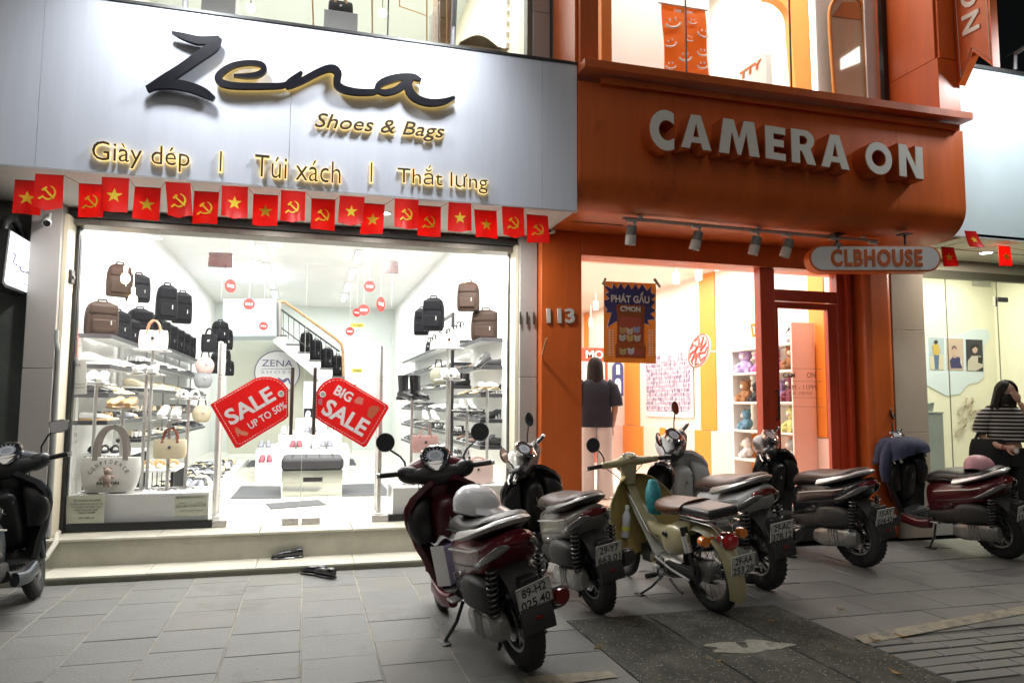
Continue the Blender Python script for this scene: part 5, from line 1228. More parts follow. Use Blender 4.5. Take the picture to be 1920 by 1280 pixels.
def row(side, y0, y1, z, specs, where, step=.115, grp='shoes on the shop shelves'):
    """shoes side by side along a wall shelf, toes to the aisle"""
    y = y0; i = 0; n = int((y1-y0)/step); nums = ORD+['twentieth','twenty first','twenty second','twenty third','twenty fourth','twenty fifth']
    while y < y1 and i < len(nums):
        kind, m, sm = specs[(i//2) % len(specs)]
        x = side*(SHX+.155+rnd.uniform(-.01,.01))
        shoe(kind, m, sm, (x, y, z+.001), (pi if side > 0 else 0)+rnd.uniform(-.12,.12), f'{CN[m.name]} {kind} on {where}, {nums[i]} from the street', grp)
        y += step if i % 2 == 0 else step+.035; i += 1
row(-1, 8.06, 9.5, zl[1], [('sneaker',MW,MW),('loafer',MW,MW),('heel',MBg,MBg),('sneaker',MW,MK),('loafer',MK,MK)], 'the second left shelf of the near bay')
row(-1, 8.06, 9.5, zl[2], [('loafer',MK,MK),('sandal',MW,MBg),('sneaker',MBg,MBg),('sandal',MPk,MBg),('heel',MBg,MK)], 'the third left shelf of the near bay')
row(-1, 8.06, 9.5, zl[3], [('loafer',MW,MT),('sandal',MT,MBg),('loafer',MK,MK),('sandal',MK,MK),('loafer',MGy,MK)], 'the fourth left shelf of the near bay')
row(-1, 9.8, 12.8, zf[1], [('sandal',MW,MK),('sneaker',MW,MK),('sandal',MK,MW)], 'the second long left shelf', .125)
row(-1, 9.8, 12.8, zf[2], [('sneaker',MBg,MW),('heel',MBg,MBg),('sandal',MW,MW)], 'the third long left shelf', .125)
row(-1, 9.8, 12.8, zf[3], [('sandal',MBg,MK),('sandal',MK,MBg),('sandal',MT,MK)], 'the fourth long left shelf', .125)
row(-1, 9.8, 12.8, zf[4], [('sandal',MW,MK),('loafer',MBg,MK),('sandal',MK,MK)], 'the lowest long left shelf', .125)
row(1, 8.05, 9.4, zr[1], [('loafer',MK,MK),('loafer',MK,MK),('loafer',MDb,MK)], 'the second right shelf of the near bay')
row(1, 8.05, 9.4, zr[2], [('heel',MK,MK),('heel',MT,MK),('heel',MBg,MK)], 'the third right shelf of the near bay')
row(1, 8.05, 9.4, zr[3], [('heel',MK,MK),('loafer',MK,MK),('sandal',MK,MK)], 'the fourth right shelf of the near bay')
row(1, 8.05, 9.4, zr[4], [('loafer',MK,MK),('heel',MGy,MK),('loafer',MDb,MK)], 'the lowest right shelf of the near bay')
for i, (sp, nm) in enumerate([([('sneaker',MW,MW),('heel',MBg,MBg)],'the second'),([('loafer',MK,MK),('heel',MBg,MBg),('sneaker',MK,MW)],'the third'),([('heel',MW,MW),('loafer',MW,MK)],'the fourth'),([('sandal',MW,MK),('loafer',MK,MK)],'the fifth'),([('sandal',MK,MW),('sneaker',MW,MW)],'the lowest')]):
    row(1, 9.7, 11.9, zrf[i+1], sp, nm+' long right shelf', .17)
# the small far ends of the long shelves: rows of shoes too small to pick apart
def far_rows(side, zs, ya, yb, label):
    mb = MB(); r2 = random.Random(3)
    for z in zs:
        y = ya
        while y < yb:
            x = side*(SHX+.155); w = r2.uniform(.034,.045); h = r2.uniform(.03,.055); f = -side
            mb.loft([(x-f*.12,y,z+h,w*.7,h*.8,0,2.4),(x-f*.02,y,z+h*.95,w,h*.9,0,2.6),(x+f*.07,y,z+h*.6,w,h*.55,0,2.4),(x+f*.13,y,z+h*.4,w*.5,h*.3,0,2.2)], 8, sub=1); y += r2.choice((.10,.15))
    o = obj('shoe_rows', mb, mat('shoe_mix', (.05,.05,.055), .5, var=.9, vscale=2.5, coords='World', wear=((.70,.68,.62), 3.2, .52)), smooth=60); o['kind'] = 'stuff'
    o['label'] = label
far_rows(-1, [z+.002 for z in zf[1:]], 12.9, 15.1, 'far rows of shoes at the end of the left wall shelves'); far_rows(1, [z+.002 for z in zrf[1:]], 12.0, 14.9, 'far rows of shoes at the end of the right wall shelves')
# ---- floor racks: black wire tables on the left with sandals, then a long low plinth
def table(x0, x1, y0, y1, h, label):
    t = thing('display_table', label, 'table', ((x0+x1)/2, (y0+y1)/2, FZ), group='black wire side tables'); w, d = (x1-x0)/2, (y1-y0)/2
    obj('table_top', MB().box((-w,-d,h-.025),(w,d,h)), M_white2, t, bev=.003)
    fr = MB()
    for sx in (-1, 1):
        for sy in (-1, 1): obj('leg', MB().box((sx*(w-.025)-.012,sy*(d-.025)-.012,0),(sx*(w-.025)+.012,sy*(d-.025)+.012,h-.026)), M_blackframe, t)
    for k in range(12):
        x = -w+.04+(2*w-.08)*k/11; fr.box((x-.004,-d+.02,.02),(x+.004,-d+.028,h-.027))
    for k in range(20):
        y = -d+.05+(2*d-.1)*k/19; fr.box((w-.03,y-.004,.02),(w-.022,y+.004,h-.027))
    tag(obj('wire_bars', fr, M_blackframe, t), kind='stuff')
    return t
table(-1.80,-1.25,8.1,8.9,.47,'low black wire table with white top holding brown sandals'); table(-2.15,-1.72,8.3,9.3,.62,'taller black wire table behind the white tote bag')
for k in range(4):
    shoe('sandal', MT, MBg, (-1.68+.12*k, 8.35+.06*(k%2), FZ+.471), -1.3+rnd.uniform(-.2,.2), f'tan sandal on the low wire table, {ORD[k]} from the left', 'sandals on the wire tables')
for k in range(4):
    shoe('sandal', MK, MK, (-2.08+.10*k, 8.45, FZ+.621), -1.4, f'black sandal on the taller wire table, {ORD[k]} from the left', 'sandals on the wire tables')
t = obj('low_plinth', MB().box((-1.75,9.3,FZ),(-1.02,15.0,FZ+.10)), M_white2, bev=.006); tag(t, 'long low white plinth covered with shoes along the left aisle', 'plinth')
i = 0
for yy in [9.45+.30*k for k in range(13)]:
    for xx in (-1.62,-1.42,-1.22):
        m = [MK,MW,MGy,MK,MBg][(i*7+3) % 5]; kd = ['sandal','sneaker','loafer'][(i*5) % 3]
        for dx in (-.045,.045): shoe(kd, m, [MW,MK][i % 2], (xx+dx, yy, FZ+.101), -pi/2+rnd.uniform(-.5,.5), f'{CN[m.name]} {kd} on the low plinth, {"wall" if xx<-1.5 else "middle" if xx<-1.3 else "aisle"} row, {"left" if dx<0 else "right"} of the {ORD[i//3]} pair from the street', 'shoes on the low plinth')
        i += 1
# ---- window platforms
PZ = .60
for sx, nm, a, b in ((-1,'left',-2.0,-.845),(1,'right',.85,2.0)):
    t = obj('window_platform', MB().box((a,7.42,FZ),(b,7.98,PZ)), M_white2, bev=.004); tag(t, f'white display platform in the {nm} shop window', 'platform')
pap = mat('paper_green', (.46,.48,.40), .6); inkm = mat('print_grey', (.14,.14,.13), .6)
def notice(pl, lines, label, m=pap, Y=7.345, cat='notice', head=None):
    o = obj('notice', ppx(pl, Y, .002), m); tag(o, label, cat)
    for s, bl, br, tl in lines: text_px('notice_lettering', s, bl, br, tl, Y-.0015, inkm, o, depth=.001, bold=.004)
    return o
notice([(124,930),(197,926),(195,980),(124,981)], [('QUY KHACH VUI LONG',(137,941),(188,940),(137,936)),('TU BAO QUAN XE VA TU TAI',(130,947.5),(193,946),(130,943)),('CA NHAN, NEU MAT CUA',(134,952.5),(190,951.5),(134,948.5)),('HANG KHONG CHIU',(139,957.5),(184,956.5),(139,954)),('TRACH NHIEM',(146,963),(178,962),(146,959)),('XIN CAM ON',(147,972.5),(176,972),(147,968.5))], 'pale green paper notice at the lower left of the shop window')
notice([(328,929),(389,927),(388,965),(327,968)], [('MOBIFONE VA KHACH',(331,934),(382,932),(331,930)),('Thanh toan',(336,944),(348,943.5),(336,941.5)),('Giam gia',(368,944),(380,943),(368,941)),('GIO MO CUA 9 - 22',(330,951),(386,948),(330,947)),('Cam on quy khach',(338,959),(380,957),(338,956))], 'pale green paper notice beside the left door post')
notice([(135,676),(162,674),(163,738),(134,740)], [('SALE',(139,687),(151,686),(139,682)),('Dang ky',(140,722),(158,721),(140,719)),('the thanh vien',(140,728),(158,727),(140,725))], 'white leaflet with pink drawing taped inside the left window', M_white, 7.38)
o = obj('red_panel', ppx([(134,577),(146,577),(146,669),(133,668)], 7.5, .01), mat('salmon', (.75,.25,.20), .5)); tag(o, 'narrow salmon red strip at the left side of the shop window', 'panel')
# ---- display stands with goods
def stand(px, py_top, Y, label, pw=.30, pd=.22, base=PZ, shape='rect', bx=None):
    p = at(px, py_top, Y); t = thing('display_stand', label, 'stand', (p.x, Y, base), group='steel display stands in the shop window'); h = p.z-base
    obj('pole', MB().tube([(0,0,.012),(0,0,h-.012)], .016, 12), M_rail, t)
    obj('base_plate', MB().lathe([(0,.012),(.085,.010),(.09,0),(0,0)], 24), M_steel, t)
    if shape: obj('top_plate', MB().box((-pw/2,-pd/2,h-.012),(pw/2,pd/2,h)), M_white2, t, bev=.003)
    return Vector((p.x, Y, p.z))
def pair(p, kind, m, sm, label, gap=.10, rz=-pi/2, scale=1., tilt=0, spread=.06, grp='shoes on the display stands'):
    for s, nm in ((-1,'left'),(1,'right')):
        shoe(kind, m, sm, (p.x+s*gap/2, p.y, p.z+.002), rz+s*spread, f'{nm} shoe of the {label}', grp, tilt=tilt, scale=scale)
def handbag(p, w, h, d, m, hm, label, handle=.12, rz=0., taper=.86, flat=False, hw=.008):
    t = thing('handbag', label, 'handbag', p, rz, 'bags on show in the shoe shop')
    f = [( -w/2*1.0,0),(w/2,0)]
    body = MB().loft([(0,0,0,w/2*taper,d/2,pi/2,4),(0,0,h*.15,w/2*.97,d/2,pi/2,4),(0,0,h*.6,w/2,d/2*.9,pi/2,3.4),(0,0,h*.92,w/2*.96,d/2*.55,pi/2,3),(0,0,h,w/2*.9,d/2*.3,pi/2,2.6)], 20)
    R = Matrix.Rotation(pi/2, 4, 'Z')
    obj('bag_body', xform(MB().add(body.v, body.f), R @ Matrix.Identity(4)) if False else body, m, t, rot=(0,0,pi/2), smooth=50)
    for s in (-1, 1):
        hw2 = w*.22; N = 10
        obj('handle', MB().tube([(-hw2*cos(pi*k/N)*1.0, s*d*.25, h*.86+handle*sin(pi*k/N)**.8) for k in range(N+1)], hw, 8), hm, t)
        for q in (-1, 1): obj('handle_tab', MB().box((q*hw2-.012,s*d*.30-.004,h*.62),(q*hw2+.012,s*d*.30+.004,h*.90)), hm, t)
    obj('clasp', MB().lathe([(0,.012),(.014,.010),(.016,0)], 14, Matrix.Translation((0,-d/2*.9,h*.6)) @ Matrix.Rotation(pi/2, 4, 'X')), M_steel, t)
    return t
def backpack(p, w, h, d, m, label, rz=0., flap=True, grp='bags on show in the shoe shop'):
    t = thing('backpack', label, 'backpack', p, rz, grp)
    obj('pack_body', MB().loft([(0,0,0,w/2*.9,d/2*.9,pi/2,4),(0,0,h*.12,w/2,d/2,pi/2,4),(0,0,h*.65,w/2,d/2,pi/2,3.4),(0,0,h*.9,w/2*.82,d/2*.8,pi/2,3),(0,0,h,w/2*.45,d/2*.45,pi/2,2.4)], 18), m, t, rot=(0,0,pi/2), smooth=50)
    obj('front_pocket', MB().loft([(0,-d*.48,h*.10,w*.36,d*.14,pi/2,4),(0,-d*.52,h*.25,w*.38,d*.16,pi/2,4),(0,-d*.48,h*.48,w*.34,d*.10,pi/2,3)], 14).box((-w*.30,-d*.70,h*.40),(w*.30,-d*.55,h*.415)) if False else MB().box((-w*.36,-d*.66,h*.10),(w*.36,-d*.46,h*.46)), m, t, bev=.02, seg=3)
    if flap: obj('top_flap', MB().box((-w*.44,-d*.56,h*.58),(w*.44,d*.2,h*.93)), m, t, bev=.03, seg=3)
    obj('grab_handle', MB().tube([(-w*.16,0,h*.95),(-w*.12,0,h*1.06),(w*.12,0,h*1.06),(w*.16,0,h*.95)], .010, 6), m, t)
    for s in (-1, 1): obj('strap', MB().tube([(s*w*.25,d*.45,h*.9),(s*w*.34,d*.75,h*.6),(s*w*.36,d*.5,h*.12)], .014, 6), m, t)
    obj('zip_pull', MB().tube([(w*.2,-d*.67,h*.42),(w*.2,-d*.69,h*.30)], .006, 5), M_steel, t)
    return t
M_bagbr = mat('bag_brown', (.022,.012,.008), .55, var=.15, spec=.15); M_bagbk = mat('bag_black', (.005,.0055,.008), .55, var=.2, spec=.12); M_bagwh = mat('bag_white', (.82,.80,.76), .4); M_canvas = mat('canvas', (.78,.77,.74), .8, var=.04, bump=.3, bscale=14); M_bagyl = mat('bag_cream', (.80,.72,.50), .5); M_strap = mat('webbing', (.36,.33,.31), .7); M_bagtan = mat('bag_tan', (.55,.30,.12), .5)
p = stand(181,720,7.6,'stand with a white shoe, furthest left in the window'); pair(p, 'sneaker', MW, MW, 'white trainers on the furthest left stand')
p = stand(231,766,7.62,'stand holding the tan clogs'); pair(p, 'loafer', MT, MT, 'tan round toed clogs above the white tote', .125, scale=1.35, tilt=.0)
p = stand(275,701,7.7,'tall stand holding white slip-on mules'); pair(p, 'loafer', MW, MW, 'white slip-on mules on the tall left stand', .115, scale=1.15)
p = stand(319,787,7.7,'stand holding white high sneakers'); pair(p, 'sneaker', MW, MW, 'white sneakers over the cream bag', .11, scale=1.1)
p = stand(354,747,7.8,'stand holding white strappy sandals'); pair(p, 'sandal', MW, MW, 'white strappy sandals near the left door post', .11)
p = stand(287,656,7.75,'tallest left stand, under the white handbag'); handbag(p, .26,.19,.12, M_bagwh, mat('handle_tan', (.45,.20,.10), .5), 'white round topped handbag on the tallest left stand', .12)
p = stand(316,845,7.75,'short hook stand behind the cream bag', shape=None); handbag(at(318,859,7.66), .30,.18,.11, M_bagyl, mat('handle_rust', (.35,.10,.06), .5), 'cream winged handbag with rust handles on a short hook stand', .13)
p = stand(773,750,7.7,'stand holding the black ankle boots'); pair(p, 'boot', MK, MK, 'black buckled ankle boots in the right window', .13, rz=-pi/2+.5, scale=1.05)
p = stand(806,789,7.7,'stand holding white pointed heels'); pair(p, 'heel', MW, MW, 'white pointed heels right of the door', .10, rz=-pi/2)
p = stand(843,711,7.72,'tall stand holding white lace sneakers'); pair(p, 'sneaker', MW, MW, 'white lace sneakers below the pink handbag', .10)
p = stand(840,652,7.85,'tallest right stand, under the pink handbag'); handbag(p, .25,.15,.12, mat('bag_blush', (.80,.60,.56), .4), M_bagwh, 'pale pink bowling handbag on the tallest right stand', .10)
p = stand(876,768,7.7,'stand holding silver high sandals'); pair(p, 'heel', MSv, MK, 'silver strappy high heels in the right window', .10)
p = stand(914,730,7.7,'furthest right stand with white slippers'); pair(p, 'loafer', MW, MT, 'white slippers on the furthest right stand', .11)
shoe('loafer', MK, MK, at(905,683,7.85), -2.4, 'glossy black lace-up shoe tilted toe down by the right shelf', None, name='oxford_shoe', tilt=-.45, scale=1.15)
handbag(at(797,848,7.65), .28,.18,.10, MPk, MPk, 'small pink bag hanging above the maroon scooter mirror', .10, hw=.005)
handbag(at(895,905,7.62), .34,.24,.12, mat('bag_rose', (.80,.62,.58), .5), MPk, 'large pale rose bag behind the maroon scooter handlebar', .06)
# bottle green cushions etc. hang between the bays
handbag(at(391,660,9.65), .18,.22,.08, M_bagbk, M_bagbk, 'black pouch bag hanging by the left security post', .10)
# tote with print
tt = thing('tote_bag', 'large white canvas tote printed CONFIDENCE with a small teddy charm', 'tote bag', at(206,921,7.52)); w0 = (at(260,860,7.52)-at(150,860,7.52)).length; h0 = at(206,857,7.52).z-at(206,921,7.52).z
obj('bag_body', MB().loft([(0,0,0,w0*.40,.07,pi/2,4),(0,0,h0*.25,w0*.47,.085,pi/2,4),(0,0,h0*.7,w0*.51,.07,pi/2,4),(0,0,h0,w0*.50,.05,pi/2,4)], 28), M_canvas, tt, rot=(0,0,pi/2), smooth=60)
for s in (-1, 1):
    N = 12; obj('handle', MB().sheet(lambda u, v, s=s: (-.135*cos(pi*u)*(1 if True else 1), s*.055+.0*v, h0*.95+.33*sin(pi*u)**.55) if False else (-.125*cos(pi*u)-(v-.5)*.045*cos(pi*u), s*.055, h0*.92+(.30+(v-.5)*.04)*sin(pi*u)**.7), 16, 2, .004), M_strap, tt, smooth=60)
arc = 'CONFIDENCE'
for k, ch in enumerate(arc):
    a = radians(62-124*k/(len(arc)-1)); c = Vector((.155*sin(-a)*1.0, -.083, h0*.33+.155*cos(a)))
    rt = Vector((cos(a),0,sin(a))); upv = Vector((-sin(a),0,cos(a)))
    text_fit('print_lettering', ch, c-rt*.014, rt, upv, .022 if ch != 'I' else .008, .034, inkm, tt, depth=.002, bold=.02)
text_fit('print_lettering', 'FASHION', (-.09,-.092,h0*.22), (1,0,0), (0,0,1), .18, .030, M_ink, tt, depth=.002, bold=.03)
ch = obj('teddy_charm', MB().sphere((0,-.115,h0*.62), .034, 12, 8).sphere((-.026,-.112,h0*.62+.03), .012, 8, 6).sphere((.026,-.112,h0*.62+.03), .012, 8, 6).sphere((0,-.115,h0*.40), .036, 12, 8, sc=(1,1,1.3)).tube([(-.01,-.115,h0*.30),(-.018,-.12,h0*.16)], .014, 8).tube([(.012,-.115,h0*.30),(.03,-.125,h0*.16)], .014, 8).tube([(-.03,-.115,h0*.46),(-.065,-.12,h0*.38)], .012, 8).tube([(.03,-.115,h0*.46),(.06,-.12,h0*.44)], .012, 8), mat('teddy', (.40,.32,.27), .9, bump=.4, bscale=80), tt, smooth=70)
# bags on the top shelves and hanging
backpack((-2.0,8.15,zl[0]), .30,.34,.16, M_bagbr, 'brown leather bucket bag on the near left top shelf', .5)
backpack((-2.0,8.75,zl[0]), .28,.32,.16, M_bagbk, 'black rucksack on the near left top shelf behind the brown bag', .5)
backpack((-2.02,9.35,zl[0]), .28,.30,.15, M_bagbk, 'black rucksack at the far end of the near left top shelf', .5)
for k in range(7): backpack((-2.02,9.95+.62*k,zf[0]), .30,.40,.18, M_bagbk, f'black backpack on the long left top shelf, {ORD[k]} from the street', .6, grp='black backpacks on the left shelf')
for px, py, Y, m, l, hh in ((222,556,8.4,M_bagbr,'brown leather bag hanging below the warm bulb on the left',.34),(258,566,8.7,M_bagbk,'dark bag hanging right of the warm bulb on the left',.30),(311,600,9.5,M_bagbk,'black shoulder bag hanging above the left backpacks',.42),(340,606,10.2,M_bagbk,'slim black bag hanging next to the shoulder bag on the left',.40)):
    backpack(at(px, py, Y), .24, hh, .12, m, l, .4)
backpack((2.0,8.35,zr[0]), .34,.36,.18, M_bagbr, 'brown drawstring rucksack on the near right top shelf', -.4)
backpack(at(878,583,8.3), .26,.34,.14, M_bagbr, 'brown bag hanging above the rucksack on the right', -.4)
backpack(at(812,620,9.2), .28,.42,.13, M_bagbk, 'black shoulder bag hanging in the right window', -.4); backpack(at(790,628,9.9), .2,.36,.12, M_bagbk, 'grey black bag hanging behind the black shoulder bag', -.4)
for k in range(6): handbag((2.0,9.85+.5*k,zrf[0]), .26,.2,.10, [M_bagwh,M_bagyl,M_bagbk][k % 3], M_bagbk, f'{["white","cream","black"][k%3]} handbag on the long right top shelf, {ORD[k]} from the street', .10, rz=-1.2)
for k, (px, py, Y, w_, h_, l) in enumerate(((412,640,11.5,.24,.30,'highest of the black bags hanging past the left gate'),(420,655,12.5,.26,.34,'second black bag hanging past the left gate'),(415,690,12,.26,.30,'third black bag hanging past the left gate'),(424,704,13,.24,.26,'lowest black bag hanging past the left gate'),(408,700,11,.2,.3,'navy black bag beside the left gate post'))):
    backpack(at(px, py, Y), w_, h_, .12, M_bagbk, l, .3, grp='black bags hanging past the left gate')
for k in range(5):
    o = shoe('boot', MK, MK, (2.02,9.75+.36*k,zrf[2]+.001), pi+.2, f'black ankle boot on the third long right shelf, {ORD[k]} from the street', 'boots on the right shelf')
cap_m = [mat('cap_olive', (.20,.20,.15), .8), mat('cap_pinkish', (.45,.33,.31), .8), mat('cap_grey', (.20,.21,.22), .8), mat('cap_khaki', (.33,.29,.20), .8)]
for k, (px, py, Y, l) in enumerate(((822,705,8.9,'olive round bag hanging at the end of the right shelves'),(384,686,9.66,'dusty pink round bag at the end of the left shelves'),(381,712,9.66,'khaki round bag under the dusty pink one'),(378,776,9.66,'grey round bag low at the end of the left shelves'))):
    p = at(px, py, Y); t = thing('round_bag', l, 'bag', p, .3, 'round bags hanging at the shelf ends')
    obj('bag_body', MB().loft([(0,0,-.10,.04,.05,pi/2,2.2),(0,0,-.07,.08,.09,pi/2,2.2),(0,0,.02,.09,.11,pi/2,2.2),(0,0,.09,.06,.07,pi/2,2.2),(0,0,.11,.02,.03,pi/2,2.2)], 16), cap_m[k], t, smooth=80); obj('strap', MB().tube([(-.05,0,.09),(-.03,0,.20),(.03,0,.20),(.05,0,.09)], .008, 6), M_bagbk, t); obj('clasp', MB().sphere((0,-.10,.02), .014, 8, 6), M_steel, t)
# dark framed mirror on the right wall
mt = thing('wall_mirror', 'tall dark framed opening on the right wall behind the boots', 'mirror frame', (SHX-.02, 9.55, FZ)); 
obj('frame', MB().box((-.02,-.02,.2),(.02,.02,2.35)).box((-.015,.021,2.31),(.015,1.3,2.35)), M_blackframe, mt)
# warm pendant bulbs
for px, py, Y, l in ((235,522,8.2,'left'),(249,562,8.35,'lower left'),(872,520,8.2,'right')):
    p = at(px, py, Y); t = thing('pendant_bulb', f'warm glowing pendant bulb over the {l} window display', 'lamp', p, group='warm bulbs over the window displays')
    obj('bulb', MB().sphere((0,0,0), .045, 14, 10, sc=(1,1,1.25)), M_lampwarm, t, smooth=80); obj('bulb_cord', MB().tube([(0,0,.05),(0,0,3.85-p.z)], .005, 6), M_white, t)
    obj('bulb_holder', MB().tube([(0,0,.05),(0,0,.13)], .02, 10), M_white, t)
# security gate posts
for px, l in ((404,'left'),(707,'right')):
    p = atz(px, 972 if l == 'left' else 966, FZ); t = thing('security_gate', f'tall pale security gate post inside the {l} door', 'security gate', (p.x, p.y, FZ), group='security gates at the shop door')
    obj('panel', MB().box((-.012,-.11,.06),(.012,.11,1.70)), mat('gate_grey', (.50,.48,.45), .4), t); 
    for s in (-1,1): obj('post', MB().box((-.022,s*.13-.022,0),(.022,s*.13+.022,1.74)), M_rail, t, bev=.01)
    obj('base', MB().box((-.05,-.17,0),(.05,.17,.05)), M_rail, t, bev=.008)
# ---- centre of the floor: mats, ottoman, tiered plinths
M_mat = mat('floor_mat', (.085,.09,.095), .9, var=.1, bump=.3, bscale=120)
def fmat(pts, label):
    o = obj('floor_mat', MB().prism([atz(*p, FZ+.002) for p in pts], (0,0,.006)), M_mat, smooth=0); tag(o, label, 'mat')
fmat([(432,934),(527,934),(527,911),(452,911)], 'grey floor mat left of the ottoman'); fmat([(641,930),(735,929),(716,906),(641,908)], 'grey floor mat right of the ottoman')
fmat([(509,954),(612,946),(597,937),(497,944)], 'small grey mat just inside the shop door'); fmat([(461,875),(480,874),(485,862),(470,863)], 'far grey mat left of the plinth'); fmat([(655,872),(668,871),(662,860),(655,860)], 'far grey mat right of the plinth')
a, b = atz(527,931,FZ), atz(642,929,FZ); wO = b.x-a.x
ot = thing('ottoman', 'padded dark ottoman on a mirrored box in the middle of the shop', 'ottoman', ((a.x+b.x)/2, a.y+.36, FZ))
hO = at(585,850,a.y).z-FZ
M_mir = mat('mirror_box', (.62,.64,.58), .12, .9)
obj('box_lower', MB().box((-wO/2+.01,-.35,.0),(wO/2-.01,.35,hO*.32)), M_mir, ot); obj('box_upper', MB().box((-wO/2,-.36,hO*.325),(wO/2,.36,hO*.60)), M_mir, ot); obj('cushion', MB().box((-wO/2-.012,-.375,hO*.605),(wO/2+.012,.375,hO*.90)), mat('cushion', (.022,.022,.026), .55), ot, bev=.05, seg=4)
obj('label_plate', MB().box((-.11,-.366,hO*.34),(.12,-.361,hO*.44)), M_blackframe, ot)
for i in range(4):
    for j in range(3): obj('cushion_button', MB().sphere((-wO*.34+wO*.227*i,-.24+.24*j,hO*.90), .012, 8, 5), M_black, ot)
c0 = atz(480,900,FZ); c1 = atz(655,897,FZ); yP = c0.y; cx = (c0.x+c1.x)/2; hw = (c1.x-c0.x)/2
tier = []
for i, (y_top, x0, x1, dy) in enumerate(((842,480,656,0),(814,522,640,.25),(785,553,612,.5))):
    z = at(560, y_top, yP+dy).z; xa, xb = at(x0, 830, yP+dy).x, at(x1, 830, yP+dy).x
    tier.append((xa, xb, yP+dy, z))
pl = thing('tiered_plinth', 'white three step plinth with shoes in the middle of the shop', 'plinth', (cx, yP, FZ)); off = pl.location.copy()
for i, (xa, xb, y, z) in enumerate(tier):
    o = obj('plinth_step', MB().box((xa,y,FZ if i == 0 else tier[i-1][3]+.001),(xb,yP+1.6-.2*i,z)), M_white2, pl, bev=.01); o.location = -off
o = obj('side_box', MB().box((at(481,900,yP).x-.0,yP-.42,FZ),(at(528,900,yP).x,yP-.01,at(500,870,yP-.4).z)), M_white2, pl, bev=.02); o.location = -off
for k, (m, kd) in enumerate(((MGy,'sneaker'),(MW,'sandal'),(MRd,'sneaker'),(MW,'sneaker'),(MGy,'sneaker'),(MW,'sandal'))):
    x = tier[0][0]+.12+(tier[0][1]-tier[0][0]-.24)*k/5
    pair(Vector((x, yP+.13, tier[0][3])), kd, m, MW, f'{CN[m.name]} {kd} pair on the lowest plinth step, {ORD[k]} from the left', .10, grp='shoes on the tiered plinth')
for k, (m, kd) in enumerate(((MW,'sneaker'),(MGy,'sneaker'),(MW,'loafer'))):
    x = tier[1][0]+.12+(tier[1][1]-tier[1][0]-.24)*k/2
    pair(Vector((x, yP+.38, tier[1][3])), kd, m, MW, f'{CN[m.name]} {kd} pair on the middle plinth step, {ORD[k]} from the left', .10, grp='shoes on the tiered plinth')
pair(Vector(((tier[2][0]+tier[2][1])/2, yP+.65, tier[2][3])), 'sneaker', MW, MW, 'white sneakers on top of the tiered plinth', .11, grp='shoes on the tiered plinth')
p = at(497,871,yP-.4); pair(Vector((p.x, yP-.28, p.z+.004)), 'sneaker', MRd, MW, 'maroon sneakers on the low box left of the ottoman', .10, grp='shoes on the tiered plinth')
wb = obj('wall_picture', MB().box((tier[2][0]+.1,yP+1.45,tier[2][3]+.02),(tier[2][1]+.05,yP+1.5,tier[2][3]+.62)), M_white2); tag(wb, 'white board standing behind the top of the tiered plinth', 'board')
bx = obj('shoe_box', MB().box((tier[2][0]+.12,yP+1.2,tier[2][3]+.02),(tier[2][0]+.42,yP+1.4,tier[2][3]+.16)), M_bagbk, bev=.005); tag(bx, 'black shoe box behind the white sneakers on the plinth', 'box')
# ---- staircase at the back
YS = 14.6
stt = thing('staircase', 'white staircase rising to the left with wooden handrail at the back of the shop', 'staircase', at(570,800,YS)); off = stt.location.copy()
tp = [(512,629),(538,646),(560,661),(581,676),(602,691),(624,707),(646,722),(668,738)]
def so(n, mb, m, **k):
    o = obj(n, mb, m, stt, **k); o.location = -off; return o
prof = []
for (xa, ya), (xb, yb) in zip(tp, tp[1:]): prof += [(xa, ya), (xb-1, ya+1), (xb-.5, yb)]
prof += [(668,742),(646,760),(625,735),(512,641)]
so('stringer', ppx(prof, YS, .06), M_white2, smooth=0)
for (xa, ya), (xb, yb) in zip(tp, tp[1:]):
    a, b = at(xa-2, ya, YS), at(xb, ya+1, YS)
    so('tread', MB().box((a.x,YS-.02,a.z-.01),(b.x,YS+.9,a.z+.02)), mat('tread_dark', (.10,.10,.10), .4)); so('riser', MB().box((b.x-.015,YS+.061,at(xb,yb,YS).z+.02),(b.x,YS+.9,a.z-.011)), M_white2)
hr = [at(519,566,YS+.02), at(534,566,YS+.02), at(560,584,YS+.02), at(600,613,YS+.02), at(630,635,YS+.02), at(640,645,YS+.02), at(643,660,YS+.02), at(644,712,YS+.02)]
so('handrail', MB().tube(hr, .028, 10), M_wood)
so('mid_rail', MB().tube([at(527,580,YS+.02), at(637,659,YS+.02)], .018, 8).tube([at(527,614,YS+.02), at(575,650,YS+.02)], .012, 8), M_iron)
so('newel', MB().tube([at(523,566,YS+.02), at(524,631,YS+.02)], .045, 8), mat('newel', (.35,.33,.30), .4, .5))
for k in range(11):
    x = 531+k*10; y0 = 583+k*7.25; y1 = min(y0+46-k*1.0, 632+k*7.2+4)
    so('baluster', MB().tube([at(x, y0, YS+.02), at(x, y1, YS+.02)], .007, 6), M_iron)
for k, (x, y) in enumerate(((574,663),(592,677),(613,692),(632,706))):
    backpack(at(x, y, YS+.25)+Vector((0,0,.0)), .25,.42,.2, M_bagbk, f'black backpack standing on the stairs, {ORD[k]} from the top', grp='black backpacks on the stairs')
o = obj('beam_block', ppx([(418,560),(517,561),(517,629),(418,630)], YS-.4, 1.0), mat('beam_blue', (.62,.70,.76), .5)); tag(o, 'pale blue grey ceiling block left of the stairs', 'beam')
o = obj('stair_wall', ppx([(425,630),(520,630),(660,745),(660,850),(425,850)], YS+.95, .05), mat('stair_wall', (.66,.68,.56), .5)); tag(o, 'pale olive wall under the staircase', 'wall')
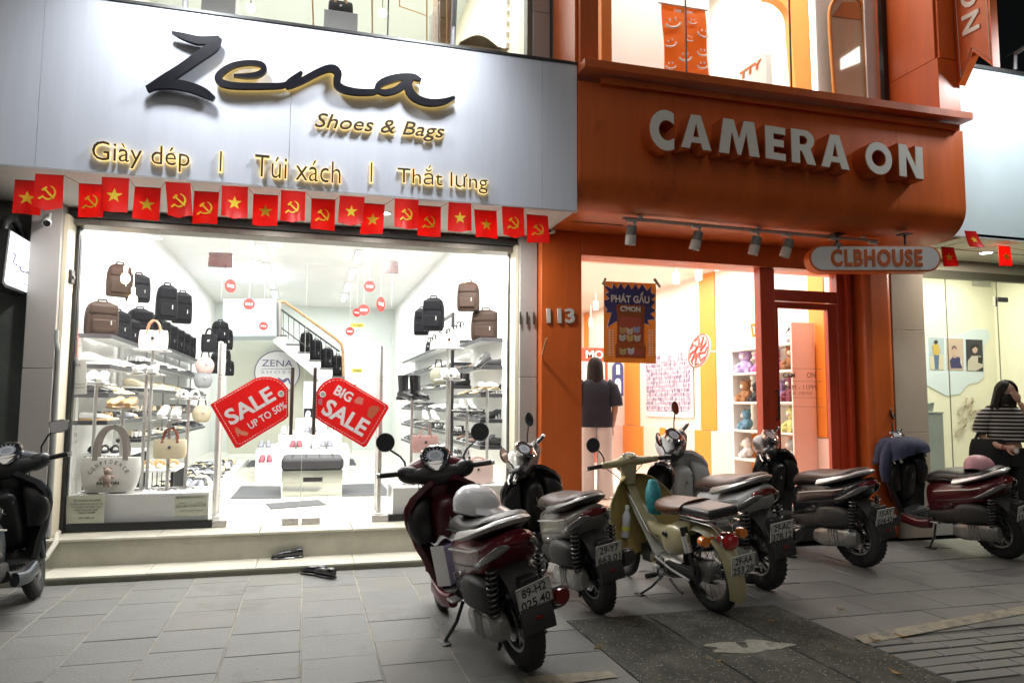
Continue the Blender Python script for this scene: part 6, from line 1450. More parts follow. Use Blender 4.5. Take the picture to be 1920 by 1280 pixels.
rs = thing('round_sign', 'round white ZENA SHOES sign on the wall under the stairs', 'round sign', at(520,698,YS+.9)); ro = rs.location.copy(); rr = 37*YS*1.03/FPX*1.06
obj('disc', MB().lathe([(0,-.02),(rr,-.02),(rr,.02),(0,.02)], 40, Matrix.Rotation(pi/2, 4, 'X')), M_white2, rs); obj('rim', MB().tube([(rr*cos(a), -.022, rr*sin(a)) for a in [2*pi*k/40 for k in range(40)]], .008, 5, closed=True), mat('violet_print'), rs)
text_fit('sign_lettering', 'ZENA', (-rr*.70,-.023,rr*.28), (1,0,0), (0,0,1), rr*1.38, rr*.30, mat('violet_print'), rs, depth=.003); text_fit('sign_lettering', 'SHOES', (-rr*.72,-.023,-rr*.05), (1,0,0), (0,0,1), rr*1.35, rr*.13, mat('print_pale', (.35,.35,.42), .5), rs, depth=.003, space=1.4)
obj('divider_bar', MB().box((-rr*.7,-.024,rr*.15),(rr*.7,-.021,rr*.17)), mat('violet_print'), rs)
L, R = ribbon([(.05,-.25),(.25,-.42),(.48,-.30),(.60,-.55)], [.05,.14,.10,.04]); obj('shoe_emblem', strip_mb(L, R, lambda x, y: Vector((x*rr,-.0225,y*rr)), (0,.002,0)), mat('violet_print'), rs)
# hanging SALE discs
for i, (px, py, r, Y, sq, l) in enumerate(((432,536,12.5,9.5,.7,'highest on the left'),(467,570,10.5,11,1,'second on the left'),(494,611,8,13,1,'lowest on the left, over the stairs wall'),(693,537,10.5,10.5,1,'highest on the right'),(714,570,14,9,.62,'nearest the right door edge'),(682,581,10.5,11.2,1,'middle right'),(669,586,8,13,.9,'half hidden behind the middle right one'),(656,621,8,13.5,1,'lowest on the right'))):
    p = at(px, py, Y); rad = r*p.dot(CF)/FPX
    rad = r*(p-Vector((0,0,CAMZ))).dot(CF)/FPX
    t = thing('sale_disc', f'round red SALE disc hanging from the ceiling, {l}', 'hanging sign', p, math.acos(sq), 'red sale discs hanging in the shop')
    obj('disc', MB().lathe([(0,-.004),(rad,-.004),(rad,.004),(0,.004)], 30, Matrix.Rotation(pi/2, 4, 'X')), mat('sale_red', (.72,.04,.035), .4), t)
    text_fit('disc_lettering', 'SALE', (-rad*.62,-.0045,-rad*.22), (1,0,0), (0,0,1), rad*1.24, rad*.44, M_white, t, depth=.002, bold=.04)
    obj('cord', MB().tube([(0,0,rad),(0,0,3.86-p.z)], .002, 4), M_white, t)
for (a, b, c, d, l) in ((658,606,682,613,'upper'),(660,691,679,698,'lower')):
    o = obj('direction_sign', ppx([(a,b),(c,b),(c,d),(a,d)], 14.0, .03), mat('sign_yellow', (.70,.60,.08), .5)); tag(o, f'small yellow TUI XACH sign at the back right, {l} one', 'sign')
    text_px('sign_lettering', 'TÚI XÁCH', (a+3,d-1.5), (c-2,d-1.5), (a+3,b+1), 13.99, M_ink, o, depth=.003, bold=.02)
# ceiling lamps: rows of slim light bars
for i in range(6):
    for sx in (-.75, .75):
        t = thing('ceiling_light', f'slim ceiling light bar of the shoe shop, {"left" if sx<0 else "right"} row, {ORD[i]} from the street', 'lamp', (sx, 9.0+1.6*i, 3.84), group='ceiling light bars')
        obj('lamp_tube', MB().box((-.03,-.45,-.03),(.03,.45,-.005)), M_lamp, t)
        obj('lamp_tray', MB().box((-.06,-.5,-.004),(.06,.5,.018)), M_white, t)
# ---- SALE tags on the door glass
translucent(mat('tag_red', (.70,.022,.022), .38), .4, (.85,.05,.04))
def saletag(name, outline, label, texts, hole, Yt=7.335):
    t = thing('sale_tag', label, 'sale sign', at(*hole, Yt), group='red sale tags on the glass doors'); off = t.location.copy()
    o = obj('tag_board', ppx(outline, Yt, .006), mat('tag_red', (.70,.022,.022), .38), t, smooth=30, bev=.002); o.location = -off
    cxp = sum(p[0] for p in outline)/len(outline); cyp = sum(p[1] for p in outline)/len(outline)
    inn = [(cxp+(x-cxp)*.925, cyp+(y-cyp)*.915) for x, y in outline]
    # stitched border: short dashes
    st_ = MB(); P = [at(*p, Yt-.0015) for p in inn]+[at(*inn[0], Yt-.0015)]
    for a, b in zip(P, P[1:]):
        n = max(1, int((b-a).length/.026))
        for k in range(n): st_.tube([a.lerp(b, k/n), a.lerp(b, (k+.6)/n)], .0022, 4)
    o = obj('stitching', st_, M_white, t); o.location = -off; o['kind'] = 'stuff'
    for s, bl, br, tl, bd in texts:
        o = text_px('tag_lettering', s, bl, br, tl, Yt-.001, mat('tag_white', (.80,.78,.80), .5), t, depth=.002, bold=bd); o.location = -off
    o = obj('eyelet', MB().tube([at(hole[0]+5*cos(a), hole[1]+5*sin(a), Yt-.003) for a in [2*pi*k/16 for k in range(16)]], .006, 6, closed=True), M_white, t); o.location = -off
    o = obj('eyelet_hole', ppx([(hole[0]+4.2*cos(-a), hole[1]+4.2*sin(-a)) for a in [2*pi*k/14 for k in range(14)]], Yt-.002, .001), mat('eyelet_grey', (.5,.5,.44), .5), t); o.location = -off
    return t, off
tl_out = [(394,758),(478,709),(492,706),(507,706),(521,710),(532,718),(540,728),(541,780),(535,786),(448,839),(441,839)]
t, off = saletag('left', tl_out, 'red SALE UP TO 50% tag on the left glass door', [('SALE',(433.5,798.5),(519,748.5),(418.5,771.5),.03),('UP TO 50%',(470,805),(539,763),(463.5,793),.02)], (527,738))
def tagpx(n, pts, m, Y=7.333):
    o = obj(n, ppx(pts, Y, .0015), m, t, smooth=0); o.location = -off
tagpx('shoe_print', [(441,800),(447,802),(452,807),(458,808),(466,811),(463,817),(452,815),(447,811),(449,818),(446,818),(441,808)], mat('print_peach', (.70,.25,.15), .5))
tr_out = [(589,744),(597,727),(607,716),(621,709),(637,708),(650,713),(727,759),(729,765),(687,836),(682,838),(604,792),(590,782)]
t, off = saletag('right', tr_out, 'red BIG SALE tag on the right glass door', [('BIG',(624,738),(655,755),(633,720.5),.03),('SALE',(600,774),(678.5,819),(617.5,745.5),.03)], (605,739))
tagpx('shoe_print', [(692,764),(700,760),(709,761),(712,767),(706,775),(697,786),(688,780),(690,772)], mat('print_brick', (.52,.12,.06), .5)); tagpx('bag_print', [(664,750),(673,743),(682,747),(679,759),(665,755)], mat('print_salmon', (.70,.20,.16), .5)); tagpx('bag_print', [(596,748),(604,746),(604,759),(597,758)], mat('print_violet', (.60,.16,.22), .5))
# ================================================================ INSIDE THE ORANGE SHOP
WX = 6.295
def wy(px, py=760): return atx(px, py, WX).y
wall_z = atx(1340,808,WX).z
for n, a, b in (('wall',1172,1200),('wall',1315,1344),('wall',1522,1551),('wall',1096,1104)):
    op('orange_stripe', MB().box((WX-.012,wy(b),wall_z+.012),(WX,wy(a),3.59)), M_orange2)
edges = [17.0, wy(1110,800), wy(1137,800), wy(1170,800), wy(1209,805), wy(1239,808), wy(1282,810), wy(1305,812), wy(1336,815), wy(1386,820), wy(1425,825), wy(1483,830), wy(1528,835), 7.47]
for i, (a, b) in enumerate(zip(edges, edges[1:])):
    op('wainscot_panel', MB().box((WX-.03,b+.003,.327),(WX-.001,a-.003,wall_z)), M_orange2 if i % 2 == 1 else M_pink, bev=.004)
op('back_stripe', MB().box((2.9,16.97,.33),(3.9,16.995,3.59)), M_orange2); op('back_stripe', MB().box((5.2,16.97,.33),(5.8,16.995,3.59)), M_orange2)
# white ledge shelf and plush shelves
us = thing('plush_shelf', 'pale shelving with bright plush toys on the right wall of the orange shop', 'shelf', (6.1, 8.7, .33)); off = us.location.copy()
SXF = 5.92
py0, py1 = 8.05, atx(1368,700,SXF).y
szs = [atx(1400,y,SXF).z for y in (652,698,753,806,860)]
for z in szs:
    o = obj('shelf_board', MB().box((SXF,py0,z-.03),(WX-.032,py1,z)), M_cw, us, bev=.004); o.location = -off
o = obj('end_panel', MB().box((SXF+.05,py1+.002,.33),(WX-.032,py1+.03,2.6)), M_white, us); o.location = -off
o = obj('end_panel', MB().box((SXF,py0-.03,.33),(WX-.032,py0-.002,2.5)), M_pink, us, bev=.004); o.location = -off
PL = [('pink',(.85,.22,.50)),('brown',(.35,.16,.06)),('black',(.02,.02,.025)),('orange',(.85,.35,.06)),('lilac',(.55,.45,.75)),('white',(.80,.78,.76)),('teal blue',(.12,.28,.40)),('yellow green',(.65,.65,.25)),('maroon',(.22,.03,.06)),('grey',(.35,.36,.36))]
def plush(p, s, ci, label, rz):
    nm, c = PL[ci]; m = mat('plush_'+nm.replace(' ', '_'), c, .95, var=.2, bump=.5, bscale=120, sheen=.3)
    t = thing('plush_toy', label, 'plush toy', p, rz, 'plush toys on the pale shelves')
    obj('toy_body', MB().sphere((0,0,.42*s), .42*s, 12, 9, sc=(.9,1,1.0)).tube([(.15*s,.30*s,.52*s),(.42*s,.48*s,.28*s)], [.15*s,.12*s], 8).tube([(.15*s,-.30*s,.52*s),(.42*s,-.48*s,.28*s)], [.15*s,.12*s], 8).tube([(.2*s,.22*s,.16*s),(.62*s,.32*s,.14*s)], [.17*s,.15*s], 8).tube([(.2*s,-.22*s,.16*s),(.62*s,-.32*s,.14*s)], [.17*s,.15*s], 8), m, t, smooth=80)
    obj('toy_head', MB().sphere((.08*s,0,1.02*s), .36*s, 12, 9, sc=(.95,1.08,.95)).sphere((.02*s,.28*s,1.30*s), .13*s, 8, 6).sphere((.02*s,-.28*s,1.30*s), .13*s, 8, 6), m, t, smooth=80)
    obj('toy_muzzle', MB().sphere((.38*s,0,.95*s), .13*s, 8, 6), mat('muzzle', (.8,.7,.6), .9), t, smooth=80)
k = 0
for si, z in enumerate(szs):
    n = (2, 4, 5, 3, 3)[si]
    for j in range(n):
        y = py1-.18-(py1-py0-.35)*j/max(1,n-1); ci = [5,9, 4,0,0,1, 1,2,0,4,8, 6,9,7, 5,0,9][k % 17]
        plush((SXF+.16,y,z+.001), rnd.uniform(.19,.25) if si else .12, ci, f'{PL[ci][0]} plush toy on the {["top","second","third","fourth","lowest"][si]} pale shelf, {ORD[j]} from the left', pi+rnd.uniform(-.5,.5)); k += 1
ob_ = obj('letter_board', ppx([(1408,607),(1452,600),(1452,628),(1412,632)], 8.9, .02), M_orange2); tag(ob_, 'small orange board with white letters over the plush shelves', 'sign'); text_px('sign_lettering', 'MON', (1413,627), (1449,624), (1413,611), 8.89, M_white, ob_, depth=.004, bold=.03)
# photo wall
def photo_mat(name, dark, light, sx, sy, mort=.12):
    m = mat(name, light, .5); n = m.node_tree.nodes; l = m.node_tree.links; b = n['Principled BSDF']
    tc = n.new('ShaderNodeTexCoord'); mp = n.new('ShaderNodeMapping'); mp.inputs['Scale'].default_value = (sx, sx, sy)
    l.new(tc.outputs['Object'], mp.inputs[0]); vo = n.new('ShaderNodeTexVoronoi'); vo.distance = 'CHEBYCHEV'; vo.inputs['Randomness'].default_value = .25; vo.inputs['Scale'].default_value = 1
    l.new(mp.outputs[0], vo.inputs['Vector']); mr = n.new('ShaderNodeMapRange'); mr.inputs[1].default_value = .43; mr.inputs[2].default_value = .47; l.new(vo.outputs['Distance'], mr.inputs[0])
    no = n.new('ShaderNodeTexNoise'); no.inputs['Scale'].default_value = 3; l.new(mp.outputs[0], no.inputs['Vector'])
    c1 = n.new('ShaderNodeMix'); c1.data_type = 'RGBA'; sq_ = n.new('ShaderNodeSeparateColor'); l.new(vo.outputs['Color'], sq_.inputs[0]); l.new(sq_.outputs[0], c1.inputs[0]); c1.inputs[6].default_value = (*dark, 1); c1.inputs[7].default_value = (.75,.66,.74,1)
    c3 = n.new('ShaderNodeMix'); c3.data_type = 'RGBA'; l.new(no.outputs[0], c3.inputs[0]); l.new(c1.outputs[2], c3.inputs[6]); c3.inputs[7].default_value = (.30,.22,.34,1)
    c2 = n.new('ShaderNodeMix'); c2.data_type = 'RGBA'; l.new(mr.outputs[0], c2.inputs[0]); l.new(c3.outputs[2], c2.inputs[6]); c2.inputs[7].default_value = (*light, 1)
    l.new(c2.outputs[2], b.inputs['Base Color']); return m
ya, yb = wy(1302,720), wy(1214,720)
pw = thing('photo_wall', 'white board covered with rows of small photo prints on the striped wall', 'photo board', (WX-.03,(ya+yb)/2,1.5)); off = pw.location.copy()
z0, z1 = atx(1260,782,WX).z, atx(1260,650,WX).z
o = obj('board', MB().box((WX-.04,ya,z0),(WX-.013,yb,z1)), M_white, pw, bev=.02); o.location = -off
o = obj('photo_prints', MB().box((WX-.044,ya+.06,z0+.10),(WX-.041,yb-.03,z1-.25)), photo_mat('photos', (.03,.03,.14), (.82,.80,.84), 16, 13), pw); o.location = -off
ic = [ (WX-.05, yb-.1-.42*k, z1-.26+.05*(k%2)) for k in range(5) ]
for c in ic:
    o = obj('photo_print', MB().box((c[0],c[1]-.10,c[2]-.13),(c[0]+.006,c[1]+.06,c[2]+.10)), mat('photos'), pw); o.location = -off
# round red disc on an arm
dc = atx(1312,658,5.75); t = thing('round_wall_sign', 'round red and white disc sign standing out from the orange stripe', 'round sign', dc); q = Vector((-.97,-.05,.24)).normalized().to_track_quat('Z','Y').to_matrix().to_4x4()
obj('disc', MB().lathe([(0,-.02),(.26,-.02),(.27,0),(.26,.02),(0,.02)], 40, q), mat('disc_white', (.80,.70,.68), .4), t); obj('disc_rim', MB().lathe([(.245,.021),(.27,.021),(.27,.028),(.245,.028)], 40, q, closed=True), mat('disc_red', (.70,.07,.05), .4), t)
md = MB()
for k in range(9):
    a = k*.7; md.tube([q @ Vector((.06*cos(a),.06*sin(a),.022)), q @ Vector((.20*cos(a+.5),.22*sin(a+.5),.022)), q @ Vector((.23*cos(a+.9),.22*sin(a+.9),.022))], [.03,.022,.012], 6)
obj('disc_print', md, mat('disc_red'), t); obj('arm', MB().tube([(0,0,0),(.53,0,0)], .015, 8), M_steel, t)
# red machine at the back, standee
t = thing('claw_machine', 'red game machine with white figures at the back left of the orange shop', 'game machine', at(1118,790,13.5)); off = t.location.copy()
a, b = at(1080,800,13.5), at(1140,652,13.5)
def cm(n, mb, m, **k): o = obj(n, mb, m, t, **k); o.location = -off
cm('cabinet', MB().box((a.x,13.5,.33),(b.x,14.3,b.z)), mat('machine_red', (.72,.10,.05), .35), bev=.02)
cm('glass_front', MB().box((a.x+.08,13.47,1.25),(b.x-.08,13.499,b.z-.28)), mat('machine_lit', (.85,.75,.72), .3)); text_fit('machine_lettering', 'MON', Vector((a.x+.2,13.49,b.z-.22))-off, (1,0,0), (0,0,1), .55, .16, M_white, t, depth=.01, bold=.03)
for i in range(4): cm('figure', MB().sphere((a.x+.2+.16*i,13.46,1.42+.1*(i%2)), .09, 8, 6), [M_white,M_pink][i % 2])
t = thing('standee', 'navy blue standee with a white oval panel beside the orange back stripe', 'standee', at(1158,745,12.2)); off = t.location.copy(); t.location = off
o = obj('board', ppx([(1149,742)]+[(1159-10*cos(radians(a)), 690-12*sin(radians(a))) for a in range(0,181,20)]+[(1169,742)], 12.2, .04), mat('standee_navy', (.05,.06,.20), .5), t, smooth=30); o.location = -off
o = obj('white_panel', ppx([(1154,738)]+[(1159-5.5*cos(radians(a)), 718-9*sin(radians(a))) for a in range(0,181,20)]+[(1164.5,738)], 12.17, .02), M_white, t, smooth=30); o.location = -off
o = obj('white_panel', ppx([(1156,702),(1162.5,702),(1162,684),(1156,684)], 12.17, .02), M_white, t); o.location = -off
# ceiling spots inside, unlit shells with lit mouths
for i, (px, py, Y) in enumerate(((1268,522,9.5),(1310,515,9.2),(1117,573,13),(1108,605,14.5),(1345,497,9.0))):
    p = at(px, py, Y); t = thing('ceiling_spot', f'small white ceiling spot inside the orange shop, {ORD[i]} of five', 'lamp', p, group='ceiling spots inside the orange shop')
    obj('spot_body', MB().lathe([(0,.09),(.045,.09),(.05,-.07),(.045,-.075)], 16), M_white, t); obj('spot_mouth', MB().lathe([(0,-.07),(.044,-.07)], 16), M_lamp, t); obj('spot_stem', MB().tube([(0,0,.09),(0,0,max(.12,3.59-p.z))], .008, 6), M_white, t)
for pts in (((1392,588),(1396,589)),((1374,600),(1377,601)),((1392,602),(1396,603)),((1360,588),(1364,589))): pass
# door-side drawings: short black strokes on the wall
for a, b in (((1474,625),(1480,615)),((1497,612),(1509,617)),((1519,632),(1519,647)),((1504,665),(1512,660))):
    op('wall_stroke', MB().tube([atx(*a,WX-.014), atx(*b,WX-.014)], .012, 6), M_black)
# big pale cabinet beside the door with a white arch above
op('wall_arch', MB().prism([atx(x, y, WX-.02) for x, y in [(1440,668),(1440,590),(1452,580),(1466,580),(1474,588),(1477,604),(1478,640)]], (.02,0,0)), M_white)
# ---- poster on the display glass
PY = 7.055
po = thing('poster', 'orange and blue poster PHAT GAU C MON taped to the display glass', 'poster', at(1181,605,PY)); off = po.location.copy()
def pp(n, pts, m, d=.0008, y=PY): o = obj(n, ppx(pts, y, d), m, po, smooth=0); o.location = -off; return o
M_po = mat('poster_orange', (.62,.30,.07), .6, var=.05); M_pb = mat('poster_blue', (.12,.12,.34), .6); M_pw = mat('poster_cream', (.85,.82,.74), .6); M_pm = mat('poster_machine', (.52,.17,.05), .6)
for m_, c_ in ((M_po,(.75,.38,.10)),(M_pb,(.2,.2,.5)),(M_pm,(.7,.25,.08))): translucent(m_, .4, c_)
def sheetf(u, v):
    a = at(1132+98*u, 527+4.5*u+(152-2*u)*v, PY+.012); a.y += -.03*max(0, v-.85)**2*40*.02; return a-off
obj('poster_sheet', MB().sheet(sheetf, 8, 12, .0015), M_po, po)
burst = [(1132,534),(1142,548),(1135,551),(1143,560),(1133,564),(1134,573),(1139,580),(1136,586),(1147,585),(1139,613),(1155,602),(1162,606),(1205,604),(1217,609),(1214,600),(1229,598),(1219,588),(1229,582),(1221,576),(1229,566),(1221,562),(1229,554),(1220,548),(1221,536),(1213,546),(1204,533),(1197,543),(1192,533),(1184,543),(1178,532),(1170,542),(1164,531),(1158,541),(1150,532),(1148,542)]
cxb, cyb = 1181, 568
pp('burst_outline', [(max(1132.5,min(1229.5,cxb+(x-cxb)*1.035)), max(528.5,cyb+(y-cyb)*1.05)) for x, y in burst], M_pw, y=PY+.0065); pp('burst', burst, M_pb, y=PY+.0045)
pp('machine_print', [(1155,574),(1158,570),(1207,572),(1210,576),(1208,588),(1208,646),(1211,650),(1211,672),(1154,670),(1154,647),(1157,643),(1157,588)], M_pm, y=PY+.0025)
pp('machine_window', [(1161,593),(1204,594),(1204,642),(1161,641)], mat('poster_red', (.50,.10,.06), .6), y=PY+.0005)
pp('machine_slot', [(1160,654),(1206,655),(1206,667),(1160,666)], mat('poster_red'), y=PY+.0005)
for s, bl, br, tl, b in (('PHÁT GẤU',(1146,566.5),(1218,569),(1146,545),.03),("C'MON",(1163,583.5),(1201,585),(1163,573),.04)):
    o = text_px('poster_lettering', s, bl, br, tl, PY-.001, M_pw, po, depth=.001, bold=b); o.location = -off
BE = [((1168,620),(.60,.40,.15)),((1181,622),(.70,.62,.45)),((1194,619),(.42,.42,.60)),((1167,634),(.66,.60,.52)),((1181,635),(.68,.48,.16)),((1195,635),(.70,.64,.50)),((1168,660),(.58,.50,.18)),((1183,659),(.70,.68,.72))]
for (x, y), c in BE:
    m = mat('bear_%d' % int(c[0]*1000+c[2]*100), c, .6); r = 6
    mb = MB().prism([at(x+r*cos(-a), y+r*.9*sin(-a), PY-.0012) for a in [2*pi*k/14 for k in range(14)]], (0,.0008,0))
    for s in (-1, 1): mb.prism([at(x+s*4.5+2.4*cos(-a), y-5+2.4*sin(-a), PY-.0006) for a in [2*pi*k/8 for k in range(8)]], (0,.0006,0))
    o = obj('bear_print', mb, m, po, smooth=0); o.location = -off
    o = obj('bear_face', MB().prism([at(x-2, y-1, PY-.0018), at(x-2, y+.4, PY-.0018), at(x-1, y+.4, PY-.0018), at(x-1, y-1, PY-.0018)], (0,.0004,0)).prism([at(x+1, y-1, PY-.0018), at(x+1, y+.4, PY-.0018), at(x+2, y+.4, PY-.0018), at(x+2, y-1, PY-.0018)], (0,.0004,0)).prism([at(x-2, y+2, PY-.0018), at(x, y+3, PY-.0018), at(x+2, y+2, PY-.0018), at(x, y+3.8, PY-.0018)], (0,.0004,0)), M_ink, po, smooth=0); o.location = -off
for x0, x1 in ((1141,1145),(1148,1150.5),(1216,1220),(1222,1224.5)):
    for k in range(11):
        y = 618+k*4.6
        o = pp('poster_text_line', [(x0,y),(x1,y),(x1,y+2.4),(x0,y+2.4)], M_pw, y=PY+.001)
pp('tape', [(1128,532),(1134,520),(1138,523),(1131,535)], mat('tape', (.7,.68,.6), .5), y=PY-.002); pp('tape', [(1224,524),(1229,521),(1240,537),(1236,540)], mat('tape'), y=PY-.002)
# ---- track rail with spot heads under the orange soffit
TZ = 3.155
ra, rb2 = atz(1168,409,TZ), atz(1645,452,TZ)
t = thing('track_rail', 'long white track rail under the orange soffit carrying six spotlights', 'track rail', (ra+rb2)/2); off = t.location.copy()
o = obj('rail', MB().tube([ra, rb2], .017, 4), mat('rail_white', (.45,.42,.38), .5), t); o.location = -off
for s in (.06, .5, .94):
    p = ra.lerp(rb2, s); o = obj('rail_clip', MB().box((p.x-.02,p.y-.02,TZ+.012),(p.x+.02,p.y+.02,3.189)), M_white, t); o.location = -off
M_sh = mat('spot_shell', (.62,.58,.53), .45); M_sg = mat('spot_ring', (.20,.19,.18), .4)
for i, (px, f, tilt) in enumerate(((1184,.03,.03),(1297,.265,.22),(1402,.488,.20),(1462,.615,.30),(1556,.815,.25),(1637,.98,.2))):
    p = ra.lerp(rb2, f); t = thing('track_spotlight', f'white and grey track spotlight under the orange soffit, {ORD[i]} from the left', 'spotlight', p, group='track spotlights under the orange soffit')
    obj('adapter', MB().box((-.05,-.02,-.035),(.05,.02,-.008)), M_sh, t, bev=.004); obj('arm', MB().box((.02,-.012,-.16),(.045,.012,-.036)), M_sh, t, bev=.003)
    T = Matrix.Translation((-.02,-.03,-.16)) @ Matrix.Rotation(tilt, 4, 'Y') @ Matrix.Rotation(.15, 4, 'X')
    obj('shell_upper', MB().lathe([(0,.085),(.042,.085),(.048,.075),(.048,.0)], 20, T), M_sg, t); obj('shell_lower', MB().lathe([(.048,-.002),(.050,-.008),(.050,-.09),(.042,-.095),(.040,-.05),(0,-.05)], 20, T), M_sh, t)
# ================================================================ INSIDE THE PHOTO BOOTH SHOP
BY = 9.378
def poster_fig(pl, bg, label, parts):
    t = obj('poster', ppx(pl, BY, .004), mat('pp_'+label[:8].replace(' ','_'), bg, .5)); tag(t, label, 'poster', 'portrait posters in the photo booth shop')
    for i, (n, pts, c) in enumerate(parts): obj(n, ppx(pts, BY-.003-.001*i, .001), mat('pc_%d' % int(c[0]*900+c[1]*90+c[2]*9), c, .6), t, smooth=0)
el = lambda x, y, rx, ry, n=14: [(x+rx*cos(-2*pi*k/n), y+ry*sin(-2*pi*k/n)) for k in range(n)]
poster_fig([(1741,632),(1770,633),(1770,693),(1744,692)], (.42,.52,.58), 'left poster, pale blue with a figure in a yellow jacket', [('sand_print', [(1743,668),(1770,664),(1770,693),(1744,692)], (.62,.58,.44)),('legs_print', [(1751,664),(1761,664),(1760,692),(1753,692)], (.10,.16,.28)),('torso_print', [(1748,648),(1754,643),(1760,646),(1763,658),(1760,666),(1750,665)], (.55,.40,.10)),('head_print', el(1755,641,3.6,4), (.05,.04,.04))])
poster_fig([(1774,634),(1806,635),(1807,694),(1776,693)], (.56,.44,.36), 'middle poster, beige with a figure in a dark blue jacket', [('torso_print', [(1781,676),(1786,669),(1799,669),(1804,680),(1804,690),(1783,690)], (.04,.04,.14)),('stripe_print', [(1801,670),(1804,676),(1804,688),(1801,680)], (.7,.68,.7)),('neck_print', [(1787,664),(1792,664),(1793,671),(1788,671)], (.55,.36,.28)),('head_print', el(1789,657,4.2,6.4), (.58,.40,.32)),('hair_print', [(1784.5,656),(1785,650),(1789,647),(1793.5,650),(1794,656),(1790,652)], (.18,.13,.12))])
poster_fig([(1811,636),(1842,637),(1844,696),(1813,695)], (.03,.03,.045), 'right poster, black with a figure in a cream jacket', [('torso_print', [(1815,676),(1822,667),(1838,667),(1843,675),(1843,688),(1830,695),(1814,694)], (.55,.52,.45)),('camera_print', [(1834,668),(1843,671),(1842,682),(1834,680)], (.02,.02,.02)),('head_print', el(1828,655,5,7), (.55,.40,.34)),('hair_print', [(1821,655),(1822,646),(1829,643),(1835,647),(1836,655),(1829,650)], (.02,.018,.02))])
o = obj('photo_collage', ppx([(1881,612),(1935,606),(1935,712),(1884,706)], BY, .012), photo_mat('photos_blue', (.02,.03,.10), (.70,.72,.72), 20, 17)); tag(o, 'sheet of many small blue photo prints beyond the glass door at the right edge', 'photo collage')
o = obj('paper_note', ppx([(1880,683),(1897,682),(1898,697),(1882,697)], BY-.015, .004), mat('kraft', (.55,.40,.25), .7)); tag(o, 'kraft paper note below the photo collage', 'note')
t = thing('counter', 'grey counter box seen past the cream pillar', 'counter', (at(1755,870,8.6).x, 8.6, .12)); off = t.location.copy()
a, b = at(1738,772,8.6), at(1768,772,8.6)
o = obj('counter_body', MB().box((a.x-.2,8.6,.12),(b.x,9.1,a.z-.02)), mat('counter_grey', (.30,.35,.34), .5), t, bev=.006); o.location = -off; o = obj('counter_top', MB().box((a.x-.2,8.59,a.z-.019),(b.x+.005,9.1,a.z)), mat('counter_grey'), t); o.location = -off
o = obj('printer', ppx([(1738,771),(1749,771),(1752,754),(1738,757)], 8.7, .25), mat('printer_green', (.22,.27,.24), .5)); tag(o, 'dark green grey printer on the counter of the photo booth shop', 'printer')
for i, (px, py, Y, z, l) in enumerate(((1849,474,None,3.268,'porch'),(1812,533,None,3.575,'room, nearest the vent'),(1787,545,None,3.575,'room, left'),(1862,548,None,3.575,'room, right'))):
    p = atz(px, py, z); t = thing('downlight', f'round recessed downlight in the photo booth {l}', 'lamp', p, group='downlights of the photo booth shop')
    obj('lamp_lens', MB().lathe([(0,0),(.07,0)], 20), M_lamp, t, smooth=0); obj('trim_ring', MB().lathe([(.07,-.004),(.085,-.002),(.085,.004),(.07,.004)], 20, closed=True), M_white, t)
t = thing('security_camera', 'small dome camera on the photo booth ceiling', 'security camera', atz(1759,519,3.57)); obj('camera_body', MB().sphere((0,0,0), .06, 12, 8, sc=(1,1,.6)), M_white, t); obj('camera_lens', MB().sphere((0,0,-.02), .04, 10, 6, sc=(1,1,.7)), M_dialb, t)
# ================================================================ UPPER FLOORS
def plinth_box(n, x0, x1, y_top, Y, label, d=.35, m=None):
    a, b = at(x0, y_top, Y), at(x1, y_top+ (x1-x0)*.13, Y); t = obj(n, MB().box((a.x,Y,4.13),(b.x,Y+d,a.z)), m or mat('plinth_grey', (.34,.34,.33), .5), bev=.004); tag(t, label, 'plinth', 'grey plinths on the upper floor of the shoe shop'); return a, b
plinth_box('display_plinth', 379, 443, -30, 7.0, 'left grey plinth behind the upper window of the shoe shop'); a, b = plinth_box('display_plinth', 608, 671, 17, 7.0, 'right grey plinth carrying the black handbag upstairs')
handbag(Vector(((a.x+b.x)/2, 7.17, a.z)), .24, .19, .12, M_bagbk, M_bagtan, 'black handbag with pale strap on the upper grey plinth', .08)
M_gold = mat('gold_rod', (.55,.36,.16), .35, .6)
def rod(label, pts, Y, r=.009, rod_n='garment_rail'):
    t = obj(rod_n, MB().tube([at(*p, Y) for p in pts], r, 6), M_gold); tag(t, label, 'rail', 'gold rails on the upper floor of the shoe shop'); return t
rod('thin rose gold rail left of the hanging bulb upstairs', [(697,-30),(698,75)], 7.1); rod('gold frame with a slanted bar in the upper shoe shop', [(749,-40),(749,12),(800,30),(800,-40),(800,95)], 7.3); rod('gold post by the stack of boxes upstairs', [(838,-40),(838,95)], 7.05); rod('gold rail left of the right plinth upstairs', [(585,-30),(588,65)], 7.2)
for i in range(5):
    y1 = 98-33*i; o = obj('storage_box', ppx([(821,y1-32),(853,y1-27),(853,y1+5),(821,y1)], 7.15, .3), mat('carton', (.42,.28,.17), .7, var=.15)); tag(o, f'brown carton in the tall stack upstairs, {ORD[i]} from the bottom', 'box', 'brown cartons stacked upstairs')
mb = MB()
for k in range(8): mb.tube([at(806+2.6*k, 30-4*k, 7.05), at(806+2.6*k, 96, 7.05)], .003, 4)
o = obj('wire_basket', mb, M_steel); tag(o, 'wire basket stand left of the upstairs cartons', 'basket'); o['kind'] = 'stuff'; del o['category']
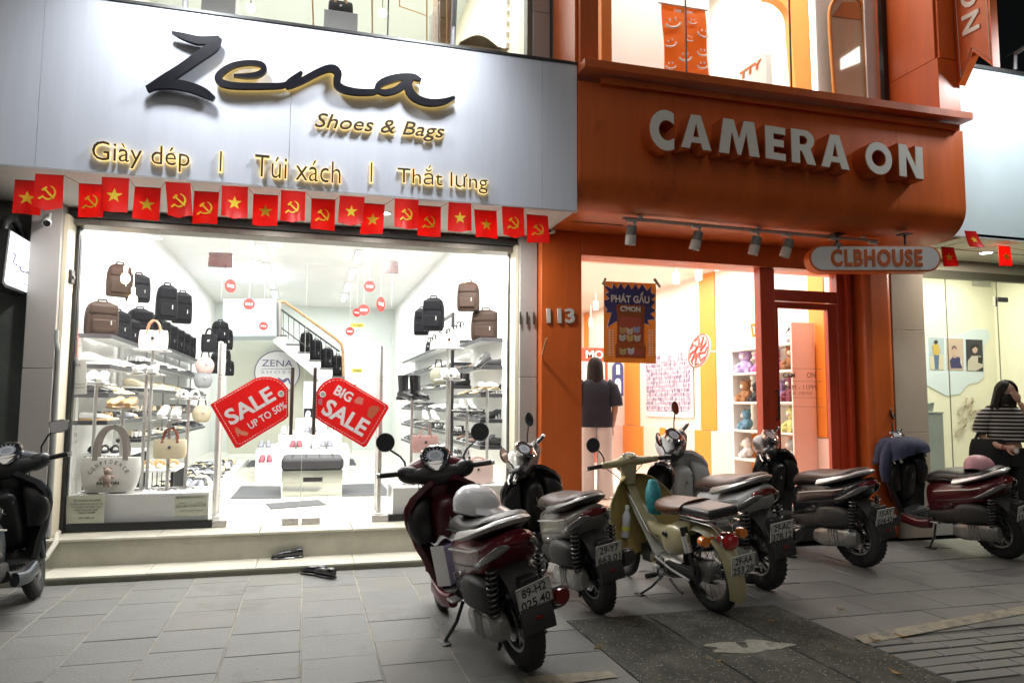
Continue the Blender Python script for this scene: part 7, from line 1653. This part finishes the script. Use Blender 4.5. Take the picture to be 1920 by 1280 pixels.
o = obj('dark_bundle', MB().sheet(lambda u, v: at(862+92*u, 80+12*u, 6.95)+Vector((0,.25*v,.0+.10*sin(pi*min(1,u*1.25))**1.2*(1-.5*v))), 14, 4, .01).box((at(862,80,6.95).x,6.97,4.3),(at(940,80,6.95).x,7.2,at(900,86,6.95).z)), mat('bundle', (.50,.41,.27), .8, var=.3), smooth=60); tag(o, 'dark cloth bundle at the bottom right of the upper shoe shop window', 'bundle')
for px, py, Y, l in ((470,17,8.5,'left'),(717,25,8.5,'right')):
    p = at(px, py, Y); t = thing('pendant_bulb', f'bright round bulb upstairs in the shoe shop, {l} one', 'lamp', p, group='bright bulbs upstairs'); obj('bulb', MB().sphere((0,0,0), .05, 14, 10), M_lamp, t, smooth=80); obj('bulb_cord', MB().tube([(0,0,.04),(0,0,7.19-p.z)], .006, 6), M_black, t)
t = thing('smoke_detector', 'flat round ceiling disc upstairs in the shoe shop', 'detector', at(769,34,11.0)); obj('detector_case', MB().lathe([(0,-.03),(.12,-.02),(.14,.01),(0,.01)], 24), mat('detector', (.55,.56,.52), .5), t)
for k in range(5):
    p = at(981, 12+20*k, 7.6); p.x = 2.03; t = thing('wall_lamp', f'small warm lamp in the column on the right wall upstairs, {ORD[k]} from the top', 'lamp', p, group='column of warm wall lamps upstairs'); obj('bulb', MB().sphere((-.03,0,0), .025, 10, 6), M_lampwarm, t, smooth=80); obj('lamp_base', MB().box((-.02,-.03,-.03),(.02,.03,.03)), M_white, t)
# orange shop, upper window: smiley banner, name board, arched mirror
BNY = 7.25
BNM = mat('banner_orange', (.85,.26,.04), .6); translucent(BNM, .5, (1,.42,.10))
bn = thing('banner', 'orange hanging banner with white smiling faces in the upper window', 'banner', at(1285,70,BNY)); off = bn.location.copy()
def bf(u, v): return at(1240+(82 if True else 0)*u+8*v, 7+13*u+(150+5*u)*v, BNY)-off+Vector((0,.012*sin(9*v+3*u),0))
obj('banner_cloth', MB().sheet(bf, 8, 16, .003), BNM, bn, smooth=60)
obj('banner_rod', MB().tube([at(1234,5,BNY)-off, at(1326,20,BNY)-off], .012, 8), M_white, bn)
def smile(x, y, s, ang=0):
    R = lambda a, b: at(x+s*(a*cos(ang)-b*sin(ang)), y+s*(a*sin(ang)+b*cos(ang)), BNY-.02)-off
    m_ = MB().tube([R(-.45,-.55), R(-.40,-.2)], .012*s/12, 6).tube([R(.35,-.6), R(.40,-.25)], .012*s/12, 6).tube([R(cos(radians(a)), .15+.62*sin(radians(a))) for a in range(0,181,18)], .013*s/12, 6)
    obj('smile_print', m_, M_white, bn)
for a in ((1262,42,13,-.1),(1299,40,7,.2),(1319,62,10,.35),(1258,80,10,-.3),(1293,72,7,.45),(1317,98,9,.25),(1285,106,11,.0),(1258,122,9,0),(1317,122,9,.1),(1262,140,10,0)): smile(*a)
for s, x0, x1 in (('CAM',1264,1277),('ON',1287,1298)):
    o = text_px('banner_lettering', s, (x0,23+.15*(x0-1264)), (x1,25+.15*(x1-1277)), (x0,17+.15*(x0-1264)), BNY-.02, M_white, bn, depth=.003, bold=.03); o.location = -off
NBX = 5.25
nb_ = thing('name_board', 'white board with slanting orange letters TTY in the upper window', 'sign', atx(1412,130,NBX)); off = nb_.location.copy()
obj('board', MB().prism([atx(*p, NBX)-off for p in ((1376,168),(1376,145),(1424,100),(1432,97),(1436,102),(1438,168))], (.08,0,0)), M_white, nb_, bev=.004)
a, b, c = atx(1388,152,NBX), atx(1428,126,NBX), atx(1388,137,NBX)
text_fit('sign_lettering', 'TTY', a-off+Vector((-.004,0,0)), b-a, c-a, (b-a).length, (c-a).length, mat('orange_print'), nb_, depth=.006, bold=.03)
MY = 6.82
mi = thing('arched_mirror', 'tall arched mirror with an orange frame in the upper orange window', 'mirror', at(1588,100,MY)); off = mi.location.copy()
ol = [(1566,200),(1556,60)]+[(1587-32*cos(radians(a)), 26-38*sin(radians(a))) for a in range(0,181,20)]+[(1630,200)]
o = obj('mirror_glass', ppx(ol, MY, .01), mat('reflected_room_beige', (.80,.72,.56), .4), mi, smooth=0); o.location = -off  # beige colour and the panels below stand in for the room's reflection
o = obj('mirror_frame', MB().tube([at(*p, MY-.01) for p in ol], .022, 8), M_arch, mi, smooth=60); o.location = -off
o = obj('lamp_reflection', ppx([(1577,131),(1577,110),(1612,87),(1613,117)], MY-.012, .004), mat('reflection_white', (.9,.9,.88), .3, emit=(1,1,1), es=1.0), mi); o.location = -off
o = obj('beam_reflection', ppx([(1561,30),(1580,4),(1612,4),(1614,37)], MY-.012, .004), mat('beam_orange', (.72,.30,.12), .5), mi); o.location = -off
# soffit downlights of the shoe shop sign
for i, x in enumerate((-1.55, -.35, .62, 1.6)):
    t = thing('downlight', f'round recessed downlight under the Zena sign, {ORD[i]} from the left', 'lamp', (x, 6.55, 3.128), group='downlights under the Zena sign')
    obj('lamp_lens', MB().lathe([(0,0),(.055,0)], 20), M_lamp, t, smooth=0); obj('trim_ring', MB().lathe([(.055,-.004),(.07,-.002),(.07,.003),(.055,.003)], 20, closed=True), M_white, t)
    area('downlight_beam', (x,6.55,3.11), (0,0,0), .11, SOFFIT_W, (1,.98,.93))
# ================================================================ PEOPLE
M_skin = mat('skin', (.52,.31,.22), .5, var=.05); M_hair = mat('hair', (.012,.009,.008), .62, var=.3, vscale=30, spec=.25)
def skin_body(parent, name, verts, edges, radii, m, sub=2):
    me = bpy.data.meshes.new(name); me.from_pydata(verts, edges, []); o = link(name, me, None, parent); me.materials.append(m)
    sk = o.modifiers.new('skin', 'SKIN'); sk.use_smooth_shade = True
    for i, r in enumerate(radii): me.skin_vertices[0].data[i].radius = (r if isinstance(r, tuple) else (r, r))
    me.skin_vertices[0].data[0].use_root = True
    ss = o.modifiers.new('subd', 'SUBSURF'); ss.levels = sub; ss.render_levels = sub
    return o
def head_parts(t, c, s, yaw, pitch, face=True):
    T = Matrix.Translation(c) @ Matrix.Rotation(yaw, 4, 'Z') @ Matrix.Rotation(pitch, 4, 'Y')
    h = MB().loft([(0,0,-.115*s,.030*s,.030*s,pi/2,2.2),(.012*s,0,-.10*s,.045*s,.050*s,pi/2,2.2),(.010*s,0,-.06*s,.060*s,.075*s,pi/2,2.2),(0,0,0,.072*s,.090*s,pi/2,2.2),(-.006*s,0,.06*s,.070*s,.088*s,pi/2,2.2),(-.01*s,0,.095*s,.045*s,.06*s,pi/2,2.1),(-.01*s,0,.112*s,.012*s,.016*s,pi/2,2)], 20)
    obj('head', xform(h, T), M_skin, t, smooth=80)
    if face:
        obj('nose', xform(MB().loft([(.085*s,0,.02*s,.008*s,.008*s,pi/2,2),(.098*s,0,-.015*s,.012*s,.012*s,pi/2,2),(.092*s,0,-.03*s,.013*s,.010*s,pi/2,2)], 10), T), M_skin, t, smooth=80)
        for sy in (-1, 1):
            obj('eye', xform(MB().sphere((.078*s,sy*.030*s,.005*s), .012*s, 10, 6, sc=(.6,1.3,.6)), T), M_ink, t, smooth=80)
            obj('eyebrow', xform(MB().tube([(.083*s,sy*.015*s,.028*s),(.078*s,sy*.045*s,.030*s)], .004*s, 5), T), M_hair, t)
            obj('ear', xform(MB().sphere((-.005*s,sy*.074*s,-.005*s), .028*s, 8, 6, sc=(.6,.3,1)), T), M_skin, t, smooth=80)
    return T
def hand(t, wrist, d, palm_n, s=1., curl=.6, name='hand'):
    """palm and five fingers; d points along the hand, palm_n out of the palm"""
    d = Vector(d).normalized(); n = Vector(palm_n); n = (n-d*n.dot(d)).normalized(); sd = d.cross(n); w = Vector(wrist)
    mb = MB(); P = lambda a, b, c: w+d*a*s+sd*b*s+n*c*s
    mb.tube([P(-.01,0,0),P(.02,0,0),P(.05,0,0),P(.085,0,.004)], [.022*s,.030*s,.036*s,.034*s], 10)
    for i, (b, L) in enumerate(((-.030,.062),(-.010,.074),(.010,.070),(.029,.054))):
        p = [P(.075,b,.002)]; a = .15; cur = p[0]
        for k in range(3):
            a += curl*(.5+.25*k); cur = cur+(d*cos(a)+n*sin(a))*L*s*(.42,.32,.26)[k]; p.append(cur)
        mb.tube(p, [.0095*s,.009*s,.0082*s,.0068*s], 8)
    mb.tube([P(.02,-.030,.008),P(.048,-.052,.020),P(.070,-.056,.034),P(.088,-.052,.042)], [.013*s,.011*s,.010*s,.008*s], 8)
    return obj(name, mb, M_skin, t, smooth=80)
# ---- woman seen from behind inside the orange shop
wp = atz(1117,934,.327)
w1 = thing('person', 'woman with long dark hair in navy t-shirt and loose white trousers, seen from behind', 'person', (wp.x, wp.y, .327), radians(78))
s = 1.0
skin_body(w1, 'body', [(0,0,.90),(0,0,1.10),(-.01,0,1.30),(-.005,0,1.40),(.01,0,1.46),(0,.17,1.34),(-.02,.235,1.08),(.10,.20,.92),(.16,.16,.90),(0,-.17,1.34),(-.03,-.235,1.08),(.06,-.22,.88),(.09,-.21,.82),(0,.09,.86),(.01,.10,.48),(-.01,.10,.08),(.10,.11,.03),(0,-.09,.86),(.01,-.10,.48),(-.01,-.10,.08),(.10,-.11,.03)],
    [(0,1),(1,2),(2,3),(3,4),(2,5),(5,6),(6,7),(7,8),(2,9),(9,10),(10,11),(11,12),(0,13),(13,14),(14,15),(15,16),(0,17),(17,18),(18,19),(19,20)],
    [.12,.11,.12,.055,.05,.05,.042,.032,.028,.05,.042,.032,.028,.085,.058,.04,.03,.085,.058,.04,.03], M_skin)
head_parts(w1, (.02,0,1.55), 1.0, .1, .12)
M_navy = mat('navy_tee', (.014,.017,.034), .8, var=.15, bump=.2, bscale=30); M_wtr = mat('white_trousers', (.72,.70,.70), .75, var=.06, bump=.35, bscale=9)
obj('t_shirt', MB().loft([(0,0,.84,.205,.135,pi/2,2.6),(0,0,.95,.20,.135,pi/2,2.6),(0,0,1.08,.185,.125,pi/2,2.5),(0,0,1.22,.195,.13,pi/2,2.5),(0,0,1.33,.19,.115,pi/2,2.4),(-.005,0,1.395,.13,.085,pi/2,2.3),(.0,0,1.425,.07,.065,pi/2,2.2)], 28)
    .tube([(0,.13,1.36),(0,.20,1.30),(-.012,.235,1.18),(-.02,.245,1.09)], [.075,.085,.085,.083], 14).tube([(0,-.13,1.36),(0,-.20,1.30),(-.015,-.235,1.18),(-.025,-.245,1.09)], [.075,.085,.085,.083], 14), M_navy, w1, smooth=70)
for sy in (-1, 1):
    obj('trouser_leg', MB().loft([(0,sy*.085,.90,.10,.115,pi/2,2.4),(0,sy*.095,.78,.105,.12,pi/2,2.4),(.01,sy*.105,.55,.095,.105,pi/2,2.4),(0,sy*.11,.28,.09,.10,pi/2,2.4),(.01,sy*.115,.10,.10,.11,pi/2,2.4),(.02,sy*.12,.03,.105,.12,pi/2,2.4)], 20), M_wtr, w1, smooth=70)
    obj('shoe', MB().loft([(-.08,sy*.12,.035,.035,.03,0,2.4),(0,sy*.12,.04,.042,.035,0,2.4),(.12,sy*.12,.028,.04,.022,0,2.4),(.16,sy*.12,.022,.02,.012,0,2.2)], 12), M_white, w1, smooth=70)
def hairf(u, v):
    ha = 118+52*max(0, 1-v/.30); a = radians(-ha+2*ha*u)+pi; top = v < .35
    r = .088*sin(pi*.5*min(1, v/.35))**.7 if top else .088+.022*(v-.35)-.03*max(0,v-.8)
    z = 1.672-.125*(1-cos(pi*.5*min(1, v/.35))) if top else 1.547-.30*(v-.35)/.65
    return (.015+r*cos(a)*1.08-.008*v, r*sin(a)*.98+.003*sin(30*u), z)
obj('hair', MB().sheet(hairf, 28, 16, .016), M_hair, w1, smooth=80)
hand(w1, (.16,.16,.90), (.8,-.4,-.2), (0,-.5,.6), .95); hand(w1, (.09,-.21,.82), (.15,.0,-1), (.3,1,0), .95)
# ---- woman at the right edge, hand raised to her face
M_stripe = mat('striped_tee', (.6,.58,.55), .85, bump=.15, bscale=30)
n = M_stripe.node_tree.nodes; l = M_stripe.node_tree.links
tc = n.new('ShaderNodeTexCoord'); wv = n.new('ShaderNodeTexWave'); wv.bands_direction = 'Z'; wv.inputs['Scale'].default_value = 8.2; wv.inputs['Distortion'].default_value = .25; l.new(tc.outputs['Object'], wv.inputs['Vector'])
gt = n.new('ShaderNodeMath'); gt.operation = 'GREATER_THAN'; gt.inputs[1].default_value = .40; l.new(wv.outputs['Color'], gt.inputs[0])
mx = n.new('ShaderNodeMix'); mx.data_type = 'RGBA'; mx.inputs[6].default_value = (.52,.49,.45,1); mx.inputs[7].default_value = (.014,.013,.014,1); l.new(gt.outputs[0], mx.inputs[0]); l.new(mx.outputs[2], n['Principled BSDF'].inputs['Base Color'])
w2 = thing('person', 'woman in striped t-shirt and black mask raising a hand to her face, black bag', 'person', (6.93, 5.96, 0.0), radians(-122))
skin_body(w2, 'body', [(0,0,.95),(0,0,1.13),(.0,0,1.32),(.0,0,1.43),(.035,0,1.50),(0,-.17,1.375),(-.02,-.225,1.12),(.17,-.12,1.035),(.22,-.07,1.03),(0,.17,1.375),(.06,.27,1.16),(.17,.12,1.41),(.165,.07,1.49),(0,.09,.90),(.0,.10,.48),(-.01,.10,.08),(.11,.11,.03),(0,-.09,.90),(.0,-.10,.48),(-.01,-.10,.08),(.11,-.11,.03)],
    [(0,1),(1,2),(2,3),(3,4),(2,5),(5,6),(6,7),(7,8),(2,9),(9,10),(10,11),(11,12),(0,13),(13,14),(14,15),(15,16),(0,17),(17,18),(18,19),(19,20)],
    [.125,.105,.12,.055,.05,.05,.042,.030,.026,.05,.042,.030,.026,.085,.058,.04,.03,.085,.058,.04,.03], M_skin)
T = head_parts(w2, (.055,0,1.585), 1.0, .25, .30)
obj('tee', MB().loft([(0,0,1.08,.175,.12,pi/2,2.6),(0,0,1.16,.172,.118,pi/2,2.5),(0,0,1.26,.18,.125,pi/2,2.5),(0,0,1.36,.175,.11,pi/2,2.4),(.0,0,1.425,.125,.08,pi/2,2.3),(.012,0,1.455,.068,.062,pi/2,2.2)], 28)
    .tube([(0,-.12,1.385),(-.0,-.185,1.33),(-.012,-.215,1.24),(-.018,-.225,1.17)], [.072,.08,.078,.076], 14).tube([(0,.12,1.385),(.02,.20,1.33),(.045,.245,1.25),(.055,.262,1.20)], [.072,.08,.078,.074], 14), M_stripe, w2, smooth=70)
M_bk = mat('black_cloth', (.012,.012,.013), .85, var=.2, bump=.2, bscale=20)
obj('trousers', MB().loft([(0,0,1.02,.165,.12,pi/2,2.5),(0,0,.94,.18,.13,pi/2,2.5),(0,0,.84,.19,.135,pi/2,2.6)], 24).loft([(0,.095,.86,.10,.12,pi/2,2.4),(.01,.10,.5,.09,.10,pi/2,2.4),(0,.11,.06,.095,.11,pi/2,2.4)], 18).loft([(0,-.095,.86,.10,.12,pi/2,2.4),(.01,-.10,.5,.09,.10,pi/2,2.4),(0,-.11,.06,.095,.11,pi/2,2.4)], 18), M_bk, w2, smooth=70)
for sy in (-1, 1): obj('shoe', MB().loft([(-.08,sy*.11,.035,.035,.03,0,2.4),(0,sy*.11,.04,.042,.035,0,2.4),(.12,sy*.11,.028,.04,.022,0,2.4),(.16,sy*.11,.022,.02,.012,0,2.2)], 12), M_bk, w2, smooth=70)
obj('face_mask', xform(MB().sheet(lambda u, v: (.012+.098*cos(radians(-72+144*u))*(1-.10*abs(v-.4)), .080*sin(radians(-72+144*u)), .002-.100*v-.012*(1-(2*u-1)**2)*(v-.5)), 16, 8, .004), T), M_bk, w2, smooth=80)
obj('glasses', xform(MB().tube([(.092+.0*cos(a), -.032+.024*cos(a), .008+.018*sin(a)) for a in [2*pi*k/14 for k in range(14)]], .0022, 5, closed=True).tube([(.092, .032+.024*cos(a), .008+.018*sin(a)) for a in [2*pi*k/14 for k in range(14)]], .0022, 5, closed=True).tube([(.092,-.008,.01),(.094,.008,.01)], .002, 5), T), M_steel, w2)
def hair2(u, v):
    ha = 122+55*max(0, 1-v/.34); a = radians(-ha+2*ha*u)+pi; q = min(1, v/.32)
    r = .100*sin(pi*.5*q)**.75 if v < .32 else .100+.016*(v-.32)
    z = .118-.125*(1-cos(pi*.5*q)) if v < .32 else -.007-.26*(v-.32)/.68
    return T @ Vector((-.004+r*cos(a)*1.08-.02*max(0,v-.3), r*sin(a)*.92+.003*sin(34*u), z))
obj('hair', MB().sheet(hair2, 30, 16, .018), M_hair, w2, smooth=80)
hand(w2, (.165,.07,1.495), (-.10,-.35,.90), (-.9,-.2,-.2), .92, .25); hand(w2, (.22,-.07,1.03), (.7,.7,-.1), (-.3,.4,-.8), .92, .9)
obj('wrist_band', MB().tube([(.195+.0*k,-.095,1.032) for k in (0,)]+[(.205,-.085,1.031)], .031, 12), mat('band_red', (.30,.05,.06), .4), w2)
bag = thing('shoulder_bag', 'big black shoulder bag hanging from the arm of the woman in stripes', 'bag', (6.93,5.96,0), radians(-122))
obj('bag_body', MB().loft([(.11,-.20,.80,.16,.055,pi/2,4),(.11,-.20,.86,.175,.065,pi/2,4),(.10,-.20,1.02,.165,.055,pi/2,4),(.09,-.19,1.11,.15,.03,pi/2,3)], 20), M_bk, bag, smooth=60)
obj('strap', MB().tube([(.09,-.06,1.09),(.07,-.11,1.30),(.02,-.13,1.445),(-.04,-.14,1.44),(-.03,-.20,1.25),(.06,-.30,1.10)], .016, 8), M_bk, bag)
o = obj('car_key', MB().box((.285,-.03,.985),(.30,.0,1.03)), M_white, bag); o.name = 'paper_slip'
# ================================================================ THINGS LEFT ON AND AROUND THE SCOOTERS
def bl(b, v):
    return Matrix.Translation(b.location) @ b.rotation_euler.to_matrix().to_4x4() @ Vector(v)
def brot(b): return b.rotation_euler.copy()
def helmet(b, v, m, label, rz, brim=True, s=1., tilt=(0,0), loc=None):
    t = thing('helmet', label, 'helmet', loc if loc is not None else bl(b, v)); t.rotation_euler = (tilt[0], tilt[1], rz); t.scale = (s, s, s)
    pr = [(.118,.0),(.125,.03),(.124,.07),(.112,.105),(.085,.135),(.05,.150),(0,.156)]
    obj('shell', MB().lathe([(.112,.004),(.118,.0)]+pr[1:], 32, Matrix.Diagonal((1.12,.96,1,1))), m, t, smooth=80)
    obj('liner', MB().lathe([(.112,.004),(.114,.05),(.09,.115),(0,.14)], 24, Matrix.Diagonal((1.12,.96,1,1))), M_black, t, smooth=80)
    obj('rim_trim', MB().tube([(.133*cos(a),.114*sin(a),.003) for a in [2*pi*k/28 for k in range(28)]], .005, 6, closed=True), M_black if m is not M_white2 else mat('trim_grey', (.4,.4,.42), .5), t)
    if brim: obj('visor', MB().sheet(lambda u, v: ((.126+.085*v*sin(pi*(.10+.80*u)))*cos(radians(-68+136*u))*1.06, (.118+.06*v*sin(pi*(.10+.80*u)))*sin(radians(-68+136*u)), .052-.030*v), 16, 4, .005), m, t, smooth=80)
    obj('chin_strap', MB().tube([(.02,.108,.02),(.04,.125,-.03),(.05,.10,-.035)], .006, 5), M_black, t)
    return t
helmet(B1, (.30,.02,.825), mat('helmet_white', (.82,.82,.85), .22, coat=.4), 'glossy white peaked helmet resting on the seat of the maroon scooter', radians(-38), True, 1.0, (.08,.10))
helmet(B6, (.06,.03,.83), mat('helmet_pink', (.58,.30,.34), .45), 'dusty pink helmet resting on the seat of the dark red scooter', radians(200), False, 1.06, (0,-.25))
helmet(B3, None, mat('helmet_black', (.02,.02,.022), .2, coat=.5), 'round black helmet hanging under the handlebar of the cream motorbike', radians(60), False, .95, (.2,1.25), loc=bl(B3, (.86,-.235,.80)))
# navy jacket draped over the dark red scooter's front
c = bl(B6, (.96,0,1.03)); jt = thing('jacket', 'navy jacket draped over the handlebar of the dark red scooter', 'jacket', c)
def jf(u, v):
    a = 2*pi*u; r = .03+.27*sin(min(1, v*1.5)*pi/2); f = 1+.13*sin(5*a+1)*v+.08*sin(11*a+2*v)*v+.04*sin(17*a)*v
    op_ = .5+.5*cos(a+radians(62))   # open flap towards the street
    z = .10*cos(min(1,v*1.35)*pi/2)-.30*max(0, v-.35)*(1-.75*op_**2)
    return (r*f*cos(a)*.92, r*f*sin(a)*.72, z)
obj('jacket_cloth', MB().sheet(jf, 48, 14, .008), mat('jacket_navy', (.035,.042,.085), .75, var=.2, bump=.3, bscale=25), jt, smooth=70)
obj('sleeve', MB().tube([(-.20,-.05,.02),(-.27,-.06,-.10),(-.28,-.05,-.25),(-.26,-.04,-.36)], [.05,.055,.05,.04], 10), mat('jacket_navy'), jt, smooth=70)
# bundle in the cream motorbike, bottle behind its leg shield, bag on the maroon scooter's floor
tb = obj('teal_pouch', MB().loft([(0,0,0,.045,.05,pi/2,2.2),(.0,0,.05,.065,.062,pi/2,2.2),(.02,.01,.12,.062,.06,pi/2,2.2),(.04,.0,.19,.055,.052,pi/2,2.2),(.06,0,.245,.03,.03,pi/2,2.2)], 18), mat('teal_cloth', (.02,.22,.25), .6, var=.3, vscale=18, bump=.9, bscale=22), None, bl(B3, (.62,.0,.60)), (0,-.15,radians(99)), smooth=70); tag(tb, 'crumpled teal cloth bundle tucked behind the leg shield of the cream motorbike', 'bundle')
bt = thing('water_bottle', 'clear plastic bottle with a white cap behind the cream leg shield', 'bottle', bl(B3, (.80,.19,.42))); bt.rotation_euler = (0, .1, 0)
obj('bottle_body', MB().lathe([(0,0),(.032,0),(.034,.02),(.031,.08),(.034,.12),(.033,.17),(.014,.21),(.013,.225)], 18), mat('bottle_plastic', (.55,.58,.62), .1, coat=.5), bt, smooth=60); obj('bottle_cap', MB().lathe([(.0,.25),(.016,.25),(.016,.222),(0,.222)], 14), M_white, bt); obj('bottle_label', MB().lathe([(.0348,.05),(.0345,.085)], 18), mat('label_yellow', (.6,.6,.12), .5), bt)
pb = thing('paper_bag', 'white and lilac paper bag standing on the floor of the maroon scooter', 'bag', bl(B1, (.83,.04,.318))); pb.rotation_euler = (-.12, .18, radians(103.5)+.5)
obj('bag_front', MB().box((-.05,-.13,0),(.05,.13,.24)), mat('bag_lilac', (.36,.33,.52), .5), pb, bev=.004); obj('bag_side', MB().box((-.052,.131,.0),(.052,.135,.25)), M_white, pb); obj('tissue', MB().sheet(lambda u, v: (-.05+.1*v, -.12+.24*u, .24+.05*abs(sin(5*u+2*v))), 12, 4, .003), M_white, pb)
text_fit('bag_lettering', 'm', (-.0515,.09,.02), (0,-1,0), (0,0,1), .08, .05, M_white, pb, depth=.002)
# black shoes left on and below the step
MKg = mat('patent_black', (.010,.010,.012), .12, coat=.6)
for (px, py, z, rz, l) in ((540,1046,.057,pi+.15,'toe to the left'),(566,1040,.057,pi-.05,'nearer the riser')):
    shoe('loafer', MKg, MKg, atz(px, py, z), rz, f'patent black flat shoe on the lower step, {l}', 'patent black shoes left at the step')
for (px, py, z, rz, tl, l) in ((588,1076,.004,2.4,0,'left one'),(608,1080,.004,2.2,0,'right one')):
    shoe('loafer', MKg, MKg, atz(px, py, z), rz, f'round toed patent shoe on the paving below the step, {l}', 'patent black shoes left at the step', tilt=tl)
# ---------------------------------------------------------------- shop lamps, with fill added upstairs
area('shop_light', (0,9.5,3.80), (0,0,0), 3.6, 290, (1,.99,.95), sy=3.6)
area('shop_light', (0,15,3.80), (0,0,0), 3.6, 230, (.97,1,1), sy=6)
area('window_fill', (-1.4,7.62,3.02), (radians(12),0,0), 1.1, 95, (1,.97,.92), sy=.12)
area('window_fill', (1.4,7.62,3.02), (radians(12),0,0), 1.1, 95, (1,.97,.92), sy=.12)
area('shop_light', (4.4,9.6,3.55), (0,0,0), 3.2, 250, (1,.94,.88), sy=4)
area('shop_light', (4.4,14,3.55), (0,0,0), 3.2, 150, (1,.94,.88), sy=4)
area('shop_light', (8.6,8.4,3.55), (0,0,0), 3.2, 95, (1,.97,.84), sy=1.4)
area('porch_light', (7.5,6.5,3.25), (0,0,0), .15, 34, (1,.93,.80))
area('shop_light', (-.2,9.5,7.1), (0,0,0), 3.2, 190, (1,.98,.92), sy=4)
area('shop_light', (4.4,8.7,8.0), (0,0,0), 3.2, 190, (1,.92,.80), sy=3)
area('window_fill', (4.3,6.665,7.9), (radians(24),0,0), 3.2, 95, (1,.94,.85), sy=.15)  # added fill between glass and banner, brightens the banner's front
area('window_fill', (-.2,6.9,7.0), (radians(28),0,0), 3.2, 40, (1,.96,.88), sy=.15)  # added fill just inside the upstairs shoe shop glass
